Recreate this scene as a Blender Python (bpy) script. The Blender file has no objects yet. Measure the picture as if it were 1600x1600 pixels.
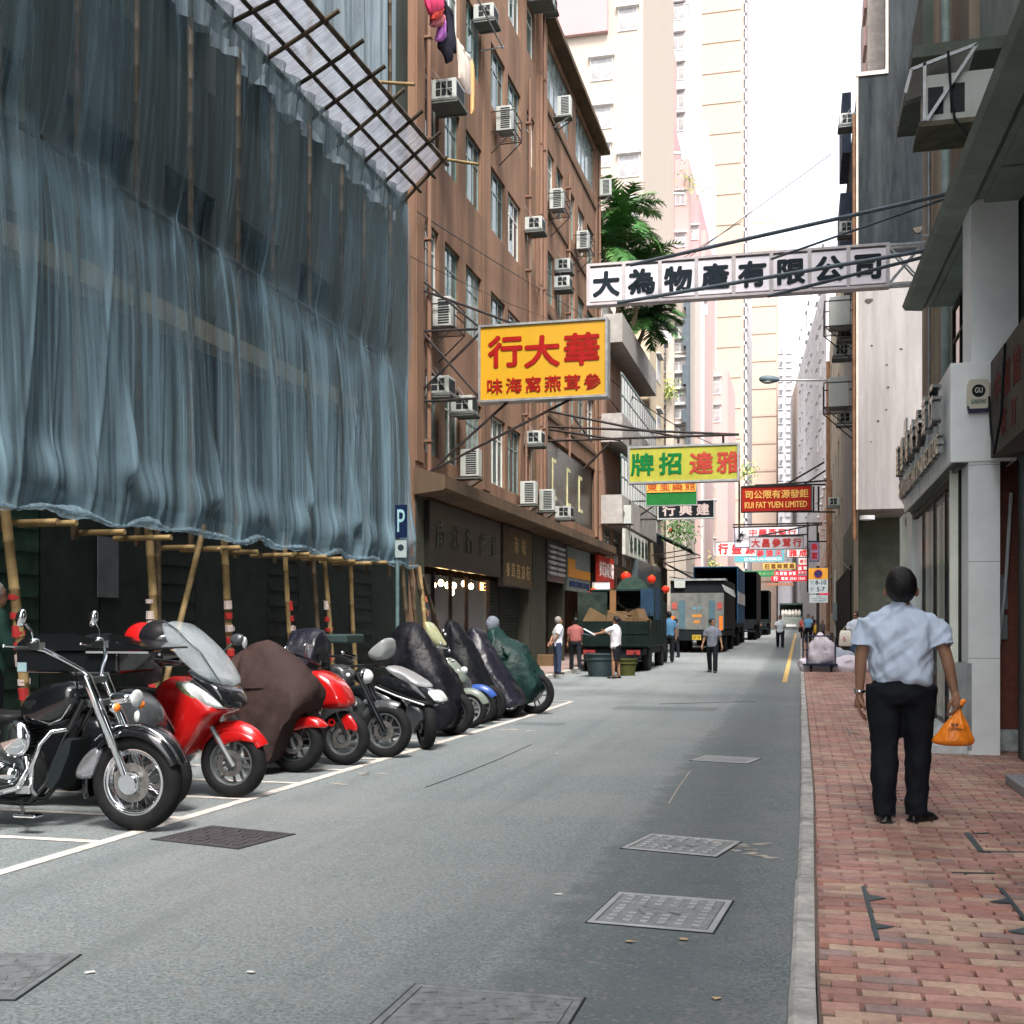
import bpy, math, random
from mathutils import Vector, Matrix, noise
R = math.radians
random.seed(7)
scene = bpy.context.scene
COL = scene.collection
V = Vector

# ---------------------------------------------------------------- survey of the street
# x across the street (0 = right kerb), y along it, z up.  The photograph was measured with these rays.
F_, VX_, YH_, EYE = 1800.0, 1250.0, 976.0, 1.4
_t = (VX_ - 800) / F_
_n = math.hypot(1, _t)
SN, CS = _t / _n, 1 / _n
def _ray(px, py):
    u = (px - 800) / F_; v = (YH_ - py) / F_
    return (-SN + CS * u, CS + SN * u, v)
def pX(px, py, X):
    r = _ray(px, py); k = X / r[0]; return V((X, k * r[1], EYE + k * r[2]))
def pY(px, py, Y):
    r = _ray(px, py); k = Y / r[1]; return V((k * r[0], Y, EYE + k * r[2]))
def pZ(px, py, Z=0.0):
    r = _ray(px, py); k = (Z - EYE) / r[2]; return V((k * r[0], k * r[1], Z))
def ground(y):                       # the street climbs gently further on
    if y < 28: return 0.0
    if y < 70: return 0.010 * (y - 28)
    return 0.42 + 0.0044 * (y - 70)

# ---------------------------------------------------------------- materials
MATS = {}
def nt(m):
    m.use_nodes = True
    return m.node_tree.nodes, m.node_tree.links
def mat(name, col, rough=0.6, metal=0.0, var=0.12, scale=4.0, bump=0.0, bscale=40.0, dirt=None, dscale=1.2, damt=0.0,
        streak=False, coat=0.0, alpha=1.0, trans=0.0, emit=None, estr=0.0, ior=1.45, rvar=0.1, spec=None, attr=None):
    if spec is None: spec = .14 if rough >= .4 else .5
    if name in MATS: return MATS[name]
    m = bpy.data.materials.new(name); N, L = nt(m)
    b = N['Principled BSDF']
    tc = N.new('ShaderNodeTexCoord'); mp = N.new('ShaderNodeMapping')
    L.new(tc.outputs['Object'], mp.inputs[0])
    mp.inputs['Scale'].default_value = (1, 1, 0.12) if streak else (1, 1, 1)
    c4 = (*col, 1)
    n1 = N.new('ShaderNodeTexNoise'); n1.inputs['Scale'].default_value = scale; n1.inputs['Detail'].default_value = 6
    n1.inputs['Roughness'].default_value = 0.65
    L.new(mp.outputs[0], n1.inputs['Vector'])
    rp = N.new('ShaderNodeValToRGB')
    rp.color_ramp.elements[0].position = 0.3; rp.color_ramp.elements[1].position = 0.7
    rp.color_ramp.elements[0].color = (*[max(0, c * (1 - var)) for c in col], 1)
    rp.color_ramp.elements[1].color = (*[min(1, c * (1 + var)) for c in col], 1)
    L.new(n1.outputs[0], rp.inputs[0])
    out = rp.outputs[0]
    if damt > 0:
        n2 = N.new('ShaderNodeTexNoise'); n2.inputs['Scale'].default_value = dscale; n2.inputs['Detail'].default_value = 9
        n2.inputs['Roughness'].default_value = 0.7
        L.new(mp.outputs[0], n2.inputs['Vector'])
        r2 = N.new('ShaderNodeValToRGB'); r2.color_ramp.elements[0].position = 0.42; r2.color_ramp.elements[1].position = 0.68
        r2.color_ramp.elements[0].color = (0, 0, 0, 1); r2.color_ramp.elements[1].color = (damt, damt, damt, 1)
        L.new(n2.outputs[0], r2.inputs[0])
        mx = N.new('ShaderNodeMix'); mx.data_type = 'RGBA'
        L.new(r2.outputs[0], mx.inputs[0]); L.new(out, mx.inputs[6]); mx.inputs[7].default_value = (*(dirt or (0.05, 0.045, 0.04)), 1)
        out = mx.outputs[2]
    L.new(out, b.inputs['Base Color'])
    if rvar > 0:
        mr = N.new('ShaderNodeMapRange'); mr.inputs[3].default_value = max(0.02, rough - rvar); mr.inputs[4].default_value = min(1, rough + rvar)
        L.new(n1.outputs[0], mr.inputs[0]); L.new(mr.outputs[0], b.inputs['Roughness'])
    else: b.inputs['Roughness'].default_value = rough
    b.inputs['Metallic'].default_value = metal
    b.inputs['Coat Weight'].default_value = coat; b.inputs['Coat Roughness'].default_value = 0.06
    b.inputs['Alpha'].default_value = alpha
    b.inputs['Transmission Weight'].default_value = trans
    b.inputs['IOR'].default_value = ior
    b.inputs['Specular IOR Level'].default_value = spec
    if emit:
        b.inputs['Emission Color'].default_value = (*emit, 1); b.inputs['Emission Strength'].default_value = estr
    if bump > 0:
        n3 = N.new('ShaderNodeTexNoise'); n3.inputs['Scale'].default_value = bscale; n3.inputs['Detail'].default_value = 5
        L.new(tc.outputs['Object'], n3.inputs['Vector'])
        bp = N.new('ShaderNodeBump'); bp.inputs['Strength'].default_value = bump; bp.inputs['Distance'].default_value = 0.02
        L.new(n3.outputs[0], bp.inputs['Height']); L.new(bp.outputs[0], b.inputs['Normal'])
    MATS[name] = m
    return m

# ---------------------------------------------------------------- object bookkeeping
def tag(o, label, cat, group=None, kind=None):
    if label: o['label'] = label
    if cat: o['category'] = cat
    if group: o['group'] = group
    if kind: o['kind'] = kind
    return o
def thing(name, label, cat, loc=(0, 0, 0), rz=0.0, group=None):
    o = bpy.data.objects.new(name, None); COL.objects.link(o)
    o.empty_display_size = 0.1
    o.location = loc; o.rotation_euler = (0, 0, rz)
    return tag(o, label, cat, group)
def wm(o):
    m = o.matrix_basis.copy(); p = o.parent
    while p is not None:
        m = p.matrix_basis @ m; p = p.parent
    return m
def dup(root, loc=None, rz=None, label=None, group=None, scale=None):
    r = root.copy(); COL.objects.link(r)
    if loc is not None: r.location = loc
    if rz is not None: r.rotation_euler = (0, 0, rz)
    if scale is not None: r.scale = scale
    if label: r['label'] = label
    if group: r['group'] = group
    def rec(src, dst):
        for ch in list(src.children):
            if ch is dst: continue
            c = ch.copy(); COL.objects.link(c); c.parent = dst
            rec(ch, c)
    rec(root, r)
    return r

_TXT = {}
def glyph(s, bold=0.0):
    k = s
    if k in _TXT: return _TXT[k]
    cu = bpy.data.curves.new('lettering', 'FONT'); cu.body = s; cu.size = 1.0; cu.resolution_u = 3; cu.offset = 0.0
    cu.fill_mode = 'FRONT'
    o = bpy.data.objects.new('lettering', cu); COL.objects.link(o)
    dg = bpy.context.evaluated_depsgraph_get()
    me = bpy.data.meshes.new_from_object(o.evaluated_get(dg))
    vs = [(v.co.x, v.co.y) for v in me.vertices]; fs = [tuple(p.vertices) for p in me.polygons]
    COL.objects.unlink(o); bpy.data.objects.remove(o); bpy.data.curves.remove(cu); bpy.data.meshes.remove(me)
    if vs:
        x0 = min(v[0] for v in vs); x1 = max(v[0] for v in vs); y0 = min(v[1] for v in vs); y1 = max(v[1] for v in vs)
    else: x0 = x1 = y0 = y1 = 0
    _TXT[k] = (vs, fs, x0, x1, y0, y1)
    return _TXT[k]

class MB:
    def __init__(s): s.v = []; s.f = []; s.mi = []; s.cur = 0; s.attr = None
    def add(s, vs, fs):
        o = len(s.v); s.v.extend(V(a) for a in vs)
        for f in fs: s.f.append(tuple(i + o for i in f)); s.mi.append(s.cur)
        return s
    def box(s, c, d, rot=None):
        x, y, z = d[0] / 2, d[1] / 2, d[2] / 2
        vs = [V((a, b, e)) for a in (-x, x) for b in (-y, y) for e in (-z, z)]
        if rot is not None:
            if isinstance(rot, (int, float)): rot = Matrix.Rotation(rot, 3, 'Z')
            vs = [rot @ v for v in vs]
        c = V(c); vs = [v + c for v in vs]
        return s.add(vs, [(0, 1, 3, 2), (4, 6, 7, 5), (0, 4, 5, 1), (2, 3, 7, 6), (0, 2, 6, 4), (1, 5, 7, 3)])
    def bx(s, x0, x1, y0, y1, z0, z1):
        return s.box(((x0 + x1) / 2, (y0 + y1) / 2, (z0 + z1) / 2), (abs(x1 - x0), abs(y1 - y0), abs(z1 - z0)))
    def bar(s, a, b, w, h=None):               # rectangular bar between two points
        a, b = V(a), V(b); h = h or w; d = b - a; L_ = d.length
        if L_ < 1e-6: return s
        q = d.to_track_quat('X', 'Z').to_matrix()
        return s.box((a + b) / 2, (L_, w, h), q)
    def tube(s, pts, r, n=8, cap=True, closed=False, sq=1.0):
        pts = [V(p) for p in pts]; m = len(pts)
        rs = r if isinstance(r, (list, tuple)) else [r] * m
        rings = []; nrm = None
        for i, p in enumerate(pts):
            if closed: d = pts[(i + 1) % m] - pts[i - 1]
            elif i == 0: d = pts[1] - p
            elif i == m - 1: d = p - pts[i - 1]
            else: d = pts[i + 1] - pts[i - 1]
            d = d.normalized() if d.length > 1e-9 else V((0, 0, 1))
            if nrm is None:
                nrm = d.orthogonal().normalized() if abs(d.z) > 0.95 else V((0, 0, 1)).cross(d).normalized()
            else:
                nrm = (nrm - d * nrm.dot(d))
                nrm = nrm.normalized() if nrm.length > 1e-6 else d.orthogonal().normalized()
            bn = d.cross(nrm)
            rings.append([p + nrm * (rs[i] * math.cos(2 * math.pi * k / n)) + bn * (rs[i] * sq * math.sin(2 * math.pi * k / n)) for k in range(n)])
        return s.loft(rings, cap and not closed, closed)
    def loft(s, rings, cap=True, closed=False):
        n = len(rings[0]); m = len(rings); vs = [p for r_ in rings for p in r_]; fs = []
        for i in range(m if closed else m - 1):
            a = i * n; b = ((i + 1) % m) * n
            for k in range(n):
                k2 = (k + 1) % n
                fs.append((a + k, a + k2, b + k2, b + k))
        if cap:
            fs.append(tuple(range(n - 1, -1, -1))); fs.append(tuple((m - 1) * n + k for k in range(n)))
        return s.add(vs, fs)
    def cyl(s, a, b, r, n=16, r2=None): return s.tube([a, b], [r, r if r2 is None else r2], n)
    def ell(s, c, rad, rot=None, nu=14, nv=9):
        vs = []; fs = []; c = V(c)
        if isinstance(rad, (int, float)): rad = (rad,) * 3
        for j in range(1, nv):
            th = math.pi * j / nv
            for i in range(nu):
                ph = 2 * math.pi * i / nu
                p = V((rad[0] * math.sin(th) * math.cos(ph), rad[1] * math.sin(th) * math.sin(ph), rad[2] * math.cos(th)))
                vs.append(p)
        vs.append(V((0, 0, rad[2]))); vs.append(V((0, 0, -rad[2]))); t = len(vs) - 2; b = len(vs) - 1
        if rot is not None: vs = [rot @ v for v in vs]
        vs = [v + c for v in vs]
        for j in range(nv - 2):
            for i in range(nu):
                i2 = (i + 1) % nu; fs.append((j * nu + i, (j + 1) * nu + i, (j + 1) * nu + i2, j * nu + i2))
        for i in range(nu):
            i2 = (i + 1) % nu; fs.append((t, i, i2)); fs.append((b, (nv - 2) * nu + i2, (nv - 2) * nu + i))
        return s.add(vs, fs)
    def torus(s, c, axis, Rr, r, nR=40, nr=10, sq=1.0, a0=0, a1=2 * math.pi):
        axis = V(axis).normalized(); u = axis.orthogonal().normalized()
        if abs(axis.z) < 0.9: u = V((0, 0, 1)).cross(axis).normalized()
        w = axis.cross(u); c = V(c); full = abs(a1 - a0 - 2 * math.pi) < 1e-6
        rings = []
        m = nR if full else nR + 1
        for i in range(m):
            a = a0 + (a1 - a0) * i / nR; d = u * math.cos(a) + w * math.sin(a)
            rings.append([c + d * (Rr + r * math.cos(2 * math.pi * k / nr)) + axis * (r * sq * math.sin(2 * math.pi * k / nr)) for k in range(nr)])
        return s.loft(rings, not full, full)
    def disc(s, c, axis, r, t, n=32, hole=0):
        axis = V(axis).normalized(); c = V(c)
        if hole <= 0: return s.cyl(c - axis * t / 2, c + axis * t / 2, r, n)
        u = axis.orthogonal().normalized(); w = axis.cross(u); rings = []
        for i in range(n):
            a = 2 * math.pi * i / n; d = u * math.cos(a) + w * math.sin(a)
            rings.append([c + d * hole - axis * t / 2, c + d * r - axis * t / 2, c + d * r + axis * t / 2, c + d * hole + axis * t / 2])
        return s.loft(rings, False, True)
    def prism(s, poly, ext):                    # polygon of 3-D points extruded by a vector
        poly = [V(p) for p in poly]; e = V(ext); n = len(poly)
        return s.add(poly + [p + e for p in poly], [tuple(range(n - 1, -1, -1)), tuple(range(n, 2 * n))] + [(i, (i + 1) % n, n + (i + 1) % n, n + i) for i in range(n)])
    def puff(s, prof, yc, w, lay=(( -1, .72), (-.8, .93), (-.35, 1), (.35, 1), (.8, .93), (1, .72)), org=None):   # side profile (x, z) swelled to width 2w
        cx = sum(p[0] for p in prof) / len(prof); cz = sum(p[1] for p in prof) / len(prof)
        if org: cx, cz = org
        rings = [[V((cx + (p[0] - cx) * k, yc + t * w, cz + (p[1] - cz) * k)) for p in prof] for t, k in lay]
        return s.loft(rings)
    def sheet(s, fn, nu, nv):
        vs = [V(fn(i / nu, j / nv)) for j in range(nv + 1) for i in range(nu + 1)]
        return s.add(vs, [(j * (nu + 1) + i, j * (nu + 1) + i + 1, (j + 1) * (nu + 1) + i + 1, (j + 1) * (nu + 1) + i) for j in range(nv) for i in range(nu)])
    def wall(s, o, u, v, n, U, W, holes, depth=0.22):    # wall plane with real openings and reveals; n points outwards
        o, u, v, n = V(o), V(u), V(v), V(n)
        us = sorted({0, U} | {round(h[0], 4) for h in holes} | {round(h[1], 4) for h in holes})
        vs_ = sorted({0, W} | {round(h[2], 4) for h in holes} | {round(h[3], 4) for h in holes})
        flip = u.cross(v).dot(n) < 0
        def q(a, b, c, d):
            pts = [a, b, c, d]
            if flip: pts = pts[::-1]
            s.add(pts, [(0, 1, 2, 3)])
        for i in range(len(us) - 1):
            for j in range(len(vs_) - 1):
                cu_, cv_ = (us[i] + us[i + 1]) / 2, (vs_[j] + vs_[j + 1]) / 2
                if any(h[0] < cu_ < h[1] and h[2] < cv_ < h[3] for h in holes): continue
                q(o + u * us[i] + v * vs_[j], o + u * us[i + 1] + v * vs_[j], o + u * us[i + 1] + v * vs_[j + 1], o + u * us[i] + v * vs_[j + 1])
        for a, b, c, d in holes:
            P = [o + u * a + v * c, o + u * b + v * c, o + u * b + v * d, o + u * a + v * d]; B = [p - n * depth for p in P]
            for i in range(4):
                k = (i + 1) % 4; q(P[i], B[i], B[k], P[k]) if True else None
            q(*B)
        return s
    def text(s, t, c, right, up, h, w=None, depth=0.01, bold=0.0, gap=None, vert=False):
        """lettering centred on c; Chinese characters are set one by one, other text as one string"""
        c, right, up = V(c), V(right).normalized(), V(up).normalized(); nrm = right.cross(up)
        cjk = any(ord(ch) > 0x2e00 for ch in t)
        items = []
        if cjk:
            g = gap or h * 1.1; n = len(t)
            for i, ch in enumerate(t):
                if ch == ' ': continue
                off = (i - (n - 1) / 2) * g
                items.append((ch, c + (up * -off if vert else right * off), h, w or h))
        else: items.append((t, c, h, w))
        for st, cc, hh, ww in items:
            vs, fs, x0, x1, y0, y1 = glyph(st, bold)
            if not vs: continue
            if cjk: x0, x1, y0, y1 = 0.0, 1.0, -0.12, 0.88
            sy = hh / (y1 - y0) if y1 > y0 else 1; sx = (ww / (x1 - x0)) if ww else sy
            mx, my = (x0 + x1) / 2, (y0 + y1) / 2
            a = [cc + right * ((x - mx) * sx) + up * ((y - my) * sy) for x, y in vs]
            n = len(a)
            bo = bold * hh
            if bold > .015:          # fatter strokes: the same glyph again, shifted a little, each on its own level
                for q, (dx, dy) in enumerate(((1, 0), (-1, 0), (0, 1), (0, -1), (.7, .7), (-.7, -.7), (.7, -.7), (-.7, .7))):
                    s.add([p + nrm * (depth - .0005 * (q + 1)) + right * dx * bo + up * dy * bo for p in a], fs)
            top = [p + nrm * depth for p in a]
            s.add(top, fs)
            cnt = {}
            for f in fs:
                for i in range(len(f)):
                    e = (f[i], f[(i + 1) % len(f)]); cnt[e] = 1
            sd = []
            for (i, j) in cnt:
                if (j, i) not in cnt: sd.append((i, i + n, j + n, j))
            s.add(top + [p - nrm * 0.002 for p in a], sd)
        return s
    def build(s, name, mats, parent=None, smooth=None, world=True, bevel=0, sub=0, xf=None):
        me = bpy.data.meshes.new(name)
        vs = s.v if xf is None else [xf @ v for v in s.v]
        loc = V((0, 0, 0))
        if parent is not None:
            if world:
                im = wm(parent).inverted(); vs = [im @ v for v in vs]
        elif vs and world:
            xs = [v.x for v in vs]; ys = [v.y for v in vs]; zs = [v.z for v in vs]
            loc = V(((min(xs) + max(xs)) / 2, (min(ys) + max(ys)) / 2, min(zs))); vs = [v - loc for v in vs]
        me.from_pydata([tuple(v) for v in vs], [], s.f)
        if not isinstance(mats, (list, tuple)): mats = [mats]
        for m in mats: me.materials.append(m)
        if len(mats) > 1: me.polygons.foreach_set('material_index', s.mi)
        if smooth is not None:
            me.polygons.foreach_set('use_smooth', [True] * len(me.polygons))
            if smooth < 179: me.set_sharp_from_angle(angle=R(smooth))
        me.update()
        o = bpy.data.objects.new(name, me); COL.objects.link(o)
        if parent is not None: o.parent = parent
        o.location = loc
        if sub:
            md = o.modifiers.new('sub', 'SUBSURF'); md.levels = sub; md.render_levels = sub
        if bevel:
            md = o.modifiers.new('bev', 'BEVEL'); md.width = bevel; md.segments = 2; md.limit_method = 'ANGLE'; md.angle_limit = R(40)
        return o
    def fused(s, voxel, it=4, noise_amp=0.0, fn=None):
        """one continuous surface grown over everything added so far"""
        me = bpy.data.meshes.new('tmp'); me.from_pydata([tuple(v) for v in s.v], [], s.f)
        o = bpy.data.objects.new('tmp', me); COL.objects.link(o)
        md = o.modifiers.new('r', 'REMESH'); md.mode = 'VOXEL'; md.voxel_size = voxel
        if it:
            sm = o.modifiers.new('s', 'SMOOTH'); sm.factor = 0.5; sm.iterations = it
        dg = bpy.context.evaluated_depsgraph_get()
        e = bpy.data.meshes.new_from_object(o.evaluated_get(dg))
        out = MB(); out.v = [v.co.copy() for v in e.vertices]; out.f = [tuple(p.vertices) for p in e.polygons]; out.mi = [0] * len(out.f)
        if fn: out.v = [fn(v.co.copy(), v.normal.copy()) for v in e.vertices]
        COL.objects.unlink(o); bpy.data.objects.remove(o); bpy.data.meshes.remove(me); bpy.data.meshes.remove(e)
        return out

UP = V((0, 0, 1)); XA = V((1, 0, 0)); YA = V((0, 1, 0))
# ---------------------------------------------------------------- camera
cam = bpy.data.cameras.new('camera'); co = bpy.data.objects.new('camera', cam); COL.objects.link(co)
cam.sensor_width = 36; cam.lens = 36 * F_ / 1600; cam.shift_y = (YH_ - 800) / 1600
co.location = (0, 0, EYE); co.rotation_euler = (R(90), 0, math.atan(_t)); cam.clip_end = 2000; cam.clip_start = 0.05
scene.camera = co
# ---------------------------------------------------------------- light
SUN_EL, SUN_AZ = R(58), R(158)      # azimuth clockwise from +y (down the street)
world = bpy.data.worlds.new('World'); scene.world = world; world.use_nodes = True
N, L = world.node_tree.nodes, world.node_tree.links
bg = N['Background']; sky = N.new('ShaderNodeTexSky'); sky.sky_type = 'NISHITA'; sky.sun_disc = False
sky.sun_elevation = SUN_EL; sky.sun_rotation = SUN_AZ; sky.air_density = 1.0; sky.dust_density = 4.0; sky.ozone_density = 1.0
hs = N.new('ShaderNodeHueSaturation'); hs.inputs['Saturation'].default_value = 0.32; hs.inputs['Value'].default_value = 1.0
L.new(sky.outputs[0], hs.inputs['Color']); L.new(hs.outputs[0], bg.inputs[0]); bg.inputs[1].default_value = 0.15
sd = bpy.data.lights.new('sun', 'SUN'); sd.energy = 1.5; sd.angle = R(14); sd.color = (1.0, 0.93, 0.86)
so = bpy.data.objects.new('sun', sd); COL.objects.link(so)
sdir = V((math.sin(SUN_AZ) * math.cos(SUN_EL), math.cos(SUN_AZ) * math.cos(SUN_EL), math.sin(SUN_EL)))
so.rotation_euler = sdir.to_track_quat('Z', 'Y').to_euler(); so.location = (0, -10, 60)
scene.view_settings.view_transform = 'Standard'; scene.view_settings.look = 'None'
scene.view_settings.exposure = 1.95; scene.view_settings.gamma = 1.0
try:
    scene.cycles.use_denoising = True; scene.cycles.max_bounces = 6; scene.cycles.transparent_max_bounces = 16
    scene.cycles.diffuse_bounces = 3; scene.cycles.glossy_bounces = 3; scene.cycles.transmission_bounces = 4
    scene.cycles.sample_clamp_indirect = 6
except Exception: pass

# ---------------------------------------------------------------- materials used all over
black = mat('black_plastic', (0.012, 0.014, 0.016), 0.45, var=0.3)
dkmetal = mat('dark_painted_metal', (0.02, 0.022, 0.025), 0.5, var=0.4, scale=9, damt=0.5, dirt=(0.09, 0.045, 0.025), dscale=5)
galv = mat('grey_metal', (0.32, 0.34, 0.35), 0.4, metal=0.6, var=0.15, scale=10, damt=0.4, dirt=(0.14, 0.09, 0.06), dscale=6)
chrome = mat('chrome', (0.75, 0.77, 0.8), 0.08, metal=1.0, var=0.03, rvar=0.04)
rubber = mat('rubber', (0.014, 0.014, 0.015), 0.72, var=0.25, scale=14)
whitep = mat('white_paint', (0.62, 0.62, 0.6), 0.6, var=0.06, damt=0.35, dirt=(0.3, 0.29, 0.26), dscale=3)
dkglass = mat('window_glass', (0.03, 0.045, 0.045), 0.09, var=0.6, scale=1.5, spec=0.8, rvar=0.05)

# asphalt
def asphalt():
    m = bpy.data.materials.new('asphalt'); N, L = nt(m); b = N['Principled BSDF']
    tc = N.new('ShaderNodeTexCoord')
    def noise_(sc, det=5, rgh=0.6, mp=None):
        n = N.new('ShaderNodeTexNoise'); n.inputs['Scale'].default_value = sc; n.inputs['Detail'].default_value = det; n.inputs['Roughness'].default_value = rgh
        L.new(mp or tc.outputs['Object'], n.inputs['Vector']); return n
    def ramp(src, a, b_, ca, cb):
        r = N.new('ShaderNodeValToRGB'); r.color_ramp.elements[0].position = a; r.color_ramp.elements[1].position = b_
        r.color_ramp.elements[0].color = (*ca, 1); r.color_ramp.elements[1].color = (*cb, 1); L.new(src, r.inputs[0]); return r.outputs[0]
    def mix(f, a, b_, t='MIX'):
        x = N.new('ShaderNodeMix'); x.data_type = 'RGBA'; x.blend_type = t
        if isinstance(f, (int, float)): x.inputs[0].default_value = f
        else: L.new(f, x.inputs[0])
        for k, s_ in ((6, a), (7, b_)):
            if isinstance(s_, tuple): x.inputs[k].default_value = (*s_, 1)
            else: L.new(s_, x.inputs[k])
        return x.outputs[2]
    vo = N.new('ShaderNodeTexVoronoi'); vo.inputs['Scale'].default_value = 85; L.new(tc.outputs['Object'], vo.inputs['Vector'])
    sep = N.new('ShaderNodeSeparateColor'); L.new(vo.outputs['Color'], sep.inputs[0])
    c = ramp(sep.outputs[0], 0.0, 1.0, (0.031, 0.055, 0.060), (0.290, 0.326, 0.333))
    fine = noise_(55, 6, 0.8)
    c = mix(0.5, c, ramp(fine.outputs[0], 0.40, 0.60, (0.053, 0.086, 0.092), (0.279, 0.297, 0.299)))
    mid = noise_(4, 6, 0.7); c = mix(ramp(mid.outputs[0], 0.4, 0.7, (0, 0, 0), (0.5, 0.5, 0.5)), c, (0.179, 0.193, 0.197))
    st = N.new('ShaderNodeMapping'); st.inputs['Scale'].default_value = (1.6, 0.07, 1); L.new(tc.outputs['Object'], st.inputs[0])
    lane = noise_(1.0, 7, 0.65, st.outputs[0])
    c = mix(ramp(lane.outputs[0], 0.5, 0.64, (0, 0, 0), (0.5, 0.5, 0.5)), c, (0.101, 0.123, 0.128))
    big = noise_(0.45, 5); c = mix(ramp(big.outputs[0], 0.45, 0.7, (0, 0, 0), (0.45, 0.45, 0.45)), c, (0.255, 0.252, 0.244))
    sxyz = N.new('ShaderNodeSeparateXYZ'); L.new(tc.outputs['Object'], sxyz.inputs[0])
    wob = N.new('ShaderNodeMath'); wob.operation = 'MULTIPLY_ADD'; L.new(mid.outputs[0], wob.inputs[0]); wob.inputs[1].default_value = .9; L.new(sxyz.outputs[0], wob.inputs[2])
    tr_ = N.new('ShaderNodeValToRGB'); tr_.color_ramp.elements[0].position = 0; tr_.color_ramp.elements[1].position = 1
    mrx = N.new('ShaderNodeMapRange'); mrx.inputs[1].default_value = -.75; mrx.inputs[2].default_value = .35; L.new(wob.outputs[0], mrx.inputs[0])
    e_ = tr_.color_ramp; e_.elements[0].color = (0, 0, 0, 1); e_.elements[1].color = (.15, .15, .15, 1)
    for pp, vv in ((.15, .5), (.5, .6), (.8, .4)):
        q_ = e_.elements.new(pp); q_.color = (vv, vv, vv, 1)
    L.new(mrx.outputs[0], tr_.inputs[0]); c = mix(tr_.outputs[0], c, (0.058, 0.077, 0.083))
    # pale chippings
    v2 = N.new('ShaderNodeTexVoronoi'); v2.inputs['Scale'].default_value = 48; L.new(tc.outputs['Object'], v2.inputs['Vector'])
    s2 = N.new('ShaderNodeSeparateColor'); L.new(v2.outputs['Color'], s2.inputs[0])
    c = mix(ramp(s2.outputs[1], 0.93, 0.96, (0, 0, 0), (0.6, 0.6, 0.6)), c, (0.211, 0.194, 0.176))
    L.new(c, b.inputs['Base Color']); b.inputs['Roughness'].default_value = 0.8
    bp = N.new('ShaderNodeBump'); bp.inputs['Strength'].default_value = 0.55; bp.inputs['Distance'].default_value = 0.012
    L.new(fine.outputs[0], bp.inputs['Height']); L.new(bp.outputs[0], b.inputs['Normal'])
    return m
asph = asphalt()
roadwhite = mat('road_marking_white', (0.62, 0.57, 0.52), 0.7, var=0.12, scale=12, damt=0.75, dirt=(0.22, 0.22, 0.21), dscale=9)
roadyellow = mat('road_marking_yellow', (0.62, 0.40, 0.12), 0.7, var=0.15, scale=10, damt=0.8, dirt=(0.3, 0.24, 0.15), dscale=6)
kerbm = mat('kerb_concrete', (0.48, 0.46, 0.43), 0.8, var=0.25, scale=14, damt=0.85, dirt=(0.16, 0.17, 0.17), dscale=4, bump=0.35, bscale=30)
YS = [-30, 0, 6, 12, 20, 28, 34, 42, 50, 60, 70, 90, 120, 160, 200, 245]
def strip(mb, xa, xb, dz=0.0, ys=YS):
    """a sheet that follows the street's climb; xa, xb may be functions of y"""
    fa = xa if callable(xa) else (lambda y: xa); fb = xb if callable(xb) else (lambda y: xb)
    vs = []; fs = []
    for y in ys: vs += [V((fa(y), y, ground(y) + dz)), V((fb(y), y, ground(y) + dz))]
    for i in range(len(ys) - 1): fs.append((2 * i, 2 * i + 1, 2 * i + 3, 2 * i + 2))
    return mb.add(vs, fs)
# terrain below everything
m_ = MB(); m_.sheet(lambda u, v: (-220 + 440 * u, -60 + 520 * v, ground(-60 + 520 * v) - 0.03 if -60 + 520 * v < 240 else 1.1), 1, 52)
tag(m_.build('ground', mat('ground_dirt', (0.16, 0.16, 0.15), 0.9)), None, None, kind='structure')
m_ = MB(); strip(m_, -6.4, 0.3, 0.0)
tag(m_.build('road', asph, world=False), None, None, kind='structure')
# kerbs (stones with joints), right and left
def kx(y):
    if y < 4.2: return -0.045
    if y < 6.5: return -0.045 + (y - 4.2) / 2.3 * 0.02
    if y < 9: return -0.025 + (y - 6.5) / 2.5 * 0.025
    return 0.0
def kerb(name, fx, w, y0, y1, z=0.12):
    mb = MB(); y = y0; k = 0
    while y < y1:
        ln = 0.92; g = 0.012
        a, b = fx(y), fx(y + ln); z0 = ground(y); z1 = ground(y + ln); jz = random.uniform(-.004, .004); jx = random.uniform(-.006, .006)
        s = 1 if w > 0 else -1
        ringA = [(a + jx, y + g, z0 - .05), (a + jx + s * .012, y + g, z0 + z - .015 + jz), (a + jx + s * .03, y + g, z0 + z + jz), (a + w, y + g, z0 + z + jz), (a + w, y + g, z0 - .05)]
        ringB = [(b + jx, y + ln, z1 - .05), (b + jx + s * .012, y + ln, z1 + z - .015 + jz), (b + jx + s * .03, y + ln, z1 + z + jz), (b + w, y + ln, z1 + z + jz), (b + w, y + ln, z1 - .05)]
        mb.loft([[V(p) for p in ringA], [V(p) for p in ringB]]); y += ln + 0.005 if y < 60 else ln
    tag(mb.build(name, kerbm, world=False), None, None, kind='structure')
kerb('kerb', kx, 0.098, -6, 200)
kerb('kerb', lambda y: -6.15, -0.14, -6, 200)
# left pavement
pavl = mat('left_paving', (0.27, 0.20, 0.18), 0.8, var=0.2, scale=6, damt=0.5, dirt=(0.13, 0.11, 0.1), bump=0.2)
m_ = MB(); strip(m_, -11, -6.28, 0.118); tag(m_.build('left_pavement', pavl, world=False), None, None, kind='structure')
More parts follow.
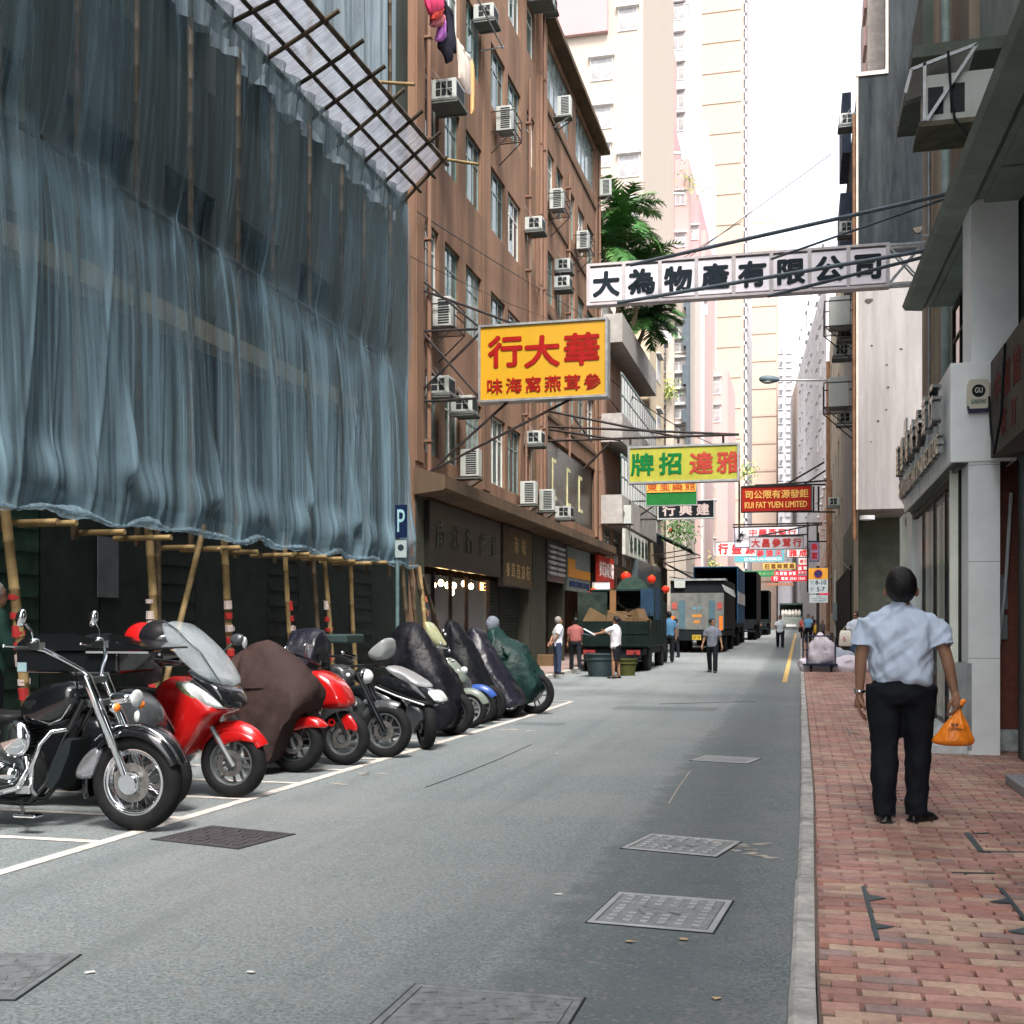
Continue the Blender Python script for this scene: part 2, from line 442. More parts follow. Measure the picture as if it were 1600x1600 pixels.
# right pavement: real paving bricks near, textured bed beyond
bed = mat('paving_bed', (0.16, 0.12, 0.10), 0.9, var=0.3, scale=20)
m_ = MB(); strip(m_, 0.06, 6.0, 0.10); tag(m_.build('right_pavement', bed, world=False), None, None, kind='structure')
def brickmat():
    m = bpy.data.materials.new('paving_brick'); N, L = nt(m); b = N['Principled BSDF']
    at = N.new('ShaderNodeAttribute'); at.attribute_name = 'tone'
    r = N.new('ShaderNodeValToRGB'); e = r.color_ramp; e.interpolation = 'CONSTANT'
    cols = [(0.0, (0.42, 0.215, 0.175)), (0.16, (0.48, 0.32, 0.235)), (0.30, (0.37, 0.19, 0.16)), (0.44, (0.44, 0.245, 0.20)), (0.56, (0.48, 0.34, 0.25)),
            (0.68, (0.36, 0.21, 0.18)), (0.78, (0.41, 0.195, 0.15)), (0.88, (0.45, 0.28, 0.22)), (0.95, (0.32, 0.22, 0.20))]
    e.elements[0].position = 0; e.elements[0].color = (*cols[0][1], 1); e.elements[1].position = cols[1][0]; e.elements[1].color = (*cols[1][1], 1)
    for p, c in cols[2:]:
        x = e.elements.new(p); x.color = (*c, 1)
    L.new(at.outputs['Fac'], r.inputs[0])
    tc = N.new('ShaderNodeTexCoord')
    n = N.new('ShaderNodeTexNoise'); n.inputs['Scale'].default_value = 30; n.inputs['Detail'].default_value = 7; n.inputs['Roughness'].default_value = .75; L.new(tc.outputs['Object'], n.inputs['Vector'])
    n2 = N.new('ShaderNodeTexNoise'); n2.inputs['Scale'].default_value = 1.3; n2.inputs['Detail'].default_value = 8; n2.inputs['Roughness'].default_value = .7; L.new(tc.outputs['Object'], n2.inputs['Vector'])
    a = N.new('ShaderNodeMapRange'); a.inputs[1].default_value = .3; a.inputs[2].default_value = .7; a.inputs[3].default_value = .72; a.inputs[4].default_value = 1.12; L.new(n.outputs[0], a.inputs[0])
    a2 = N.new('ShaderNodeMapRange'); a2.inputs[1].default_value = .38; a2.inputs[2].default_value = .6; a2.inputs[3].default_value = .68; a2.inputs[4].default_value = 1.25; L.new(n2.outputs[0], a2.inputs[0])
    mu = N.new('ShaderNodeMath'); mu.operation = 'MULTIPLY'; L.new(a.outputs[0], mu.inputs[0]); L.new(a2.outputs[0], mu.inputs[1])
    vm = N.new('ShaderNodeVectorMath'); vm.operation = 'SCALE'; L.new(r.outputs[0], vm.inputs[0]); L.new(mu.outputs[0], vm.inputs['Scale'])
    L.new(vm.outputs[0], b.inputs['Base Color'])
    rr = N.new('ShaderNodeMapRange'); rr.inputs[3].default_value = .45; rr.inputs[4].default_value = .85; L.new(n2.outputs[0], rr.inputs[0]); L.new(rr.outputs[0], b.inputs['Roughness'])
    bp = N.new('ShaderNodeBump'); bp.inputs['Strength'].default_value = .3; bp.inputs['Distance'].default_value = .01; L.new(n.outputs[0], bp.inputs['Height']); L.new(bp.outputs[0], b.inputs['Normal'])
    return m
def bricks():
    v = []; f = []; tone = []
    rnd = random.Random(3); row = 0; y = 2.6; bw = 0.0815; bl = 0.208
    while y < 62:
        x = 0.105 + (row % 2) * bl * 0.5 - bl + rnd.uniform(-.006, .006)
        xe = 2.9 if y < 14 else 2.4
        while x < xe:
            xa = max(x, 0.112 + kx(y) + .008 * noise.noise(V((y * 3, 0, 0)))); xb = x + bl - rnd.uniform(.009, .016)
            if xb - xa > 0.03:
                zt = ground(y) + 0.12 + rnd.uniform(-.0022, .0022); g = rnd.uniform(.002, .005); t1 = rnd.uniform(-.0018, .0018); c = .003
                o = len(v)
                for (px, py, pz) in ((xa, y, zt - .03), (xb, y, zt - .03), (xb, y + bw - g, zt - .03), (xa, y + bw - g, zt - .03)):
                    v.append((px, py, pz))
                for (px, py, s) in ((xa + c, y + c, -1), (xb - c, y + c, 1), (xb - c, y + bw - g - c, 1), (xa + c, y + bw - g - c, -1)):
                    v.append((px, py, zt + s * t1))
                f += [(o + 4, o + 5, o + 6, o + 7), (o, o + 1, o + 5, o + 4), (o + 1, o + 2, o + 6, o + 5), (o + 3, o, o + 4, o + 7)]
                if y < 15: f.append((o + 2, o + 3, o + 7, o + 6)); k = 5
                else: k = 4
                tone += [rnd.random()] * k
            x += bl
        y += bw; row += 1
    me = bpy.data.meshes.new('brick_paving'); me.from_pydata(v, [], f); me.materials.append(brickmat())
    at = me.attributes.new('tone', 'FLOAT', 'FACE'); at.data.foreach_set('value', tone)
    o = bpy.data.objects.new('brick_paving', me); COL.objects.link(o); o['kind'] = 'structure'
bricks()
# road markings
def xl(y): return -4.36 + (y - 6.0) * 0.030 if y < 17 else -4.03
m_ = MB(); strip(m_, lambda y: xl(y) - .05, lambda y: xl(y) + .05, 0.005, [3, 5, 7, 9, 11, 13, 15, 17, 19, 20.6])
y = 5.6
while y < 20.8:
    m_.add([V((-6.1, y - .04, .0045)), V((xl(y) - .05, y - .04, .0045)), V((xl(y) - .05, y + .04, .0045)), V((-6.1, y + .04, .0045))], [(0, 1, 2, 3)]); y += 0.95
tag(m_.build('parking_bay_lines', roadwhite, world=False), None, None, kind='structure')
m_ = MB(); strip(m_, -0.42, -0.30, 0.006, [28.6, 32, 36, 42, 50, 60, 70, 90, 110])
tag(m_.build('yellow_kerb_line', roadyellow, world=False), None, None, kind='structure')
# scuffed paint and tar patches on the carriageway
patchm = mat('tar_patch', (0.135, 0.155, 0.16), 0.75, var=0.25, scale=8, bump=.3)
m_ = MB()
for (x0, x1, y0, y1) in ():
    n_ = 14; pts = [V((x0 + random.uniform(-.05, .05), y0 + (y1 - y0) * i / n_, 0.003)) for i in range(n_ + 1)] + [V((x1 + random.uniform(-.05, .05), y1 - (y1 - y0) * i / n_, 0.003)) for i in range(n_ + 1)]
    m_.add(pts, [(i, 2 * n_ + 1 - i, 2 * n_ - i, i + 1) for i in range(n_)])
for (px, py, w_, h_) in ((1040, 1107, 1.7, .8), (845, 1131, .7, .45)):
    p = pZ(px, py); m_.add([p + V((a, b, .0032)) for a, b in ((-w_/2, -h_/2), (w_/2, -h_/2), (w_/2, h_/2), (-w_/2, h_/2))], [(0, 1, 2, 3)])
tag(m_.build('tar_patches', patchm, world=False), None, None, kind='structure')
m_ = MB()
for (px, py, sc) in ((575, 1210, .12), (540, 1225, .1), (570, 1208, .06), (1145, 1318, .10), (1175, 1322, .09), (1160, 1330, .09), (1180, 1338, .12), (1190, 1318, .05), (770, 1137, .16), (800, 1140, .18), (830, 1142, .1)):
    p = pZ(px, py)
    for k in range(3):
        q = p + V((random.uniform(-sc, sc), random.uniform(-sc, sc) * .6, .0048)); n_ = 9
        m_.add([q + V((math.cos(a * 2 * math.pi / n_) * sc * random.uniform(.2, .7), math.sin(a * 2 * math.pi / n_) * sc * .35 * random.uniform(.3, 1), 0)) for a in range(n_)], [tuple(range(n_))])
tag(m_.build('worn_paint_flecks', mat('worn_paint', (.42, .38, .33), .8, var=.2, scale=20), world=False), None, None, kind='structure')

# ---------------------------------------------------------------- manhole covers
iron = mat('cast_iron', (0.22, 0.24, 0.25), 0.5, metal=0.35, var=0.3, scale=16, damt=.5, dirt=(.07, .065, .06), dscale=10, bump=.2)
iron2 = mat('cast_iron_pale', (0.40, 0.42, 0.43), 0.5, metal=0.3, var=0.2, scale=16, damt=.5, dirt=(.12, .12, .12), dscale=8, bump=.2)
def manhole(cx, cy, w, l, label, style, rz=0.0, z=0.0, mt=None):
    mt = mt or iron
    t = thing('manhole_cover', label, 'manhole cover', (cx, cy, z), rz)
    f = MB(); b_ = 0.03
    for (a, b, c, d) in ((-w/2, w/2, -l/2, -l/2 + b_), (-w/2, w/2, l/2 - b_, l/2), (-w/2, -w/2 + b_, -l/2 + b_, l/2 - b_), (w/2 - b_, w/2, -l/2 + b_, l/2 - b_)):
        f.bx(a, b, c, d, -.02, .007)
    f.build('frame', mt, t, world=False, bevel=.002)
    p = MB(); p.bx(-w/2 + b_ + .006, w/2 - b_ - .006, -l/2 + b_ + .006, l/2 - b_ - .006, -.02, .004)
    iw, il = w - 2 * b_ - .04, l - 2 * b_ - .04
    if style == 'studs':
        st_ = MB(); nx, ny = int(iw / .075), int(il / .066)
        for i in range(nx):
            for j in range(ny):
                x, y_ = -iw / 2 + (i + .5) * iw / nx, -il / 2 + (j + .5) * il / ny
                if abs(x) < .13 and abs(y_) < .1: continue
                st_.bx(x - .019, x + .019, y_ - .014, y_ + .014, .004, .012)
        p.box((0, 0, .0065), (.22, .1, .006), .4); p.box((0, 0, .011), (.24, .015, .004), -.5); st_.build('stud', mt, t, world=False); mt2 = mat('cast_iron_plate', (.19, .205, .21), .6, var=.3, scale=12)
    elif style == 'basket':
        nx, ny = int(iw / .07), int(il / .07)
        for i in range(nx):
            for j in range(ny):
                x, y_ = -iw / 2 + (i + .5) * iw / nx, -il / 2 + (j + .5) * il / ny
                p.box((x, y_, .0065), (.06, .012, .006), R(20) if (i + j) % 2 else R(110))
    elif style == 'bars':
        nx = int(iw / .035)
        for i in range(nx):
            x = -iw / 2 + (i + .5) * iw / nx; p.bx(x - .008, x + .008, -il / 2, il / 2, .004, .010)
    elif style == 'brick':
        p.v = [v_ + V((0, 0, -.004)) for v_ in p.v]
    g_ = MB()
    for (a, b, c, d) in ((-w/2 - .008, w/2 + .008, -l/2 - .008, -l/2), (-w/2 - .008, w/2 + .008, l/2, l/2 + .008), (-w/2 - .008, -w/2, -l/2, l/2), (w/2, w/2 + .008, -l/2, l/2)): g_.bx(a, b, c, d, -.02, .0045)
    g_.build('joint', mat('tar_joint', (.02, .025, .026), .7), t, world=False)
    p.build('cover_plate', mt2 if style == 'studs' else mt, t, world=False)
    return t
def mh(p1, p2, p3, label, style, **k):      # from three corners measured in the photograph
    a, b, c = pZ(*p1), pZ(*p2), pZ(*p3)
    cen = (a + c) / 2; w = (b - a).length; l = (c - b).length; ang = math.atan2(b.y - a.y, b.x - a.x)
    return manhole(cen.x, cen.y, w, l, label, style, rz=ang, **k)
mh((930, 1443), (1128, 1460), (1132, 1408), 'pale cast iron manhole cover with square studs, middle of the road near the kerb', 'studs', mt=iron2)
mh((988, 1327), (1138, 1341), (1140, 1315), 'smaller studded manhole cover with white paint smudges beside it', 'studs', mt=iron2)
mh((1088, 1189), (1178, 1194), (1180, 1185), 'farthest barred manhole cover, pale strip near the right kerb', 'bars', mt=iron2)
mh((590, 1612), (885, 1640), (895, 1560), 'large basket pattern manhole cover cut by the bottom edge of the view', 'basket')
mh((-160, 1560), (0, 1562), (145, 1494), 'dark round patterned manhole cover at the lower left corner', 'basket')
mh((250, 1313), (385, 1328), (448, 1303), 'dark flat manhole plate just outside the parking bays', 'basket', mt=mat('cast_iron_dark', (.06, .055, .06), .7, var=.3, scale=12))
# ================================================================ windows, air conditioners: made once, copied
frame_g = mat('window_frame_green', (0.20, 0.27, 0.26), 0.5, var=.2, scale=8, damt=.4)
frame_w = mat('window_frame_white', (0.6, 0.6, 0.58), 0.5, var=.1)
glass2 = mat('window_glass_green', (0.07, 0.12, 0.11), 0.1, var=.7, scale=2.5, spec=.8, rvar=.05)
glass3 = mat('window_glass_pale', (0.22, 0.25, 0.24), 0.15, var=.6, scale=3, spec=.6, rvar=.05)
curtain = mat('curtain', (0.45, 0.42, 0.36), .9, var=.3, scale=5, streak=True)
# a window is built facing -y with its sill centre at the origin, set back in its opening
def win_part(parent, loc, rz, w, h, cols=2, rows=2, deep=.17, fm=None, gm=None, key=None, _c={}):
    k = (w, h, cols, rows, deep, (fm or frame_g).name, (gm or dkglass).name)
    if k not in _c:
        f = MB(); t = .045
        f.bx(-w/2, w/2, deep - .02, deep + .03, 0, t); f.bx(-w/2, w/2, deep - .02, deep + .03, h - t, h)
        f.bx(-w/2, -w/2 + t, deep - .018, deep + .028, t, h - t); f.bx(w/2 - t, w/2, deep - .018, deep + .028, t, h - t)
        for i in range(1, cols): x = -w/2 + w * i / cols; f.bx(x - .022, x + .022, deep - .015, deep + .025, t, h - t)
        for j in range(1, rows): z = h * j / rows if rows > 2 else h * .70; f.bx(-w/2 + t, w/2 - t, deep - .012, deep + .022, z - .018, z + .018)
        p = MB(); p.bx(-w/2 + .02, w/2 - .02, deep + .006, deep + .014, .02, h - .02)
        fo = f.build('window', fm or frame_g, parent, world=False); po = p.build('pane', gm or dkglass, fo, world=False)
        _c[k] = (fo.data, po.data)
        fo.location = loc; fo.rotation_euler = (0, 0, rz); return fo
    fd, pd = _c[k]
    fo = bpy.data.objects.new('window', fd); COL.objects.link(fo); fo.parent = parent; fo.location = loc; fo.rotation_euler = (0, 0, rz)
    po = bpy.data.objects.new('pane', pd); COL.objects.link(po); po.parent = fo
    return fo
def far_window(parent, loc, rz, w, h, fm, gm, name='window', _c={}, style=0):
    k = (w, h, fm.name, gm.name, style)
    if k not in _c:
        m_ = MB(); m_.cur = 0
        m_.bx(-w/2, w/2, -.03, .05, 0, .06); m_.bx(-w/2, w/2, -.03, .05, h - .06, h); m_.bx(-w/2, -w/2 + .06, -.028, .05, .06, h - .06); m_.bx(w/2 - .06, w/2, -.028, .05, .06, h - .06)
        if style == 0: m_.bx(-.03, .03, -.02, .05, .06, h * .68)
        m_.bx(-w/2 + .06, w/2 - .06, -.018, .05, h * .68 - .03, h * .68 + .03)
        m_.bx(-w/2 - .1, w/2 + .1, -.22, .04, h, h + .08)
        m_.cur = 1; m_.bx(-w/2 + .05, w/2 - .05, -.008, .03, .05, h - .05)
        o = m_.build(name, [fm, gm], parent, world=False); _c[k] = o.data
    else:
        o = bpy.data.objects.new(name, _c[k]); COL.objects.link(o); o.parent = parent
    o.location = loc; o.rotation_euler = (0, 0, rz)
    return o
acw = mat('ac_casing', (0.42, 0.45, 0.43), .5, var=.12, scale=5, damt=.45, dirt=(.2, .17, .13), dscale=5)
acdark = mat('ac_louvre_dark', (0.02, 0.024, 0.026), .6, var=.3)
acslab = mat('ac_tray', (0.13, 0.14, 0.13), .8, var=.3, scale=5, damt=.5, dirt=(.06, .07, .05), dscale=5)
# built facing -y, wall at y = 0, origin at the wall at the height of the tray
def ac_box(name='air_conditioner', nv=3, w=.66, h=.42, d=.62, tray=True, strut=True):
    t = thing(name, 'x', 'air conditioner')
    c = MB(); c.bx(-w/2, w/2, -d, 0, .05, .05 + h); c.build('casing', acw, t, world=False, bevel=.012)
    g = MB()
    for s in (-1, 1):
        for i in range(nv):
            for j in range(2):
                y0 = -d + .09 + i * (d * .62 / nv); z0 = .05 + h * (.14 + .38 * j)
                g.bx(s * w/2 - .004, s * w/2 + .004, y0, y0 + d * .62 / nv - .03, z0, z0 + h * .33)
    g.bx(-w/2 + .04, w/2 - .04, -d - .004, -d + .004, .10, h)
    g.build('vent', acdark, t, world=False)
    if tray:
        s_ = MB(); s_.bx(-w/2 - .06, w/2 + .06, -d - .05, 0, -.01, .04); s_.build('tray', acslab, t, world=False)
    if strut:
        b_ = MB()
        for s in (-1, 1):
            b_.bar((s * (w/2 + .045), -.02, h + .35), (s * (w/2 + .045), -d - .02, .02), .028, .01)
            b_.bar((s * (w/2 + .03), -.02, -.03), (s * (w/2 + .03), -d - .04, -.03), .03)
        b_.build('bracket', galv, t, world=False)
    return t
def ac_tall(name='air_conditioner', w=.30, h=.62, d=.55):
    t = thing(name, 'x', 'air conditioner')
    c = MB(); c.bx(-w/2, w/2, -d, -.12, .03, .03 + h); c.build('casing', acw, t, world=False, bevel=.012)
    g = MB()
    for j in range(11):
        for s in (-1, 1): g.bx(s * w/2 - .004, s * w/2 + .004, -d + .05, -d + .3, .08 + j * .049, .08 + j * .049 + .03)
    g.build('louvre', acdark, t, world=False)
    b_ = MB(); b_.bx(-w/2 - .04, w/2 + .04, -d - .03, 0, -.03, .0); b_.bar((-w/2, 0, -.35), (-w/2, -d, -.03), .03); b_.bar((w/2, 0, -.35), (w/2, -d, -.03), .03)
    b_.build('bracket', acslab, t, world=False)
    return t
def ac_cage(name='caged_air_conditioner', w=.8, h=.5, d=.6):
    t = thing(name, 'x', 'air conditioner')
    c = MB(); c.bx(-.32, .12, -.5, -.1, .05, .05 + .62); c.build('casing', acw, t, world=False, bevel=.012)
    g = MB()
    for j in range(10): g.bx(-.325, -.315, -.46, -.22, .1 + j * .054, .1 + j * .054 + .032)
    g.build('louvre', acdark, t, world=False)
    b_ = MB(); r = .022
    for x in (-w/2, w/2):
        for z in (0, h): b_.bar((x, 0, z), (x, -d, z), r)
        b_.bar((x, -d, 0), (x, -d, h), r); b_.bar((x, 0, -.55), (x, -d, 0), r)
    for z in (0, h * .5, h): b_.bar((-w/2, -d, z), (w/2, -d, z), r)
    for i in range(9): x = -w/2 + w * i / 8; b_.bar((x, 0, 0.005), (x, -d, 0.005), .022, .008)
    b_.build('cage', dkmetal, t, world=False)
    return t
AC = {'box': ac_box(nv=3), 'small': ac_box(nv=2, w=.5, h=.36, d=.5), 'tall': ac_tall(), 'cage': ac_cage()}
_used = set()
def put_ac(kind, loc, rz, label, group='air conditioners on the facades', sc=None):
    src = AC[kind]
    if kind not in _used and sc is None:
        _used.add(kind); src.location = loc; src.rotation_euler = (0, 0, rz); src['label'] = label; src['group'] = group; return src
    _used.add(kind) if False else None
    return dup(src, loc, rz, label, group, scale=(sc,) * 3 if sc else (1, 1, 1))

# ================================================================ building behind the netting
sheet_wall = mat('sheeted_wall', (0.05, 0.06, 0.055), .9, var=.4, scale=2, damt=.6, dirt=(.03, .035, .03), streak=True)
bandm = mat('floor_band', (0.22, 0.20, 0.14), .8, var=.2, scale=4, damt=.4)
hoard = mat('green_hoarding', (0.020, 0.045, 0.032), .7, var=.5, scale=3, damt=.4, dirt=(.01, .015, .012))
darkhoard = mat('dark_shutter', (0.015, 0.022, 0.020), .7, var=.4, scale=3)
b = thing('sheeted_building', 'dark apartment block hidden behind the blue grey scaffold netting', 'building', (-7.7, 6, 0))
m_ = MB(); holes = []
for i in range(18):
    for k in range(5): holes.append((1.0 + i * 2.0, 2.3 + i * 2.0, 5.6 + k * 3.0, 7.2 + k * 3.0))
m_.wall((-7.75, -18, 0), (0, 1, 0), (0, 0, 1), (1, 0, 0), 40.2, 30, [h for h in holes if h[1] < 40], .3)
m_.bx(-18, -7.752, 22.2, 22.25, 0, 30); m_.bx(-18, -7.752, -18.05, -18, 0, 30); m_.bx(-18, -17.95, -18, 22.2, 0, 30); m_.bx(-18, -7.75, -18, 22.2, 30, 30.1)
m_.build('wall', sheet_wall, b)
m_ = MB()
for k in range(1): m_.bx(-7.76, -7.42, -18, 18.6, 5.05 + 3.5 * k, 5.30 + 3.5 * k)
m_.build('floor_band', bandm, b)
m_ = MB(); y = 3.0; i = 0
while y < 21.8:
    w_ = 1.05; m_.cur = 1 if 5 <= i <= 6 or i == 1 else 0
    m_.bx(-7.66, -7.60, y, y + w_ - .03, .12, 3.6)
    for z in range(14) if i % 3 == 0 else (): m_.bx(-7.60, -7.585, y + .02, y + w_ - .05, .3 + z * .23, .42 + z * .23)
    y += w_; i += 1
m_.build('shutter', [darkhoard, hoard], b)
m_ = MB(); p = pX(172, 885, -7.55); m_.bx(-7.58, -7.57, p.y - .2, p.y + .2, p.z - .35, p.z + .33)
m_.build('notice', mat('faded_notice', (.09, .10, .11), .8, var=.2), b)

# ================================================================ bamboo scaffold
def bamboo(name, ca):
    m = mat(name, ca, .45, var=.3, scale=3, damt=.5, dirt=(ca[0] * .35, ca[1] * .35, ca[2] * .35), dscale=8); return m
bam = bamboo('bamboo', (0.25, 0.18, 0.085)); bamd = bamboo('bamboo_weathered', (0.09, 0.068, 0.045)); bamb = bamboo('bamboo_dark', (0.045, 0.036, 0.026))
def bpole(mb, a, b_, r=.035, n=8, step=.38):
    a, b_ = V(a), V(b_); Ln = (b_ - a).length; k = max(1, int(Ln / step)); pts = []; rs = []
    bow = V((random.uniform(-1, 1), random.uniform(-1, 1), 0)) * .012 * min(Ln, 3)
    for i in range(k + 1):
        t = i / k; p = a.lerp(b_, t) + bow * math.sin(math.pi * t); d = (b_ - a).normalized() * .014
        if 0 < i < k: pts += [p - d, p, p + d]; rs += [r, r * 1.16, r]
        else: pts.append(p); rs.append(r)
    mb.tube(pts, rs, n)
sc_ = thing('bamboo_scaffold', 'bamboo scaffold whose tan poles stand on the pavement under the blue netting', 'scaffold', (-6.5, 12, .12))
posts = [  # (px at foot, y at foot, px at top, y at top)  measured on the plane of the outer poles
    (30, 1010, 8, 800), (236, 985, 231, 835), (247, 985, 246, 838), (283, 968, 309, 862), (362, 1050, 351, 850), (455, 985, 446, 862), (496, 1000, 488, 868), (514, 990, 506, 875), (556, 1000, 549, 880)]
for i, (a, b1, c, d) in enumerate(posts):
    P = pX(a, b1, -6.42); Q = pX(c, d, -6.42); di = (P - Q) / (P.z - Q.z)
    foot = Q + di * (.12 - Q.z); top = Q + di * (2.5 - Q.z) * 1.0
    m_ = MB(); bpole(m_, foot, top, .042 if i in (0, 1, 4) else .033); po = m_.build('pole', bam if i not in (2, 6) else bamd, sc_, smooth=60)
    di = (top - foot) / (top.z - foot.z)
    if i in (0, 1, 4, 5, 7):
        tp = MB()
        for q in range(7):
            z = .75 + q * .14 + random.uniform(-.03, .03); p0 = foot + di * (z - foot.z)
            tp.cur = 0 if random.random() < .65 else 1; tp.tube([p0, p0 + di * random.uniform(.04, .13)], [random.uniform(.043, .050), random.uniform(.041, .048)], 8)
            if q % 3 == 1: tp.box(p0 + V((.03, .05, .03)), (.004, .09, .05), .6)
        tp.build('warning_tape', [mat('red_tape', (.33, .03, .03), .6, var=.3), mat('white_tape', (.5, .42, .4), .6, var=.3)], po)
for (a, b1, c, d) in ((628, 880, 640, 985), (640, 880, 652, 975), (648, 885, 668, 990), (655, 885, 660, 960), (660, 900, 700, 1020)):
    m_ = MB(); Q = pX(a, b1, -6.3); P = pX(c, d, -6.2); di = (P - Q) / (P.z - Q.z); bpole(m_, Q + di * (.12 - Q.z), Q, .035); m_.build('pole', bam if a % 2 else bamd, sc_, smooth=60)
for i in range(12):                       # uprights and ledgers hidden behind the net
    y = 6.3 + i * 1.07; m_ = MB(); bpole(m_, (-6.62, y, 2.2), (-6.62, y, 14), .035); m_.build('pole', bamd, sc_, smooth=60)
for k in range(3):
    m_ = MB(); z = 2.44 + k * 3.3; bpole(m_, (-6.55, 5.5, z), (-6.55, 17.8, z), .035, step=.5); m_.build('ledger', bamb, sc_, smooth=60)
for (px, py, l_) in ((90, 815, .3), (115, 817, .36), (195, 831, .3), (255, 840, .48), (308, 855, .25), (352, 858, .2), (372, 856, .36), (412, 862, .15), (455, 867, .34), (484, 866, .3), (505, 870, .4), (530, 873, .4), (555, 877, .3), (575, 880, .4), (600, 879, .4)):
    P = pX(px, py, -6.15); m_ = MB(); bpole(m_, (-6.7, P.y, P.z), (-6.3 + l_ * .5, P.y, P.z), .028); m_.build('putlog', bam, sc_, smooth=60)
# ---------------------------------------------------------------- netting
def netmat(name, col, a0, a1, tr=.35, zr=None):
    m = bpy.data.materials.new(name); N, L = nt(m); out = N['Material Output']; N.remove(N['Principled BSDF'])
    tc = N.new('ShaderNodeTexCoord'); mp = N.new('ShaderNodeMapping'); mp.inputs['Scale'].default_value = (1, 7, .35); L.new(tc.outputs['UV'], mp.inputs[0])
    n = N.new('ShaderNodeTexNoise'); n.inputs['Scale'].default_value = 1.6; n.inputs['Detail'].default_value = 7; n.inputs['Roughness'].default_value = .7; L.new(mp.outputs[0], n.inputs['Vector'])
    mp.inputs['Scale'].default_value = (7, .30, 1)
    r = N.new('ShaderNodeMapRange'); r.inputs[1].default_value = .32; r.inputs[2].default_value = .68; r.inputs[3].default_value = a0; r.inputs[4].default_value = a1; L.new(n.outputs[0], r.inputs[0])
    mp2 = N.new('ShaderNodeMapping'); mp2.inputs['Scale'].default_value = (26, .5, 1); L.new(tc.outputs['UV'], mp2.inputs[0])
    n2 = N.new('ShaderNodeTexNoise'); n2.inputs['Scale'].default_value = 1.0; n2.inputs['Detail'].default_value = 5; L.new(mp2.outputs[0], n2.inputs['Vector'])
    r2 = N.new('ShaderNodeMapRange'); r2.inputs[1].default_value = .4; r2.inputs[2].default_value = .7; r2.inputs[3].default_value = -.1; r2.inputs[4].default_value = .22; L.new(n2.outputs[0], r2.inputs[0])
    ad = N.new('ShaderNodeMath'); ad.operation = 'ADD'; ad.use_clamp = True; L.new(r.outputs[0], ad.inputs[0]); L.new(r2.outputs[0], ad.inputs[1])
    at = N.new('ShaderNodeAttribute'); at.attribute_name = 'dens'; a4 = N.new('ShaderNodeMath'); a4.operation = 'ADD'; a4.use_clamp = True; L.new(ad.outputs[0], a4.inputs[0]); L.new(at.outputs['Fac'], a4.inputs[1]); ad.use_clamp = False; ad = a4
    if zr:
        sx = N.new('ShaderNodeSeparateXYZ'); L.new(tc.outputs['UV'], sx.inputs[0]); mz = N.new('ShaderNodeMapRange'); mz.inputs[1].default_value = zr[0]; mz.inputs[2].default_value = zr[1]; mz.inputs[3].default_value = zr[2]; mz.inputs[4].default_value = zr[3]
        L.new(sx.outputs[1], mz.inputs[0]); a3 = N.new('ShaderNodeMath'); a3.operation = 'ADD'; a3.use_clamp = True; L.new(ad.outputs[0], a3.inputs[0]); L.new(mz.outputs[0], a3.inputs[1]); ad = a3
    d = N.new('ShaderNodeBsdfDiffuse'); d.inputs[0].default_value = (*col, 1)
    t = N.new('ShaderNodeBsdfTranslucent'); t.inputs[0].default_value = (*[c * .8 for c in col], 1)
    ms = N.new('ShaderNodeMixShader'); ms.inputs[0].default_value = tr; L.new(d.outputs[0], ms.inputs[1]); L.new(t.outputs[0], ms.inputs[2])
    tp = N.new('ShaderNodeBsdfTransparent'); m2 = N.new('ShaderNodeMixShader'); L.new(ad.outputs[0], m2.inputs[0]); L.new(tp.outputs[0], m2.inputs[1]); L.new(ms.outputs[0], m2.inputs[2])
    L.new(m2.outputs[0], out.inputs[0]); return m
def net_obj(name, fn, nu, nv, uvs, m, parent=None):
    vs = []; uv = []; dn = []
    for j in range(nv + 1):
        for i in range(nu + 1):
            r_ = fn(i / nu, j / nv); vs.append(r_[0]); uv.append(r_[1]); dn.append(r_[2] if len(r_) > 2 else 0.0)
    me = bpy.data.meshes.new(name)
    loc = V((0, 0, 0)) if parent is None else V((0, 0, 0))
    im = wm(parent).inverted() if parent is not None else Matrix.Identity(4)
    fs = [(j * (nu + 1) + i, j * (nu + 1) + i + 1, (j + 1) * (nu + 1) + i + 1, (j + 1) * (nu + 1) + i) for j in range(nv) for i in range(nu)]
    c = V((sum(v[0] for v in vs) / len(vs), sum(v[1] for v in vs) / len(vs), min(v[2] for v in vs))) if parent is None else V((0, 0, 0))
    me.from_pydata([tuple(im @ V(v) - c) for v in vs], [], fs); me.materials.append(m)
    me.attributes.new('dens', 'FLOAT', 'POINT').data.foreach_set('value', dn)
    ul = me.uv_layers.new(name='UVMap')
    for lp in me.loops: ul.data[lp.index].uv = uv[lp.vertex_index]
    me.polygons.foreach_set('use_smooth', [True] * len(me.polygons)); me.update()
    o = bpy.data.objects.new(name, me); COL.objects.link(o); o.location = c
    if parent is not None: o.parent = parent
    return o
pins = [(8.9 + 1.07 * i, 5.8) for i in range(-3, 9)]
pins2 = [(7.4 + 2.1 * i + (.3 if i % 2 else 0), 3.0 - .1 * (i % 3)) for i in range(6)]
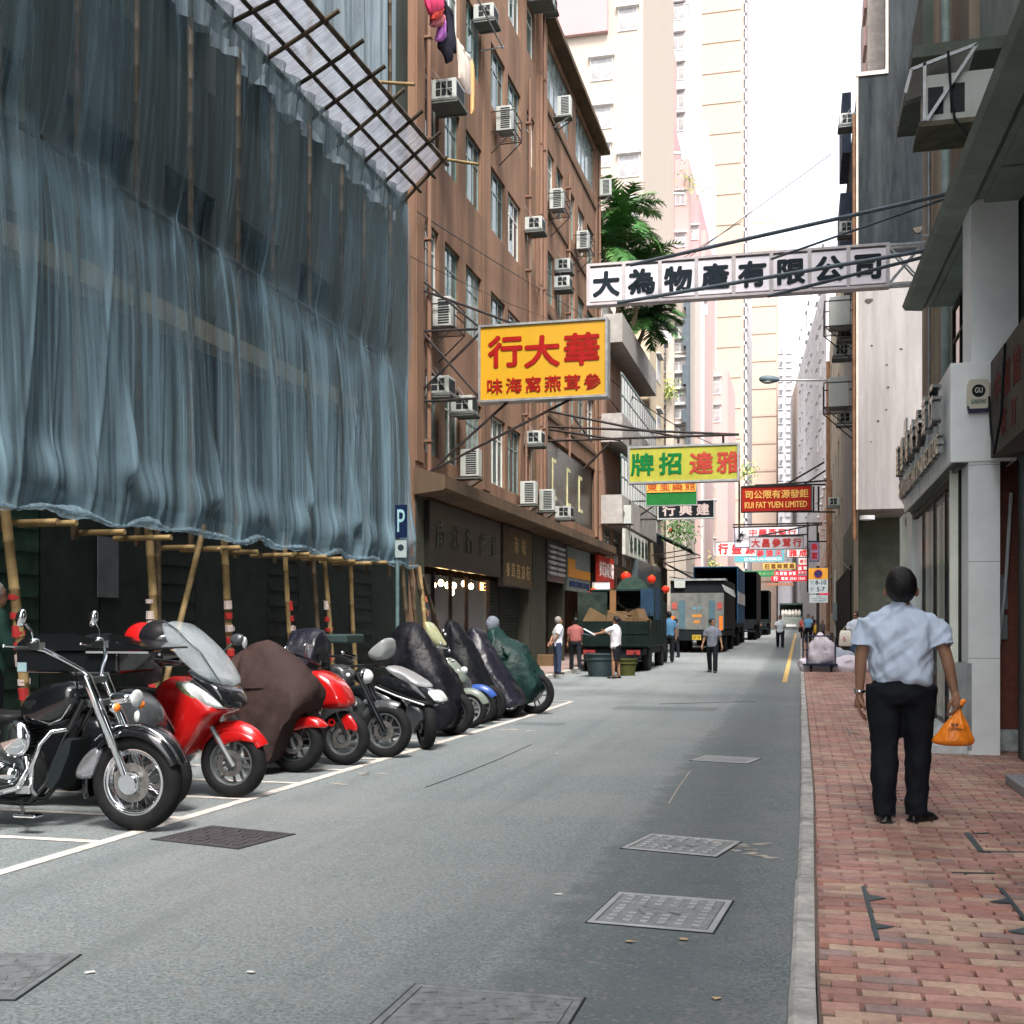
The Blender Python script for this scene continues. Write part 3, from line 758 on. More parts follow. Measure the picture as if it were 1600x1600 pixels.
def netfn(u, v):
    s = 5.6 + 12.95 * u; z = 2.38 + 6.0 * v
    g = 0; pull = 0; inn = 0
    for (yp, zp) in pins:
        d = s - yp
        if abs(d) < 1.2:
            k = math.exp(-(d / .5) ** 2); e = math.exp(-abs(z - zp) / (.6 if z > zp else 1.0))
            pull -= d * k * e * .93; inn += k * e
    out2 = 0
    for (yp, zp) in pins2:
        d = s - yp
        if abs(d) < .8: out2 += math.exp(-(d / .10) ** 2) * math.exp(-((z - zp) / (.10 if z < zp else .7)) ** 2)
    nz = noise.noise(V((s * .7, z * .28, 0)))
    n2 = noise.noise(V((s * 2.2, z * .5, 5.3)))
    ph = s + .22 * nz + .05 * n2
    a = .06 + .035 * max(0, noise.noise(V((s * .5, z * .5, 9))) + .2)
    sg = lambda x: math.copysign(abs(math.sin(x)) ** .6, math.sin(x))
    ph2 = ph + .12 * noise.noise(V((s * 1.3, z * .22, 3)))
    X = -6.30 + a * .8 * math.sin(2 * math.pi * .75 * ph2) + .022 * (1 - 2 * abs(math.sin(math.pi * 1.9 * ph2 + nz))) ** 3 + .004 * math.sin(2 * math.pi * 4.7 * ph + 4 * n2)
    X += -.20 * inn + .14 * out2 
    Y = s + pull + .03 * noise.noise(V((s * 3, z * .6, 2)))
    # the hem is bunched up and tied, so it bellies out and undulates
    if v < .12:
        t = 1 - v / .12; X += .10 * t * (1 + .6 * math.sin(s * 5.1 + math.sin(s * 2.3))) * math.sin(math.pi * min(1, t * 1.1))
        z += .05 * t * (noise.noise(V((s * 1.7, 0, 4))) * 1.3 + .4 * math.sin(s * 5.1))
    z -= .05 * inn
    Yend = 18.2 + .1 * math.sin(z * 1.2) + .13 * max(0, 5 - z)
    if Y > Yend: Y = Yend + (Y - Yend) * .2
    zb = 5.9 - .42 * abs(math.sin(math.pi * (s - 8.9) / 1.07)) + .15 * nz; k_ = max(0, min(1, (zb - z) / .35)); k_ = k_ * k_ * (3 - 2 * k_)
    rdg = lambda a_, b_, c_: max(0, 1 - 3.2 * abs(noise.noise(V((s * a_ + c_, z * b_, c_)))))
    dn = .30 + .05 * k_ + .12 * k_ * (5.8 - z) / 3.4 + .42 * noise.noise(V((s * 1.5, z * .10, 11))) + (.10 + .16 * k_) * rdg(3.2, .10, 2) ** 2 + (.20 + .22 * k_) * rdg(8.5, .14, 5) ** 5 + .10 * rdg(19, .3, 8) ** 5 + .22 * math.exp(-((z - zb + .22) / .22) ** 2) * (.3 + inn) + (.25 if v < .03 else 0)
    return (X, Y, z), (s, z), max(.06, dn)
net_m = netmat('netting_blue_grey', (0.225, 0.345, 0.42), -.07, .05)
no = net_obj('scaffold_netting', netfn, 760, 110, None, net_m)
tag(no, 'long blue grey translucent netting hanging in folds from the scaffold to just above the pavement', 'netting')
def hemfn(u, v):                    # gathered roll of net at the hem
    s = 5.6 + 12.85 * u; a = 2 * math.pi * v; r = .030 + .03 * noise.noise(V((s * 2.4, 0, 0))) + .012 * math.sin(s * 5.1) + .02 * noise.noise(V((s * 14, math.cos(a), math.sin(a))))
    z0 = 2.38 + .05 * (noise.noise(V((s * 1.7, 0, 4))) * 1.3 + .4 * math.sin(s * 5.1))
    return (-6.26 + math.cos(a) * r * 1.2, s, z0 + math.sin(a) * r), (s * 2, a)
net_obj('hem', hemfn, 420, 14, None, netmat('netting_hem', (0.30, 0.43, 0.51), .12, .5), no).matrix_parent_inverse = Matrix.Identity(4)
bpy.data.objects['hem'].data.transform(Matrix.Translation(V((0, 0, 0))))
# upper netting behind the catch fan
def netfn2(u, v):
    s = 5.6 + 12.75 * u; z = 8.2 + 8 * v; nz = noise.noise(V((s * .7, z * .28, 7)))
    ph = s + .15 * nz
    X = -6.62 + .07 * math.copysign(abs(math.sin(2 * math.pi * 1.2 * ph)) ** .6, math.sin(2 * math.pi * 1.2 * ph)) + .03 * math.sin(2 * math.pi * 3.9 * ph)
    return (X, s + .03 * nz, z), (s, z)
n2o = net_obj('upper_scaffold_netting', netfn2, 400, 60, None, netmat('netting_upper', (0.36, 0.45, 0.52), .4, .9))  # stronger daylight up here is put into the paler net colour
tag(n2o, 'paler netting above and behind the slanting bamboo catch fan', 'netting')
# ---------------------------------------------------------------- catch fan
fan = thing('bamboo_catch_fan', 'sloping bamboo lattice fan lined with pale netting, sticking out of the scaffold', 'scaffold fan', (-6.3, 17.8, 8.3))
def fi(y): return V((-6.32, y, 8.30))
def fo_(y): return V((-5.60 + (17.8 - y) * .012, y + .0, 8.92 - (17.8 - y) * .055))
def fp(y, t): return fi(y).lerp(fo_(y), t)
for t in (0.0, .36, .70, 1.0):
    m_ = MB(); bpole(m_, fp(5.5, t) , fp(18.05 if t else 17.8, t), .036 if t in (0, 1) else .028, step=.45); m_.build('pole', bamb if t < .9 else bamd, fan, smooth=60)
ys_ = [17.8, 16.95, 16.1, 15.3, 14.45, 13.65, 12.85, 12.0, 11.2, 10.4, 9.6, 8.8, 8.0, 7.2, 6.4]
for i, y in enumerate(ys_):
    m_ = MB(); bpole(m_, fp(y, -.12) + V((0, random.uniform(-.03, .03), -.03)), fp(y, 1.28 if i else 1.1) + V((0, random.uniform(-.05, .05), -.03)), .028); m_.build('pole', bamb if i % 3 else bamd, fan, smooth=60)
for (px, py, qx, qy) in ((570, 127, 648, 132), (690, 248, 748, 257)):
    Y0 = fp(15.4, 1).y if px < 600 else 17.95
    P = pY(px, py, Y0); Q = pY(qx, qy, Y0); m_ = MB(); bpole(m_, P, Q, .026); m_.build('pole', bam, fan, smooth=60)
def fanfn(u, v):
    y = 5.6 + 12.15 * u; t = -.02 + 1.02 * v; p = fp(y, t); sag = -.10 * math.sin(math.pi * min(1, max(0, t))) * (1 + .4 * math.sin(y * 3))
    w_ = .02 * noise.noise(V((y * 2.5, t * 9, 1))) + .012 * noise.noise(V((y * 11, t * 4, 2)))
    return (p.x, p.y, p.z + .0 + (sag * .3 + w_) + .06), (y, t * 1.5)
net_obj('fan_netting', fanfn, 300, 20, None, netmat('netting_fan', (0.40, 0.42, 0.48), .5, .85, .65), fan)
def skirt(u, v):                   # torn netting dangling from the inner edge of the fan
    y = 5.6 + 12.15 * u; r_ = .35 + .25 * noise.noise(V((y * 3.1, 0, 8))) + .2 * max(0, math.sin(y * 5.7))
    return (-6.22 - .06 * v + .05 * math.sin(y * 14), y, 8.30 + .05 - v * r_), (y, v)
net_obj('ragged_hem', skirt, 420, 8, None, netmat('netting_ragged', (0.22, 0.30, 0.33), .35, .9), fan)

# ================================================================ parking sign on the pavement edge
t = thing('parking_sign', 'blue P parking sign on a thin grey post in front of the netting', 'sign', (-5.9, 17.2, 0.12))
bs = pX(621, 880, -5.95); t.location = (bs.x, bs.y, .12)
m_ = MB(); m_.tube([(bs.x, bs.y, .12), (bs.x, bs.y, 3.22)], .03, 10); m_.build('post', mat('teal_grey_paint', (.10, .16, .17), .5, var=.2, damt=.3), t, smooth=60)
m_ = MB(); m_.bx(bs.x - .02, bs.x + .17, bs.y - .045, bs.y - .035, 2.72, 3.22); pl = m_.build('plate', mat('sign_blue', (.006, .014, .045), .4), t)
m_ = MB(); m_.text('P', (bs.x + .075, bs.y - .046, 2.98), XA, UP, .34, .12, .003, .01); m_.build('letter', mat('sign_pale', (.25, .42, .46), .5), pl)
m_ = MB(); m_.bx(bs.x - .02, bs.x + .16, bs.y - .045, bs.y - .035, 2.42, 2.68); pl2 = m_.build('lower_plate', mat('sign_grey', (.28, .34, .34), .5), t)
m_ = MB(); m_.ell((bs.x + .07, bs.y - .046, 2.57), (.05, .004, .05)); m_.build('symbol', mat('sign_black', (.02, .03, .04), .5), pl2)
# ================================================================ orange stucco building
def stucco(name, col, dirtc, amt=.75):
    m = mat(name, col, .88, var=.16, scale=1.6, bump=.25, bscale=60, dirt=dirtc, damt=amt, dscale=.9, streak=True); return m
orange = stucco('orange_stucco', (0.235, 0.140, 0.094), (0.080, 0.056, 0.040), .9)
orange2 = stucco('orange_ledge', (0.125, 0.085, 0.056), (0.045, 0.04, 0.03))
pinkst = stucco('pink_stucco', (0.50, 0.29, 0.22), (0.25, 0.15, 0.11))
XF = -7.6
ob = thing('orange_apartment_building', 'weathered orange stucco apartment block with rows of recessed windows, left side of the street', 'building', (XF, 22.3, 0))
cols = [(22.92, 23.85, 2), (24.3, 25.45, 2), (25.95, 27.3, 3), (28.2, 29.65, 3), (29.95, 31.4, 3), (32.15, 33.15, 1), (34.6, 35.95, 2), (36.3, 37.4, 2), (38.2, 39.4, 2), (40.0, 41.3, 2), (41.8, 43.2, 2)]
tops = [6.75, 9.88, 13.05, 16.2, 19.35]
holes = []; wins = []
for k, tp in enumerate(tops):
    for i, (a, c, n) in enumerate(cols):
        h = 1.6 if k else 1.75
        if k == 4 and i > 5:
            continue
        if n == 1: h = 1.45
        holes.append((a - 22.3, c - 22.3, tp - h - 4.3, tp - 4.3)); wins.append(((a + c) / 2, tp - h, c - a, h, n, k, i))
for (a, c) in ((34.9, 38.6), (39.6, 43.4)):
    holes.append((a - 22.3, c - 22.3, 17.75 - 4.3, 19.5 - 4.3)); wins.append(((a + c) / 2, 17.75, c - a, 1.75, 5, 5, 0))
# dark office front on the first floor, near the far end
holes = [h for h in holes if not (h[3] + 4.3 < 7 and h[0] + 22.3 > 34)]
wins = [w for w in wins if not (w[5] == 0 and w[0] > 34)]
holes.append((34.9 - 22.3, 43.6 - 22.3, 4.95 - 4.3, 7.3 - 4.3))
m_ = MB(); m_.wall((XF, 22.3, 4.3), (0, 1, 0), (0, 0, 1), (1, 0, 0), 22.2, 16.0, holes, .16)
m_.bx(-16, XF - .002, 22.26, 22.29, 0, 20.3); m_.bx(-16, XF - .002, 44.5, 44.53, 0, 20.3); m_.bx(-16, -15.95, 22.3, 44.5, 0, 20.3); m_.bx(-16, XF - .002, 22.3, 44.5, 20.3, 20.34)
# pilasters
for (a, c, d) in ((22.3, 22.75, .03), (33.35, 33.7, .10), (33.85, 34.05, .06), (34.2, 34.5, .10), (27.42, 28.1, .025), (43.5, 44.48, .06)):
    m_.bx(XF - .05, XF + d, a, c, 4.75, 20.0 if a > 33 else 20.2)
m_.build('wall', orange, ob)
rw = random.Random(5)
for (y, z, w, h, n, k, i) in wins:
    gm = rw.choice([dkglass, dkglass, glass2, glass2, glass3]) if k < 5 else glass3
    win_part(ob, (0, y - 22.3, z), R(90), round(w, 3), round(h, 3), n, 2, .10, frame_g if rw.random() < .75 else frame_w, gm)
m_ = MB()
prof = [(XF, 4.05), (XF + .62, 4.12), (XF + .66, 4.16), (XF + .66, 4.42), (XF + .5, 4.46), (XF + .14, 4.56), (XF, 4.58)]
m_.loft([[V((a, 22.2, z)) for a, z in prof], [V((a, 44.55, z)) for a, z in prof]])
m_.build('ledge', orange2, ob)
m_ = MB(); m_.bx(XF - .1, XF + .42, 34.2, 44.6, 19.75, 19.9); m_.bx(XF - .1, XF + .38, 22.3, 34.2, 20.15, 20.32); m_.bx(XF - .1, XF + .04, 22.3, 44.5, 20.32, 20.9)
for z in (7.85, 11.0, 14.1, 17.25): m_.bx(XF - .02, XF + .05, 34.5, 43.9, z, z + .12)
m_.build('cornice', orange2, ob)
pipem = mat('painted_pipe', (0.20, 0.12, 0.085), .6, var=.2, scale=6, damt=.6, dirt=(.16, .08, .05), streak=True)
for (y, z0, z1, r) in ((22.85, 4.6, 20, .05), (32.05, 4.6, 17, .04), (33.5, 4.6, 20, .06), (33.98, 4.6, 20, .05), (37.9, 7, 16.5, .04), (43.9, 4.6, 19.5, .05), (31.6, 4.6, 9, .035)):
    m_ = MB(); m_.tube([(XF + .11, y, z0), (XF + .11, y, z1)], r, 8)
    z = z0 + .6
    while z < z1: m_.bx(XF, XF + .17, y - .07, y + .07, z, z + .05); z += 2.1
    m_.build('drainpipe', pipem, ob, smooth=60)
# first floor office window band
m_ = MB(); m_.bx(XF - .155, XF - .12, 34.95, 43.55, 5.0, 7.25); m_.build('dark_panelling', mat('dark_panel', (.02, .028, .026), .3, var=.4), ob)
yel = mat('aged_yellow', (.55, .52, .30), .6, var=.2)
for y in (36.6, 39.0, 41.2):
    m_ = MB(); z0, z1 = 5.45, 6.75
    m_.bx(XF - .12, XF - .09, y - .45, y - .33, z0, z1); m_.bx(XF - .12, XF - .09, y - .33, y + .2, z0, z0 + .12); m_.bx(XF - .12, XF - .09, y - .33, y + .1, z1 - .12, z1)
    m_.build('window_trim', yel, ob)
# street level
stone = mat('dark_shop_cladding', (0.013, 0.014, 0.012), .35, var=.5, scale=2, damt=.3, dirt=(.06, .05, .035))
pier = mat('pier_render', (0.055, 0.055, 0.042), .8, var=.3, scale=3, damt=.6, dirt=(.04, .05, .035), streak=True)
inner = mat('shop_interior', (0.018, 0.017, 0.014), .8, var=.4)
for (a, c) in ((22.3, 22.8), (32.3, 34.6), (37.25, 37.5), (44.0, 44.5)): m_ = MB(); m_.bx(XF - .5, XF + .02, a, c, .12, 4.3); m_.build('pier', pier, ob)
m_ = MB(); m_.bx(XF - 3, XF - 2.9, 22.4, 44.4, .1, 4.2); m_.bx(XF - 3, XF - .1, 22.32, 22.38, .1, 4.2); m_.bx(XF - 3, XF - .4, 30.2, 30.3, .1, 4.2); m_.bx(XF - 3, XF, 22.4, 44.4, .1, .125); m_.bx(XF - 3, XF, 22.4, 44.4, 4.15, 4.25)
for y in (22.45, 23.6, 25, 26.3): m_.bx(XF - 1.5, XF - 1.1, y, y + .6, .13, 1.1)
m_.build('shop_interior', inner, ob)
for (a, c) in ((28.75, 30.1), (30.2, 32.2)):
    m_ = MB(); z = .14
    while z < 2.5: m_.bx(XF - .35, XF - .3, a, c, z, z + .075); z += .09
    m_.build('roller_shutter', mat('dark_shutter2', (.03, .034, .03), .6, var=.3), ob)
m_ = MB(); m_.bx(XF - .22, XF - .21, 22.85, 28.6, .5, 2.5); m_.build('shop_glass', mat('shop_glass', (.8, .8, .8), .05, var=0, trans=.0, alpha=.12, rvar=0), ob)
for y in (22.85, 24.0, 25.3, 26.6, 28.6): m_ = MB(); m_.bx(XF - .24, XF - .14, y - .03, y + .03, .12, 2.55); m_.build('shop_frame', dkmetal, ob)
# goods on shelves inside the lit shop
m_ = MB(); rs = random.Random(2); mats_g = [mat('goods_orange', (.45, .14, .03), .6, var=.3), mat('goods_pale', (.35, .38, .3), .6, var=.3), mat('goods_dark_red', (.16, .03, .02), .6, var=.3)]
for y in range(26):
    for z in (.9, 1.25, 1.6, 1.95):
        m_.cur = rs.randrange(3); yy = 22.7 + y * .16; m_.bx(XF - 1.35, XF - 1.2, yy, yy + .12, z, z + rs.uniform(.12, .26))
m_.build('shop_goods', mats_g, ob)
bulbm = mat('lit_bulb', (1, .8, .5), .5, var=0, emit=(1.0, .62, .28), estr=12)
proto = None
for i, (px, py) in enumerate(((677, 914), (689, 911), (699.5, 914.5), (709, 915), (706, 926), (725, 912), (736, 916))):
    P = pX(px, py, XF - .55 - (.4 if i == 4 else 0))
    lb = ['leftmost glowing bulb in the dark shop under the vertical characters', 'second glowing bulb from the left in the dark shop', 'third glowing bulb, left of the pair over the shop counter', 'fourth glowing bulb, right of the pair over the shop counter', 'lowest glowing bulb, hanging below the row in the dark shop', 'small glowing bulb to the right of the main row in the shop', 'rightmost oval bulb beside the orange light box'][i]
    if proto is None:
        proto = thing('hanging_bulb', lb, 'lamp', P, group='bulbs lighting the shop')
        m_ = MB(); m_.ell((0, 0, 0), (.065, .065, .08)); m_.build('bulb', bulbm, proto, world=False, smooth=180)
        m_ = MB(); m_.tube([(0, 0, .07), (0, 0, .5)], .006, 5); m_.tube([(0, 0, .07), (0, 0, .13)], .02, 8); m_.build('cord', black, proto, world=False)
    else: dup(proto, P, None, lb)
P = pX(755, 917, XF - .5); t = thing('light_box', 'glowing orange light box at the right of the shop bulbs', 'lamp', P)
m_ = MB(); m_.bx(-.03, .03, -.45, .45, -.1, .1); m_.build('glowing_panel', mat('lit_orange', (1, .5, .2), .5, var=0, emit=(1, .42, .12), estr=2.6), t, world=False)
m_ = MB()
for a_, b_, c_, d_ in ((-.48, .48, .1, .125), (-.48, .48, -.125, -.1), (-.48, -.45, -.1, .1), (.45, .48, -.1, .1)): m_.bx(-.04, .04, a_, b_, c_, d_)
m_.build('frame', dkmetal, t, world=False)

# shop signs along the orange building --------------------------------
def wall_sign(name, label, y0, y1, z0, z1, face, txts, tmat, X=XF + .06, th=.12, frame=None):
    t = thing(name, label, 'sign', (X, (y0 + y1) / 2, z0))
    m_ = MB(); m_.bx(X - th / 2, X + th / 2, y0, y1, z0, z1); bo = m_.build('board', face, t)
    for (s, yc, zc, h, w_, vert, gap, tm) in txts:
        m_ = MB(); m_.text(s, (X + th / 2, yc, zc), YA, UP, h, w_, .02, .012, gap, vert); m_.build('lettering', tm or tmat, t)
    if frame:
        m_ = MB(); e = .05
        m_.bx(X - th/2, X + th/2 + .02, y0 - e, y1 + e, z1, z1 + e); m_.bx(X - th/2, X + th/2 + .02, y0 - e, y1 + e, z0 - e, z0); m_.bx(X - th/2, X + th/2 + .02, y0 - e, y0, z0, z1); m_.bx(X - th/2, X + th/2 + .02, y1, y1 + e, z0, z1)
        m_.build('frame', frame, t)
    return t
dimgrey = mat('dim_letter', (.10, .10, .08), .5, var=.3)
wall_sign('shop_sign', 'long black shop sign with five dim grey Chinese characters above the glowing bulbs', 22.85, 28.7, 2.62, 4.0, stone,
          [('南北行參茸'[i], 23.6 + i * 1.12, 3.33, .62, None, False, None, dimgrey) for i in range(5)], dimgrey)
brown = mat('brown_board', (.085, .062, .035), .6, var=.5, scale=3, damt=.4, dirt=(.03, .03, .02))
tan_l = mat('tan_letter', (.34, .24, .12), .6, var=.3)
wall_sign('shop_sign', 'brown board with tan Chinese characters right of the black shop sign', 28.95, 32.3, 2.45, 3.98, brown,
          [('海味', 30.8, 3.55, .5, None, False, .9, tan_l), ('參茸燕窩行', 30.6, 2.85, .42, None, False, .58, tan_l)], tan_l, frame=dkmetal)
# louvre panel
t = thing('louvred_vent_panel', 'dark panel with two columns of white slats above the doorway', 'vent', (XF + .1, 35.9, 2.9))
m_ = MB(); m_.bx(XF - .02, XF + .06, 34.6, 37.3, 2.75, 4.05); m_.build('backing', stone, t)
m_ = MB()
for (a, c) in ((34.8, 35.7), (35.95, 37.1)):
    for j in range(6): m_.box((XF + .1, (a + c) / 2, 3.0 + j * .17), (.09, c - a, .075), Matrix.Rotation(R(30), 3, 'Y'))
m_.build('slat', mat('grey_slat', (.40, .44, .43), .5, var=.2), t)
bl = mat('board_grey_green', (.20, .24, .22), .7, var=.2, damt=.3)
t = wall_sign('shop_sign', 'grey green shop board with an orange stripe and dark blue lettering below', 37.55, 41.8, 2.55, 4.02, bl,
          [('SWALLOW NEST HOUSE', 39.7, 2.78, .2, 3.7, False, None, mat('blue_letter', (.03, .05, .14), .6))], bl, th=.1)
m_ = MB(); m_.bx(XF + .111, XF + .135, 37.6, 41.75, 3.0, 3.3); m_.bx(XF + .111, XF + .135, 37.6, 38.8, 3.3, 3.62); m_.build('orange_stripe', mat('orange_paint', (.62, .27, .05), .6, var=.2, scale=9), t)
wall_sign('shop_sign', 'red shop board with white Chinese characters and an orange foot', 42.2, 45.9, 2.85, 4.0, mat('sign_red', (.50, .045, .03), .55, var=.15),
          [('參茸海味藥材', 44.05, 3.5, .62, .5, False, .58, mat('sign_white', (.75, .72, .68), .5, var=.05))], None, X=XF + .3)
t = wall_sign('shop_sign', 'orange strip of small characters at the foot of the red shop board', 42.2, 46.1, 2.42, 2.82, mat('orange_paint', (.62, .27, .05), .6),
          [('批發零售歡迎光臨', 44.1, 2.62, .3, None, False, .46, mat('sign_red', (.50, .045, .03)))], None, X=XF + .31)
# hanging white banner
P = pX(939, 927, XF + .9); t = thing('paper_banner', 'white paper banner hanging under the red shop board', 'banner', (P.x, P.y, P.z - .35))
m_ = MB(); m_.sheet(lambda u, v: (P.x + .62 * (u - .5), P.y + .05 * math.sin(v * 3), P.z + .4 - .95 * v), 2, 8); m_.build('sheet', mat('paper_white', (.75, .73, .74), .8, var=.05), t, smooth=180)
m_ = MB(); m_.tube([(P.x - .35, P.y, P.z + .4), (P.x + .35, P.y, P.z + .4)], .015, 6); m_.build('rod', black, t)

# air conditioners on the orange building
F90 = R(90)
for kd, px, py, lb in [
    ('box', 676, 171, 'large pale window air conditioner below the hanging laundry, topmost left'),
    ('small', 744, 42, 'small grey air conditioner at the top edge of the picture, right of the black garment'),
    ('cage', 774, 216, 'air conditioner in a black iron cage on the third window column'),
    ('tall', 866, 186, 'air conditioner on a white bracket just under the roof eave of the orange building'),
    ('small', 823, 366, 'window air conditioner beside the drainpipe, above the left end of the yellow sign'),
    ('cage', 857, 335, 'caged air conditioner right of the double drainpipe, upper of the two cages there'),
    ('cage', 899, 396, 'caged air conditioner next to the palms, right end of the facade'),
    ('small', 869, 428, 'air conditioner left of the white overhead sign, under the cages'),
    ('tall', 933, 309, 'last air conditioner at the roof corner of the orange building, against the palms'),
    ('cage', 676, 520, 'caged air conditioner in front of the green framed windows left of the yellow sign'),
    ('small', 671, 622, 'dim air conditioner low behind the sign struts, nearest the netting'),
    ('small', 709, 650, 'dim air conditioner under the lower left corner of the yellow sign'),
    ('tall', 714, 748, 'upright condenser standing on the ledge near the netting'),
    ('small', 822, 698, 'bluish air conditioner on the middle of the first floor'),
    ('tall', 808, 790, 'upright condenser with a slatted side on the ledge, larger of a pair'),
    ('tall', 838, 800, 'smaller upright condenser on the ledge, right of the slatted one'),
    ('small', 870, 812, 'dark sided air conditioner on the ledge below the yellow trimmed windows'),
    ('small', 868, 455, 'shadowed air conditioner above the right half of the yellow sign'),
    ('small', 843, 20, 'air conditioner at the roof edge in the top left of the sky side'),
    ('box', 829, 10, 'air conditioner seen from below at the top edge over the drainpipes')]:
    P = pX(px, py, XF); P.x = XF + .0
    put_ac(kd, P, F90, lb)
# laundry
P = pX(663, 45, XF); t = thing('laundry_pole', 'metal pole over the windows with washing hung on it, top of the orange building', 'laundry pole', (XF + .5, P.y, P.z))
z = 14.35
m_ = MB(); m_.tube([(XF + .55, 22.6, z + 1.15), (XF + .55, 27.3, z + 1.15)], .02, 8); m_.bar((XF, 22.9, z + 1.1), (XF + .6, 22.9, z + 1.15), .03); m_.bar((XF, 27.2, z + 1.1), (XF + .6, 27.2, z + 1.15), .03)
m_.build('pole', galv, t)
def cloth(label, pts, col, cat='laundry', X=XF + .5, seed=0, name='hanging_garment'):
    """outline given in the photograph; hangs in the plane of the pole with its own folds and thickness"""
    P3 = [pX(a, b_, X) for a, b_ in pts]; cy = sum(p.y for p in P3) / len(P3); cz = sum(p.z for p in P3) / len(P3)
    m_ = MB(); n = len(P3); lay = []
    for t_, k in ((-.05, .8), (-.02, .98), (.02, .98), (.05, .8)):
        lay.append([V((X + t_ + .05 * noise.noise(V((p.y * 4, p.z * 1.2, seed))), cy + (p.y - cy) * k, cz + (p.z - cz) * k)) for p in P3])
    m_.loft(lay); o = m_.build(name, mat('cloth_' + label.split()[0] + str(seed), col, .9, var=.35, scale=4, streak=True), None, smooth=60)
    tag(o, label, cat, 'washing on the pole')
def dens(pts, n=3):
    o = []
    for i in range(len(pts)):
        a, b_ = pts[i], pts[(i + 1) % len(pts)]
        for k in range(n): o.append((a[0] + (b_[0] - a[0]) * k / n + random.uniform(-.5, .5), a[1] + (b_[1] - a[1]) * k / n + random.uniform(-.5, .5)))
    return o
cloth('bright pink shirt bundled on the laundry pole', dens([(663, -12), (690, -12), (694, 8), (692, 15), (670, 24), (665, 10)]), (.80, .06, .16), seed=1, X=XF + .62)
cloth('coral red top hanging under the pink shirt', dens([(671, 18), (692, 14), (690, 25), (681, 33), (672, 30)]), (.75, .08, .06), seed=2, X=XF + .6)
cloth('faded rose cloth below the coral top', dens([(672, 30), (692, 22), (696, 28), (690, 42), (678, 43), (671, 40)]), (.42, .12, .14), seed=6, X=XF + .56)
cloth('purple garment between the pink and the black washing', dens([(686, 40), (697, 30), (697, 58), (688, 66), (682, 64)]), (.40, .13, .42), seed=3, X=XF + .54)
cloth('ragged black garment on the laundry pole', dens([(692, -5), (700, 8), (707, 22), (712, 60), (712, 84), (706, 82), (705, 96), (699, 100), (690, 80), (683, 72), (688, 60), (697, 50)]), (.012, .011, .02), seed=4, X=XF + .5)
cloth('cream towel drooping over the pole', dens([(712, 56), (722, 72), (735, 92), (735, 150), (727, 146), (716, 122), (715, 90)]), (.62, .52, .45), seed=5, X=XF + .5)
cloth('narrow orange and white striped towel beside the cream one', dens([(735, 92), (740, 102), (740, 178), (735, 178)]), (.60, .33, .15), seed=7, X=XF + .48)
# ================================================================ right side of the street
tile = mat('white_cladding', (0.84, 0.88, 0.88), .45, var=.07, scale=2, damt=.25, dirt=(.60, .65, .65), dscale=1.5)
tile2 = mat('grey_green_render', (0.22, 0.26, 0.24), .7, var=.2, scale=2, damt=.4, dirt=(.12, .15, .13))
marble = mat('marble_trim', (0.66, 0.70, 0.70), .3, var=.2, scale=4, damt=.4, dirt=(.3, .32, .31), dscale=6)
steel = mat('brushed_steel', (0.35, 0.38, 0.39), .3, metal=.8, var=.2, scale=5)
paleint = mat('pale_shop_panel', (0.74, 0.78, 0.68), .5, var=.12, scale=2)
def clearglass():
    return mat('clear_glass', (.5, .6, .6), .04, var=0, alpha=.10, rvar=0, spec=.12)
# --- white clad shop with the canopy (its block runs from behind the camera to Y 18)
sb = thing('white_clad_shop', 'white clad corner shop with raised metal letters on a curved fascia', 'building', (1.9, 15, .12))
def joints(mb, x0, x1, y, z0, z1, step=.62):
    z = z0 + step
    while z < z1: mb.bx(x0, x1, y - .0015, y, z - .002, z + .002); z += step
m_ = MB(); m_.bx(1.61, 1.90, 12.1, 12.6, .12, 3.0); m_.build('pillar', tile, sb)
m_ = MB(); joints(m_, 1.612, 1.898, 12.1, .12, 3.0, .95); m_.build('panel_joint', mat('joint_dark', (.12, .13, .13), .8), sb)
m_ = MB(); m_.bx(1.60, 1.64, 12.095, 12.10, .16, 1.02); m_.bx(1.50, 1.605, 12.12, 12.5, .12, 1.02); m_.build('steel_guard', steel, sb)
# plinth and show windows
m_ = MB(); m_.bx(1.27, 1.607, 12.12, 17.2, .12, .20); m_.bx(1.33, 1.607, 12.2, 17.1, .20, .26); m_.build('plinth', marble, sb)
m_ = MB(); m_.bx(2.25, 2.3, 12.6, 18.6, .12, 3.05); m_.bx(1.50, 2.3, 18.55, 18.6, .12, 3.05); m_.bx(1.5, 2.28, 12.62, 12.66, .12, 3.05); m_.build('shop_wall', paleint, sb)
m_ = MB(); 
for y in (12.64, 13.75, 14.9, 16.2, 17.4): m_.bx(1.58, 1.62, y - .022, y + .022, .2, 3.02)
m_.bx(1.56, 1.63, 12.66, 18.5, 2.9, 3.0); m_.build('window_frame', dkmetal, sb)
m_ = MB(); m_.bx(1.59, 1.6, 12.66, 18.5, .2, 2.95); m_.build('shop_window', clearglass(), sb)
for i, (y, w_) in enumerate(((13.2, .62), (14.35, .7), (15.6, .8), (16.9, .8))):
    m_ = MB(); m_.bx(1.68, 1.71, y - w_ / 2 - .1, y + w_ / 2 + .1, .27, 2.88); m_.build('display_panel', paleint, sb)
for y0, y1 in ((17.35, 18.2), (18.6, 19.4)):
    m_ = MB(); m_.bx(1.55, 1.9, y0, y1, .12, 3.1); m_.build('pillar', tile, sb)
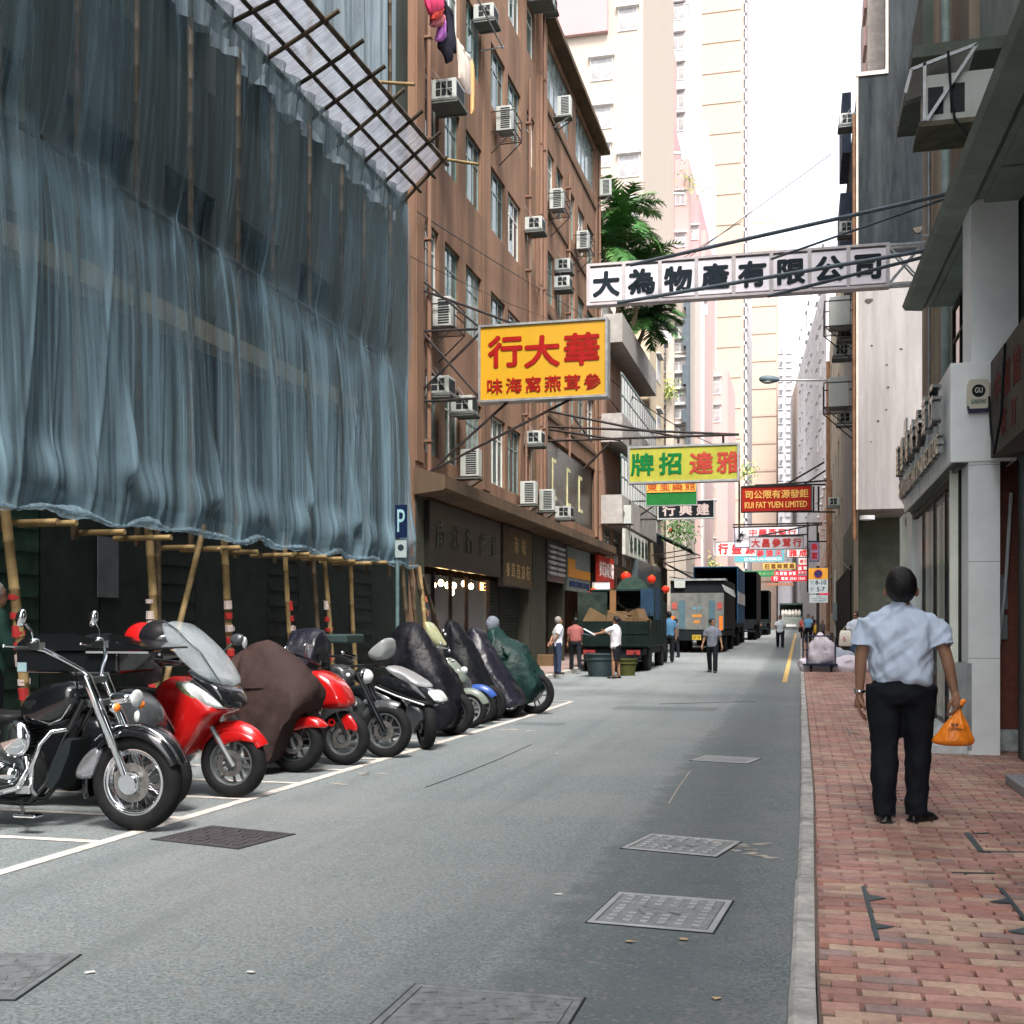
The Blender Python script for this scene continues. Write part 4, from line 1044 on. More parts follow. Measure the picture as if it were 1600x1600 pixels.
# fascia box
XB = 1.44
m_ = MB(); m_.bx(XB, 2.05, 12.08, 17.3, 3.0, 3.98); m_.build('fascia', tile, sb, bevel=.01)
m_ = MB(); m_.bx(XB + .02, 2.0, 12.12, 17.2, 2.992, 3.0); m_.bx(1.52, 1.56, 12.2, 17.2, 2.96, 2.992); m_.build('soffit', mat('soffit_dark', (.10, .12, .11), .6), sb)
m_ = MB()
for y in (13.1, 14.1, 15.1, 16.1, 17.0): m_.bx(XB - .0015, XB, y - .002, y + .002, 3.0, 3.98)
m_.build('panel_joint', MATS['joint_dark'], sb)
# curved end of the fascia with three mouldings
def arc_prof(z0, z1, off, y0=17.3, x0=XB, n=14):
    A = []; B = []
    for i in range(n + 1):
        a = math.pi / 2 * i / n
        A.append(V((2.6 - (2.6 - x0 + off) * math.cos(a) ** 1.0, y0 + (3.0 + off) * math.sin(a), z0)))
    return A
def curved(mb, z0, z1, off, th=.05):
    A = arc_prof(z0, z1, off); Bk = arc_prof(z0, z1, off - th)
    mb.loft([[a, a + V((0, 0, z1 - z0)), b + V((0, 0, z1 - z0)), b] for a, b in zip(A, Bk)])
m_ = MB(); curved(m_, 3.22, 3.98, 0, .12); m_.build('curved_fascia', tile, sb, smooth=40)
m_ = MB(); curved(m_, 3.98, 4.35, -.02, .03); m_.build('glass_balustrade', mat('tinted_glass', (.3, .34, .34), .1, var=.2, alpha=.75), sb, smooth=40)
for z in (3.30, 3.43, 3.56, 3.69):
    m_ = MB(); curved(m_, z, z + .035, .05, .08); m_.build('moulding', steel, sb, smooth=40)
# raised metal letters: large characters, smaller Latin line
lm = mat('letter_steel', (0.20, 0.21, 0.20), .25, metal=.9, var=.3, scale=6)
for i_, c_ in enumerate('滙豐海味參茸行'): m_ = MB(); m_.text(c_, (XB - .05, 14.65 + (3 - i_) * .7, 3.66), -YA, UP, .44, .44, .09, .03); m_.build('chinese_letter', lm, sb)
m_ = MB(); m_.text('KWUN FUNG HAIR & MARINE CULTURE', (XB - .03, 14.6, 3.24), -YA, UP, .2, 4.5, .06, .02)
m_.build('latin_letters', lm, sb)
# wall above the fascia, piers and window
m_ = MB(); m_.bx(1.66, 2.1, 12.3, 12.9, 3.98, 6.0); m_.build('pillar', tile, sb)
m_ = MB(); m_.bx(2.08, 2.5, 12.9, 17.5, 3.98, 6.2); m_.bx(2.12, 2.5, 17.5, 17.6, 3.98, 6.2); m_.build('upper_wall', tile2, sb)
win_part(sb, (2.04 - 1.9, 14.0 - 15, 4.05), -F90, 1.5, 1.6, 2, 2, .02, dkmetal, dkglass)
win_part(sb, (2.04 - 1.9, 16.2 - 15, 4.05), -F90, 1.5, 1.6, 2, 2, .02, dkmetal, dkglass)
# big concrete canopy
m_ = MB()
can = mat('canopy_concrete', (0.22, 0.27, 0.24), .6, var=.15, scale=1.5, damt=.5, dirt=(.10, .12, .105), dscale=1)
def cz(y): return 5.84 - (17.2 - y) * .045
rings = []
for y in (-4, 6, 10, 14, 17.15):
    z = cz(y); rings.append([V((1.44, y, z)), V((1.40, y, z + .06)), V((1.52, y, z + .34)), V((5, y, z + .34)), V((5, y, z + .02)), V((1.72, y, z + .03)), V((1.66, y, z - .02))])
m_.loft(rings); m_.build('canopy', can, sb)
m_ = MB()
for (a, c) in ((2, 6.3), (6.36, 11.2), (11.26, 17.0)):
    m_.loft([[V((1.78, a, cz(a) - .01)), V((4.9, a, cz(a) - .01)), V((4.9, a, cz(a) + .02)), V((1.78, a, cz(a) + .02))], [V((1.78, c, cz(c) - .01)), V((4.9, c, cz(c) - .01)), V((4.9, c, cz(c) + .02)), V((1.78, c, cz(c) + .02))]])
m_.build('soffit_panel', can, sb)
m_ = MB(); m_.bx(2.5, 8, 12.9, 17.6, .1, 12); m_.bx(2.3, 8, -10, 12.9, 5.9, 22); m_.build('rear_wall', tile2, sb)
# alarm box
P = pY(1528, 620, 12.07); t = thing('alarm_box', 'cream burglar alarm box with a round black emblem on the white fascia', 'alarm box', (P.x, P.y, P.z - .16))
m_ = MB(); prof = [(-.085, -.13), (-.105, -.08), (-.105, .12), (-.085, .16), (-.06, .17), (.06, .17), (.085, .16), (.105, .12), (.105, -.08), (.085, -.13)]
m_.loft([[V((P.x + x, P.y + d, P.z + z)) for x, z in [(a * k, b_ * k) for a, b_ in prof]] for d, k in ((.02, 1), (-.03, 1), (-.05, .93))]); m_.build('casing', mat('alarm_cream', (.62, .60, .50), .4, var=.05), t, smooth=50)
m_ = MB(); m_.loft([[V((P.x + x, P.y + d, P.z - .13 + z)) for x, z in [(-.09, -.03), (.09, -.03), (.105, .035), (-.105, .035)]] for d in (.01, -.045)]); m_.build('blue_base', mat('navy_plastic', (.012, .012, .05), .3), t)
m_ = MB(); m_.disc((P.x, P.y - .052, P.z + .05), YA, .062, .004, 28); m_.build('emblem', mat('emblem_black', (.01, .02, .02), .5), t)
m_ = MB(); m_.text('GU', (P.x, P.y - .055, P.z + .055), XA, UP, .05, .07, .002, .03); m_.build('emblem_letters', mat('alarm_cream'  , (.6, .6, .5)), t)
m_ = MB(); m_.text('GUARDWAY', (P.x, P.y - .052, P.z - .055), XA, UP, .042, .14, .002, .02); m_.build('lettering', mat('alarm_green', (.02, .12, .10), .5), t)

# --- brick strip, conduit, dark glass shop at the right edge
brk = bpy.data.materials.new('red_brick_wall'); N, L = nt(brk); b_ = N['Principled BSDF']
tc = N.new('ShaderNodeTexCoord'); mp = N.new('ShaderNodeMapping'); mp.inputs['Rotation'].default_value = (R(90), 0, 0); L.new(tc.outputs['Object'], mp.inputs[0])
bt = N.new('ShaderNodeTexBrick'); bt.inputs['Scale'].default_value = 9; bt.inputs['Color1'].default_value = (.22, .055, .03, 1); bt.inputs['Color2'].default_value = (.15, .04, .025, 1); bt.inputs['Mortar'].default_value = (.09, .05, .04, 1); bt.inputs['Mortar Size'].default_value = .015
L.new(mp.outputs[0], bt.inputs['Vector']); L.new(bt.outputs[0], b_.inputs['Base Color']); b_.inputs['Roughness'].default_value = .7
t = thing('brick_shop', 'narrow red brick wall strip and dark glazed shopfront at the right edge of the picture', 'building', (2.0, 10, .12))
m_ = MB(); m_.bx(1.95, 2.6, 12.55, 12.7, .3, 3.6); m_.build('brick_wall', brk, t)
m_ = MB(); m_.bx(1.90, 2.6, 12.4, 12.7, .12, .34); m_.build('broken_plinth', mat('chipped_plaster', (.42, .46, .44), .9, var=.35, scale=9, bump=.6, bscale=12), t, bevel=.03)
m_ = MB(); m_.bx(2.03, 2.09, 10.9, 11.9, .12, 3.05); m_.bx(2.03, 2.09, 9.6, 9.7, .12, 3.05); m_.build('door_frame', mat('dark_green_metal', (.035, .05, .048), .35, metal=.5, var=.3), t)
m_ = MB(); m_.bx(2.055, 2.065, 9.7, 10.9, .2, 3.0); m_.build('glass_door', mat('dark_door_glass', (.03, .045, .045), .06, var=.5), t)
m_ = MB(); m_.bx(2.12, 8, 5.0, 12.4, .12, 5.8); m_.build('inner_wall', mat('inner_dark', (.02, .025, .025), .6), t)
m_ = MB(); m_.bx(1.60, 2.1, 8.4, 9.95, .12, .2); t2 = m_.build('entrance_step', mat('grey_granite', (.30, .30, .31), .6, var=.25, scale=30), t, bevel=.01)
m_ = MB(); m_.bx(1.96, 2.03, 12.45, 12.55, 1.55, 1.9); m_.bx(1.97, 2.03, 12.46, 12.55, 1.25, 1.5); m_.build('meter_box', mat('meter_grey', (.20, .24, .24), .5, var=.2), t, bevel=.01)
# conduit
pts = [pY(a, b1, 12.4) for a, b1 in ((1580, 770), (1572, 900), (1566, 960), (1556, 1050), (1549, 1100), (1550, 1145), (1556, 1170))]
m_ = MB(); m_.tube(pts, .018, 8); tag(m_.build('conduit', mat('pvc_white', (.5, .54, .54), .5), smooth=60), 'white plastic conduit drooping down beside the red brick strip', 'pipe')
# brown sign box at right edge
Pa = pX(1566, 590, 1.78); t = thing('brown_shop_sign', 'weathered brown sign box with faded red characters at the right edge', 'sign', (1.85, 11.2, 2.9))
m_ = MB(); m_.bx(1.80, 2.15, 10.0, 12.0, 3.02, 3.95); m_.build('sign_box', mat('brown_sign', (.10, .09, .075), .7, var=.4, scale=3, damt=.5, dirt=(.05, .03, .025)), t)
m_ = MB(); m_.text('中醫館', (1.80, 11.1, 3.62), -YA, UP, .34, .4, .006, .02, .5); m_.text('跌打', (1.80, 11.0, 3.25), -YA, UP, .26, .3, .006, .02, .5); m_.build('faded_letters', mat('faded_red', (.16, .035, .03), .7, var=.5, scale=20), t)
cab = [V((1.80, 11.9, 3.6)) + V((-.03, 0, 0)), V((1.76, 11.7, 3.2)), V((1.74, 11.4, 2.98)), V((1.77, 11.2, 3.3)), V((1.77, 11.0, 3.9))]
m_ = MB(); m_.tube(cab, .012, 6); m_.build('cable', black, t, smooth=60)

# --- large air conditioner under a raised hood, and slabs, top right
slabm = mat('slab_green_grey', (0.10, 0.12, 0.105), .8, var=.25, scale=2, damt=.5, dirt=(.07, .06, .03))
up = thing('upper_block', 'upper floors of the right hand block with dark projecting slabs over the canopy', 'building', (2.4, 18, 6))
m_ = MB(); m_.bx(1.75, 3.2, 17.9, 19.6, 9.6, 9.75); m_.bx(1.75, 1.9, 17.9, 19.6, 9.75, 10.9); m_.bx(1.35, 3.2, 15.0, 17.4, 8.4, 8.55); m_.build('balcony_slab', slabm, up)
m_ = MB(); m_.bx(2.35, 3.4, 17.6, 24, 4.0, 24); m_.build('wall', mat('tan_stained', (.27, .23, .18), .85, var=.25, scale=2, damt=.7, dirt=(.12, .08, .05), streak=True), up)
m_ = MB(); m_.tube([(2.15, 18.6, 4), (2.15, 18.6, 16)], .07, 10); m_.build('downpipe', mat('pipe_green', (.30, .38, .36), .5, var=.2, damt=.4), up, smooth=60)
m_ = MB(); m_.tube([(2.0, 19.5, 4), (2.0, 19.5, 16)], .03, 8); m_.bar((1.9, 19.4, 7.6), (2.3, 19.4, 7.6), .03); m_.build('thin_pipe', galv, up, smooth=60)
P = pY(1465, 150, 13.4); hx, hy, hz = P.x, P.y, P.z
t = thing('air_conditioner', 'big pale air conditioner under a tilted metal hood, high on the right above the canopy', 'air conditioner', (hx, hy, hz - .3))
m_ = MB(); m_.bx(hx - .12, hx + .62, hy, hy + .6, hz - .28, hz + .24); m_.build('casing', acw, t, bevel=.01)
m_ = MB(); m_.bx(hx - .10, hx + .06, hy - .004, hy, hz - .2, hz + .1); m_.bx(hx + .13, hx + .28, hy - .004, hy, hz - .2, hz + .12); m_.build('vent', acdark, t)
m_ = MB(); m_.bx(hx - .2, hx + .7, hy - .05, hy + .66, hz - .34, hz - .285); m_.build('tray', mat('rusty_tray', (.09, .085, .06), .9, var=.4, damt=.4), t)
m_ = MB()
for a, c in (((-.28, .30), (.40, .50)), ((-.12, -.28), (.40, .50)), ((-.14, -.28), (-.14, .36)), ((-.28, .30), (-.34, .05))):
    m_.bar((hx + a[0], hy - .04, hz + a[1]), (hx + c[0], hy - .04, hz + c[1]), .035)
m_.bar((hx - .28, hy + .8, hz + .3), (hx + .4, hy + .8, hz + .5), .035); m_.build('strut', galv, t)
m_ = MB(); m_.prism([(hx - .28, hy - .02, hz + .31), (hx + .40, hy - .02, hz + .51), (hx + .40, hy + .85, hz + .51), (hx - .28, hy + .85, hz + .31)], (0, 0, .012)); m_.prism([(hx - .29, hy - .02, hz + .30), (hx - .29, hy + .8, hz + .3), (hx - .36, hy + .8, hz + .04), (hx - .36, hy - .02, hz + .04)], (.012, 0, 0))
m_.build('hood', mat('hood_sheet', (.62, .60, .58), .5, var=.1), t)
m_ = MB(); m_.tube([(hx + .1, hy - .07, hz + .45), (hx + .13, hy - .08, hz), (hx + .17, hy - .07, hz - .3), (hx + .4, hy - .03, hz - .6), (hx + .7, hy + .1, hz - .75)], .013, 6); m_.build('cable', black, t, smooth=60)

# --- stained tenement, its blank gable faces us
dgrey = mat('blackened_render', (0.010, 0.013, 0.016), .9, var=.5, scale=1.6, damt=.9, dirt=(.05, .058, .062), dscale=1.1, streak=True, bump=.3, bscale=14)
pgrey = mat('pale_render', (0.27, 0.255, 0.25), .85, var=.2, scale=1.8, damt=.8, dirt=(.165, .155, .14), dscale=1.3, streak=True, bump=.2, bscale=20)
creamst = mat('cream_stained', (0.40, 0.36, 0.29), .85, var=.18, scale=1.4, damt=.6, dirt=(.20, .15, .10), dscale=.8, streak=True)
GY = 36.6; gx0 = pY(1341, 700, GY).x; gx1 = 7.5
zt1 = pY(1341, 120, GY).z; zb = pY(1341, 796, GY).z; zm = pY(1341, 400, GY).z
xs = pY(1388, 60, GY).x
XT0 = gx0
tn = thing('tenement', 'tall stained tenement with a blackened blank gable above and pale render below', 'building', (gx0, GY, 0))
m_ = MB(); m_.bx(gx0, gx1, GY, GY + 12, zm, zt1); m_.bx(xs, gx1, GY, GY + 12, zt1, zt1 + 12); m_.build('dark_wall', dgrey, tn)
m_ = MB(); m_.bx(gx0 - .01, gx1, GY - .01, GY + 12, zb, zm); m_.build('pale_wall', pgrey, tn)
m_ = MB(); m_.bx(gx0 - .06, gx0, GY - .02, GY + .1, zb, zt1 + .1); m_.bx(gx0 - .06, xs, GY - .04, GY + .2, zt1, zt1 + .12); m_.bx(xs - .08, xs, GY - .02, GY + .1, zt1 + .12, zt1 + 12); m_.build('edge_trim', mat('edge_cream', (.45, .40, .34), .8, var=.2), tn)
# ground floor below the overhang: passage, dark opening, gate
m_ = MB(); m_.bx(2.9, 7.5, GY - 3, GY - 2.6, 0, 5.0); m_.build('ground_floor_wall', mat('green_grey_wall', (.11, .125, .10), .85, var=.2, scale=2, damt=.5, dirt=(.05, .055, .045)), tn)
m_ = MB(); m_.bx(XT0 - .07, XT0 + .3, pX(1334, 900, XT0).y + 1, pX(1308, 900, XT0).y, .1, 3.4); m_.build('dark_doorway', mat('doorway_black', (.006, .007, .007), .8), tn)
m_ = MB(); m_.bx(gx0 - .02, gx1, GY + 3, GY + 12, .1, zb); m_.build('ground_floor_wall', mat('green_grey_wall', (.11, .125, .10), .85, var=.2, scale=2, damt=.5, dirt=(.10, .11, .09)), tn)
m_ = MB(); m_.bx(3.25, 3.6, 24, 33.4, 0, 12); m_.build('side_wall', MATS['tan_stained'], up)
m_ = MB(); m_.bx(3.2, 4.2, GY - 3.04, GY - 3.0, .4, 1.9); m_.build('service_gate', mat('gate_dark', (.03, .04, .035), .6), tn)
m_ = MB()
for i in range(11): m_.bx(2.35 + i * .14, 2.36 + i * .14 + .02, GY - 3.1, GY - 3.08, .15, 2.0)
for z in (.3, .8, 1.3, 1.9): m_.bx(2.35, 3.8, GY - 3.1, GY - 3.08, z, z + .03)
m_.build('grille', dkmetal, tn)
P = pY(1352, 720, GY - .1)
for (px, py, r_) in ((1357, 470, .16), (1362, 540, .05), (1386, 570, .05), (1408, 545, .05), (1388, 605, .06), (1385, 640, .05), (1372, 658, .06), (1361, 690, .04), (1380, 450, .06), (1434, 358, .18)):
    P = pY(px, py, GY - .02); m_ = MB(); n_ = 9; m_.prism([P + V((math.cos(2 * math.pi * i / n_) * r_ * random.uniform(.5, 1), 0, math.sin(2 * math.pi * i / n_) * r_ * .7 * random.uniform(.5, 1))) for i in range(n_)], (0, .06, 0)); m_.build('chipped_spot', mat('spall_dark', (.07, .06, .05), .9, var=.4), tn)
m_ = MB(); m_.disc(pY(1355, 809, GY - .3), UP, .22, .12, 16); m_.build('ceiling_lamp', mat('lamp_white', (.6, .6, .6), .4), tn)
# street facade of the tenement
XT = gx0
def fX(px): return pX(px, 900, XT).y
m_ = MB(); ztop = 17.9
m_.wall((XT, GY + 36, .1), (0, -1, 0), (0, 0, 1), (-1, 0, 0), 36, ztop - .1, [(4 + i * 4.2, 5.6 + i * 4.2, 5 + k * 3.1, 6.7 + k * 3.1) for i in range(7) for k in range(4)] + [(25.5, 31.5, .05, 3.3)], .5)
m_.bx(XT, gx1, GY + 36, GY + 36.05, 0, ztop); m_.bx(XT + .001, gx1, GY + 12, GY + 36, ztop - .05, ztop)
m_.build('street_wall', creamst, tn)
k_ = 0
for i in range(7):
    for k in range(4): win_part(tn, (.0, (GY + 36 - (4.8 + i * 4.2)) - GY, 5.1 + k * 3.1), -F90, 1.5, 1.6, 2, 2, .3, frame_g, dkglass)
for (px, z0, z1, r_) in ((1293.5, 1, 17, .10), (1296, 5, 16, .05), (1299, 2, 9, .05)):
    P = pX(px, 900, XT - .12); m_ = MB(); m_.tube([(XT - .12, P.y, z0), (XT - .12, P.y, z1)], r_, 8); m_.build('drainpipe', mat('rusty_pipe', (.26, .14, .08), .7, var=.3, damt=.4), tn, smooth=60)
m_ = MB(); m_.tube([(XT - .1, GY + .15, 4), (XT - .1, GY + .15, 17)], .07, 8); m_.build('drainpipe', MATS['rusty_pipe'], tn, smooth=60)
m_ = MB(); yy = fX(1308); m_.tube([(XT - .15, yy + 7, 3.9), (XT - .15, yy - 2, 3.9), (XT - .15, yy - 2, .5)], .04, 8); m_.build('conduit_pipe', mat('pipe_cream', (.42, .43, .38), .6), tn, smooth=60)
m_ = MB(); m_.bx(XT - .25, XT, yy - 2.2, yy - 1.2, 1.6, 2.4); m_.build('meter_box', MATS['meter_grey'], tn)
# balcony boxes high on the street side
m_ = MB(); P = pY(1362, 60, GY + 2); m_.bx(P.x - .15, xs, GY + 1.5, GY + 6, zt1 + .3, zt1 + 4.2); m_.build('balcony', mat('balcony_cream', (.42, .37, .33), .8, var=.2, damt=.4), tn)
m_ = MB()
for j in range(3): m_.bx(P.x - .24, P.x - .15, GY + 1.8, GY + 3, zt1 + .6 + j * 1.2, zt1 + 1.2 + j * 1.2)
m_.build('awning', mat('balcony_pink', (.45, .30, .28), .8), tn)
# awnings and dark boxes
for (px, py, qx, qy, Yk) in ((1315, 155, 1345, 245, 6), (1312, 310, 1343, 392, 5)):
    A = pX(qx, qy, XT); yk = GY + Yk; A = pY(px, py, yk); B = pY(qx, qy, yk)
    m_ = MB(); m_.bx(A.x, XT + .02, yk - .5, yk + 2.5, B.z, A.z); m_.build('enclosed_balcony', mat('dark_sheet', (.03, .04, .06), .7, var=.4), tn)
# ACs and cages on the tenement's street side (seen edge on)
for kd, px, py, lb, sc in [
    ('box', 1332, 560, 'lower grey air conditioner of the pair beside the rusty pipe on the right tenement', None),
    ('small', 1334, 532, 'upper pale air conditioner of the pair beside the rusty pipe on the right tenement', None),
    ('small', 1333, 664, 'air conditioner just below the lower iron cage on the right tenement', None),
    ('cage', 1334, 640, 'lower black iron cage crammed with plants on the right tenement', 1.6),
    ('cage', 1336, 515, 'upper black iron cage under the white overhead sign on the right tenement', 1.6),
    ('small', 1312, 792, 'lone air conditioner low on the cream wall above the parking sign', None),
    ('small', 1337, 200, 'air conditioner high on the right tenement against the sky', None),
    ('small', 1336, 368, 'air conditioner on the right tenement just above the white overhead sign', None)]:
    P = pX(px, py, XT)
    if P.y < GY + .5: P = V((XT, GY + .8, EYE + (YH_ - py) * (GY + .8) / F_))
    if P.y > 60: P.y = 60
    put_ac(kd, P, -F90, lb, 'air conditioners on the right tenement', sc)

# --- doorway goods
P = pZ(1300, 1006, .3); 

# --- street lamp
A = pY(1338, 596, 40); B = pY(1218, 594, 40); C_ = pY(1186, 593, 40)
t = thing('street_lamp', 'grey street lamp head on a long thin arm reaching over the road', 'street lamp', A)
m_ = MB(); m_.tube([A, A.lerp(B, .5) + V((0, 0, .02)), B], .035, 8); m_.build('arm', galv, t, smooth=60)
m_ = MB(); d_ = C_ - B; pts = [B, B + d_ * .12, B + d_ * .35, B + d_ * .7, C_ - d_ * .06, C_]; m_.tube([p + V((0, 0, .02)) for p in pts], [.05, .09, .13, .13, .09, .03], 12, sq=1.0)
for i in range(len(m_.v)): m_.v[i].y = 40 + (m_.v[i].y - 40) * 1.1
m_.build('lamp_head', mat('lamp_grey', (.10, .14, .16), .4, var=.2), t, smooth=60)
m_ = MB(); m_.ell(B.lerp(C_, .55) + V((0, 0, -.07)), (.22, .12, .07)); m_.build('lens', mat('lens', (.3, .33, .33), .2), t, smooth=180)

# --- right kerb parking sign
t = thing('parking_restriction_sign', 'no waiting sign with an orange top and hours 8-10 and 5-7 on a dark pole', 'sign', (.52, 33.5, .18))
px_ = pY(1278, 1030, 33.5).x; t.location = (px_, 33.5, ground(33.5) + .12)
m_ = MB(); m_.tube([(px_, 33.5, .15), (px_, 33.5, 3.05)], .045, 10); m_.build('post', dkmetal, t, smooth=60)
def plate(x0, y0, x1, y1, m, nm='plate'):
    a = pY(x0, y0, 33.43); c = pY(x1, y1, 33.43); mb = MB(); mb.bx(a.x, c.x, 33.42, 33.44, c.z, a.z); return mb.build(nm, m, t), (a + c) / 2
pw = mat('plate_pale', (.50, .58, .60), .4, var=.05); pk = mat('plate_ink', (.02, .02, .025), .5)
po, c0 = plate(1263.5, 888, 1293.5, 905, mat('plate_orange', (.75, .36, .05), .4, var=.05), 'orange_plate')
m_ = MB(); m_.disc(c0 + V((0, -.015, 0)), YA, .12, .006, 28); m_.build('roundel', mat('roundel_blue', (.03, .04, .16), .4), po)
m_ = MB(); m_.disc(c0 + V((0, -.018, 0)), YA, .12, .006, 28, .095); m_.bar(c0 + V((-.075, -.02, .075)), c0 + V((.075, -.02, -.075)), .02, .006); m_.build('red_ring', mat('roundel_red', (.35, .04, .06), .4), po)
po, c0 = plate(1263.5, 905.5, 1293.5, 927, pw, 'hours_plate')
m_ = MB()
for s, dz in (('8-10', .11), ('5-7', -.085)):
    m_.text(s, c0 + V((.07, -.012, dz)), XA, UP, .115, None, .004, .03)
    m_.text('時間', c0 + V((-.17, -.012, dz + .03)), XA, UP, .05, .05, .003, 0, .055); m_.text('am', c0 + V((-.17, -.012, dz - .035)), XA, UP, .03, None, .003)
m_.build('hours', pk, po)
po, c0 = plate(1265, 929.5, 1293.5, 941.5, pw, 'lower_plate')
m_ = MB(); m_.text('Except', c0 + V((0, -.012, .06)), XA, UP, .045, None, .003); m_.text('General Parking', c0 + V((0, -.012, .005)), XA, UP, .045, .40, .003, .01); m_.text('公眾假期除外', c0 + V((0, -.012, -.055)), XA, UP, .05, .05, .003, 0, .07); m_.build('words', pk, po)
po, c0 = plate(1280, 926.8, 1296, 929.8, mat('pink_tape', (.8, .04, .10), .5), 'pink_tape')

# ================================================================ rest of the canyon behind the camera (outside the frame, it shades the street)
t = thing('block_behind', 'plain rendered block on the right pavement behind the viewpoint', 'building', (4, -8, 0))
m_ = MB(); m_.bx(2.9, 12, -22, -1, 0, 24); m_.build('wall', tile2, t)
# ================================================================ further buildings
def bld(name, label, x0, x1, y0, y1, z1, m, cat='building', z0=0):
    t = thing(name, label, cat, ((x0 + x1) / 2, y0, z0)); mb = MB(); mb.bx(x0, x1, y0, y1, z0 - .1 if z0 == 0 else z0, z1); mb.build('wall', m, t); return t
def wl(t, x, y, z, face):  # location of a window relative to its building
    return (x - t.location.x, y - t.location.y, z - t.location.z)
cream = mat('far_cream', (.42, .36, .31), .9, var=.06, scale=.3, damt=.3, dirt=(.34, .29, .24), dscale=.15, streak=True)
pinkw = mat('far_pink', (.45, .33, .315), .9, var=.05, scale=.3, damt=.3, dirt=(.38, .28, .26), dscale=.12, streak=True)
pinkd = mat('far_rose', (.43, .28, .285), .9, var=.05, scale=.3)
beige = mat('far_beige', (.47, .36, .29), .9, var=.05, scale=.2, damt=.25, dirt=(.41, .31, .25), dscale=.1)
whitew = mat('far_white', (.55, .52, .51), .8, var=.04, scale=.3)
lilac = mat('far_pale', (.48, .46, .47), .8, var=.06, scale=.3)
fwh = mat('far_frame', (.62, .62, .62), .6, var=.05); fgl = mat('far_glass', (.30, .29, .29), .3, var=.5, scale=1); fgl2 = mat('far_glass_pale', (.38, .36, .38), .4, var=.3, scale=1)  # far glass paled so the towers dissolve as if in haze
yp = lambda px, py, Y: pY(px, py, Y)
# B2: cream and orange block with the long glazed balconies, roof garden
B2Y0, B2Y1 = 44.6, 56.0
b2 = thing('balcony_block', 'low peach and cream block with glazed balconies and palms on its roof', 'building', (-8, B2Y0, 0))
peach = stucco('peach_stucco', (0.50, 0.31, 0.23), (0.30, 0.19, 0.14))
m_ = MB(); m_.bx(-16, -7.6, B2Y0, B2Y1, 0, 13.2); m_.build('wall', peach, b2)
for k, (z0, z1) in enumerate(((12.6, 14.2), (8.7, 10.0), (5.5, 6.8))):
    m_ = MB(); m_.bx(-7.6, -6.75, B2Y0 + .2, B2Y1 - .1, z0 - .12, z0); m_.bx(-6.83, -6.75, B2Y0 + .2, B2Y1 - .1, z0, z0 + 1.0); m_.bx(-7.6, -6.83, B2Y0 + .2, B2Y0 + .3, z0, z0 + 1.0); m_.build('balcony', mat('balcony_grey', (.36, .34, .32), .8, var=.2, damt=.5, dirt=(.2, .19, .18)), b2)
    if k:
        m_ = MB(); 
        for j in range(15): y = B2Y0 + .25 + j * .77; m_.bx(-6.81, -6.77, y, y + .05, z0 + 1.0, z0 + 2.5)
        m_.bx(-6.82, -6.76, B2Y0 + .2, B2Y1 - .1, z0 + 2.5, z0 + 2.6); m_.bx(-6.815, -6.765, B2Y0 + .2, B2Y1 - .1, z0 + 1.7, z0 + 1.74)
        fo = m_.build('window', frame_g, b2); m_ = MB(); m_.bx(-6.80, -6.785, B2Y0 + .2, B2Y1 - .1, z0 + 1.0, z0 + 2.5); m_.build('pane', glass2, fo)
m_ = MB(); m_.bx(-16, -7.5, B2Y0 - .1, B2Y1 + .1, 13.2, 13.45); m_.bx(-7.65, -7.5, B2Y0 - .1, B2Y1 + .1, 13.45, 14.3); m_.build('roof_slab', MATS['balcony_grey'], b2)
for y in (46, 49, 52, 54.5):
    for z in (1.0,): m_ = MB(); m_.bx(-7.62, -7.55, y, y + 2.2, 0.12, 3.4); m_.build('shopfront', stone, b2)
for y in (46.2, 48.6, 51, 53.4): win_part(b2, wl(b2, -7.59, y, 3.9, 0), F90, 1.4, 1.4, 2, 2, .0, frame_g, dkglass)
# pier and small column beyond
c2 = thing('cream_block', 'cream rendered block with a blank end wall, just past the balcony block', 'building', (-8, B2Y1, 0))
m_ = MB(); m_.bx(-16, -7.1, B2Y1 + .02, 62, 0, 16.5); m_.build('wall', mat('c_cream', (.55, .46, .33), .85, var=.1, damt=.4, dirt=(.42, .34, .22)), c2)
m_ = MB(); m_.bx(-7.1, -6.9, 57, 61.9, 0, 4.4); m_.build('shopfront', mat('shop_tan', (.30, .27, .20), .8, var=.2), c2)
for k in range(4): far_window(c2, wl(c2, -7.1, 59.5, 5.5 + k * 2.8, 0), F90, 1.5, 1.3, fwh, fgl)
# tall pink tower behind
pt = thing('pink_tower', 'tall pale pink residential tower rising behind the orange building', 'building', (-15, 64, 0))
E_ = yp(1005, 300, 64).x
m_ = MB(); m_.bx(-40, E_, 64, 80, 0, 62); m_.build('wall', cream, pt)
zr = yp(950, 50, 63.9).z; m_ = MB(); m_.bx(-40, yp(950, 50, 63.9).x, 63.7, 64, zr, 62); m_.build('upper_panel', pinkd, pt)
for (px, py, w_) in ((940, 126, 1.3), (938, 202, 1.3), (938, 262, 1.2), (981, 48, 1.1), (1004, 275, 1.2), (1010, 345, 1.2)):
    P = yp(px, py, 64); P.x = min(P.x, E_ - .8); far_window(pt, wl(pt, P.x, 63.98, P.z, 0), 0, w_, 1.3, fwh, fgl)
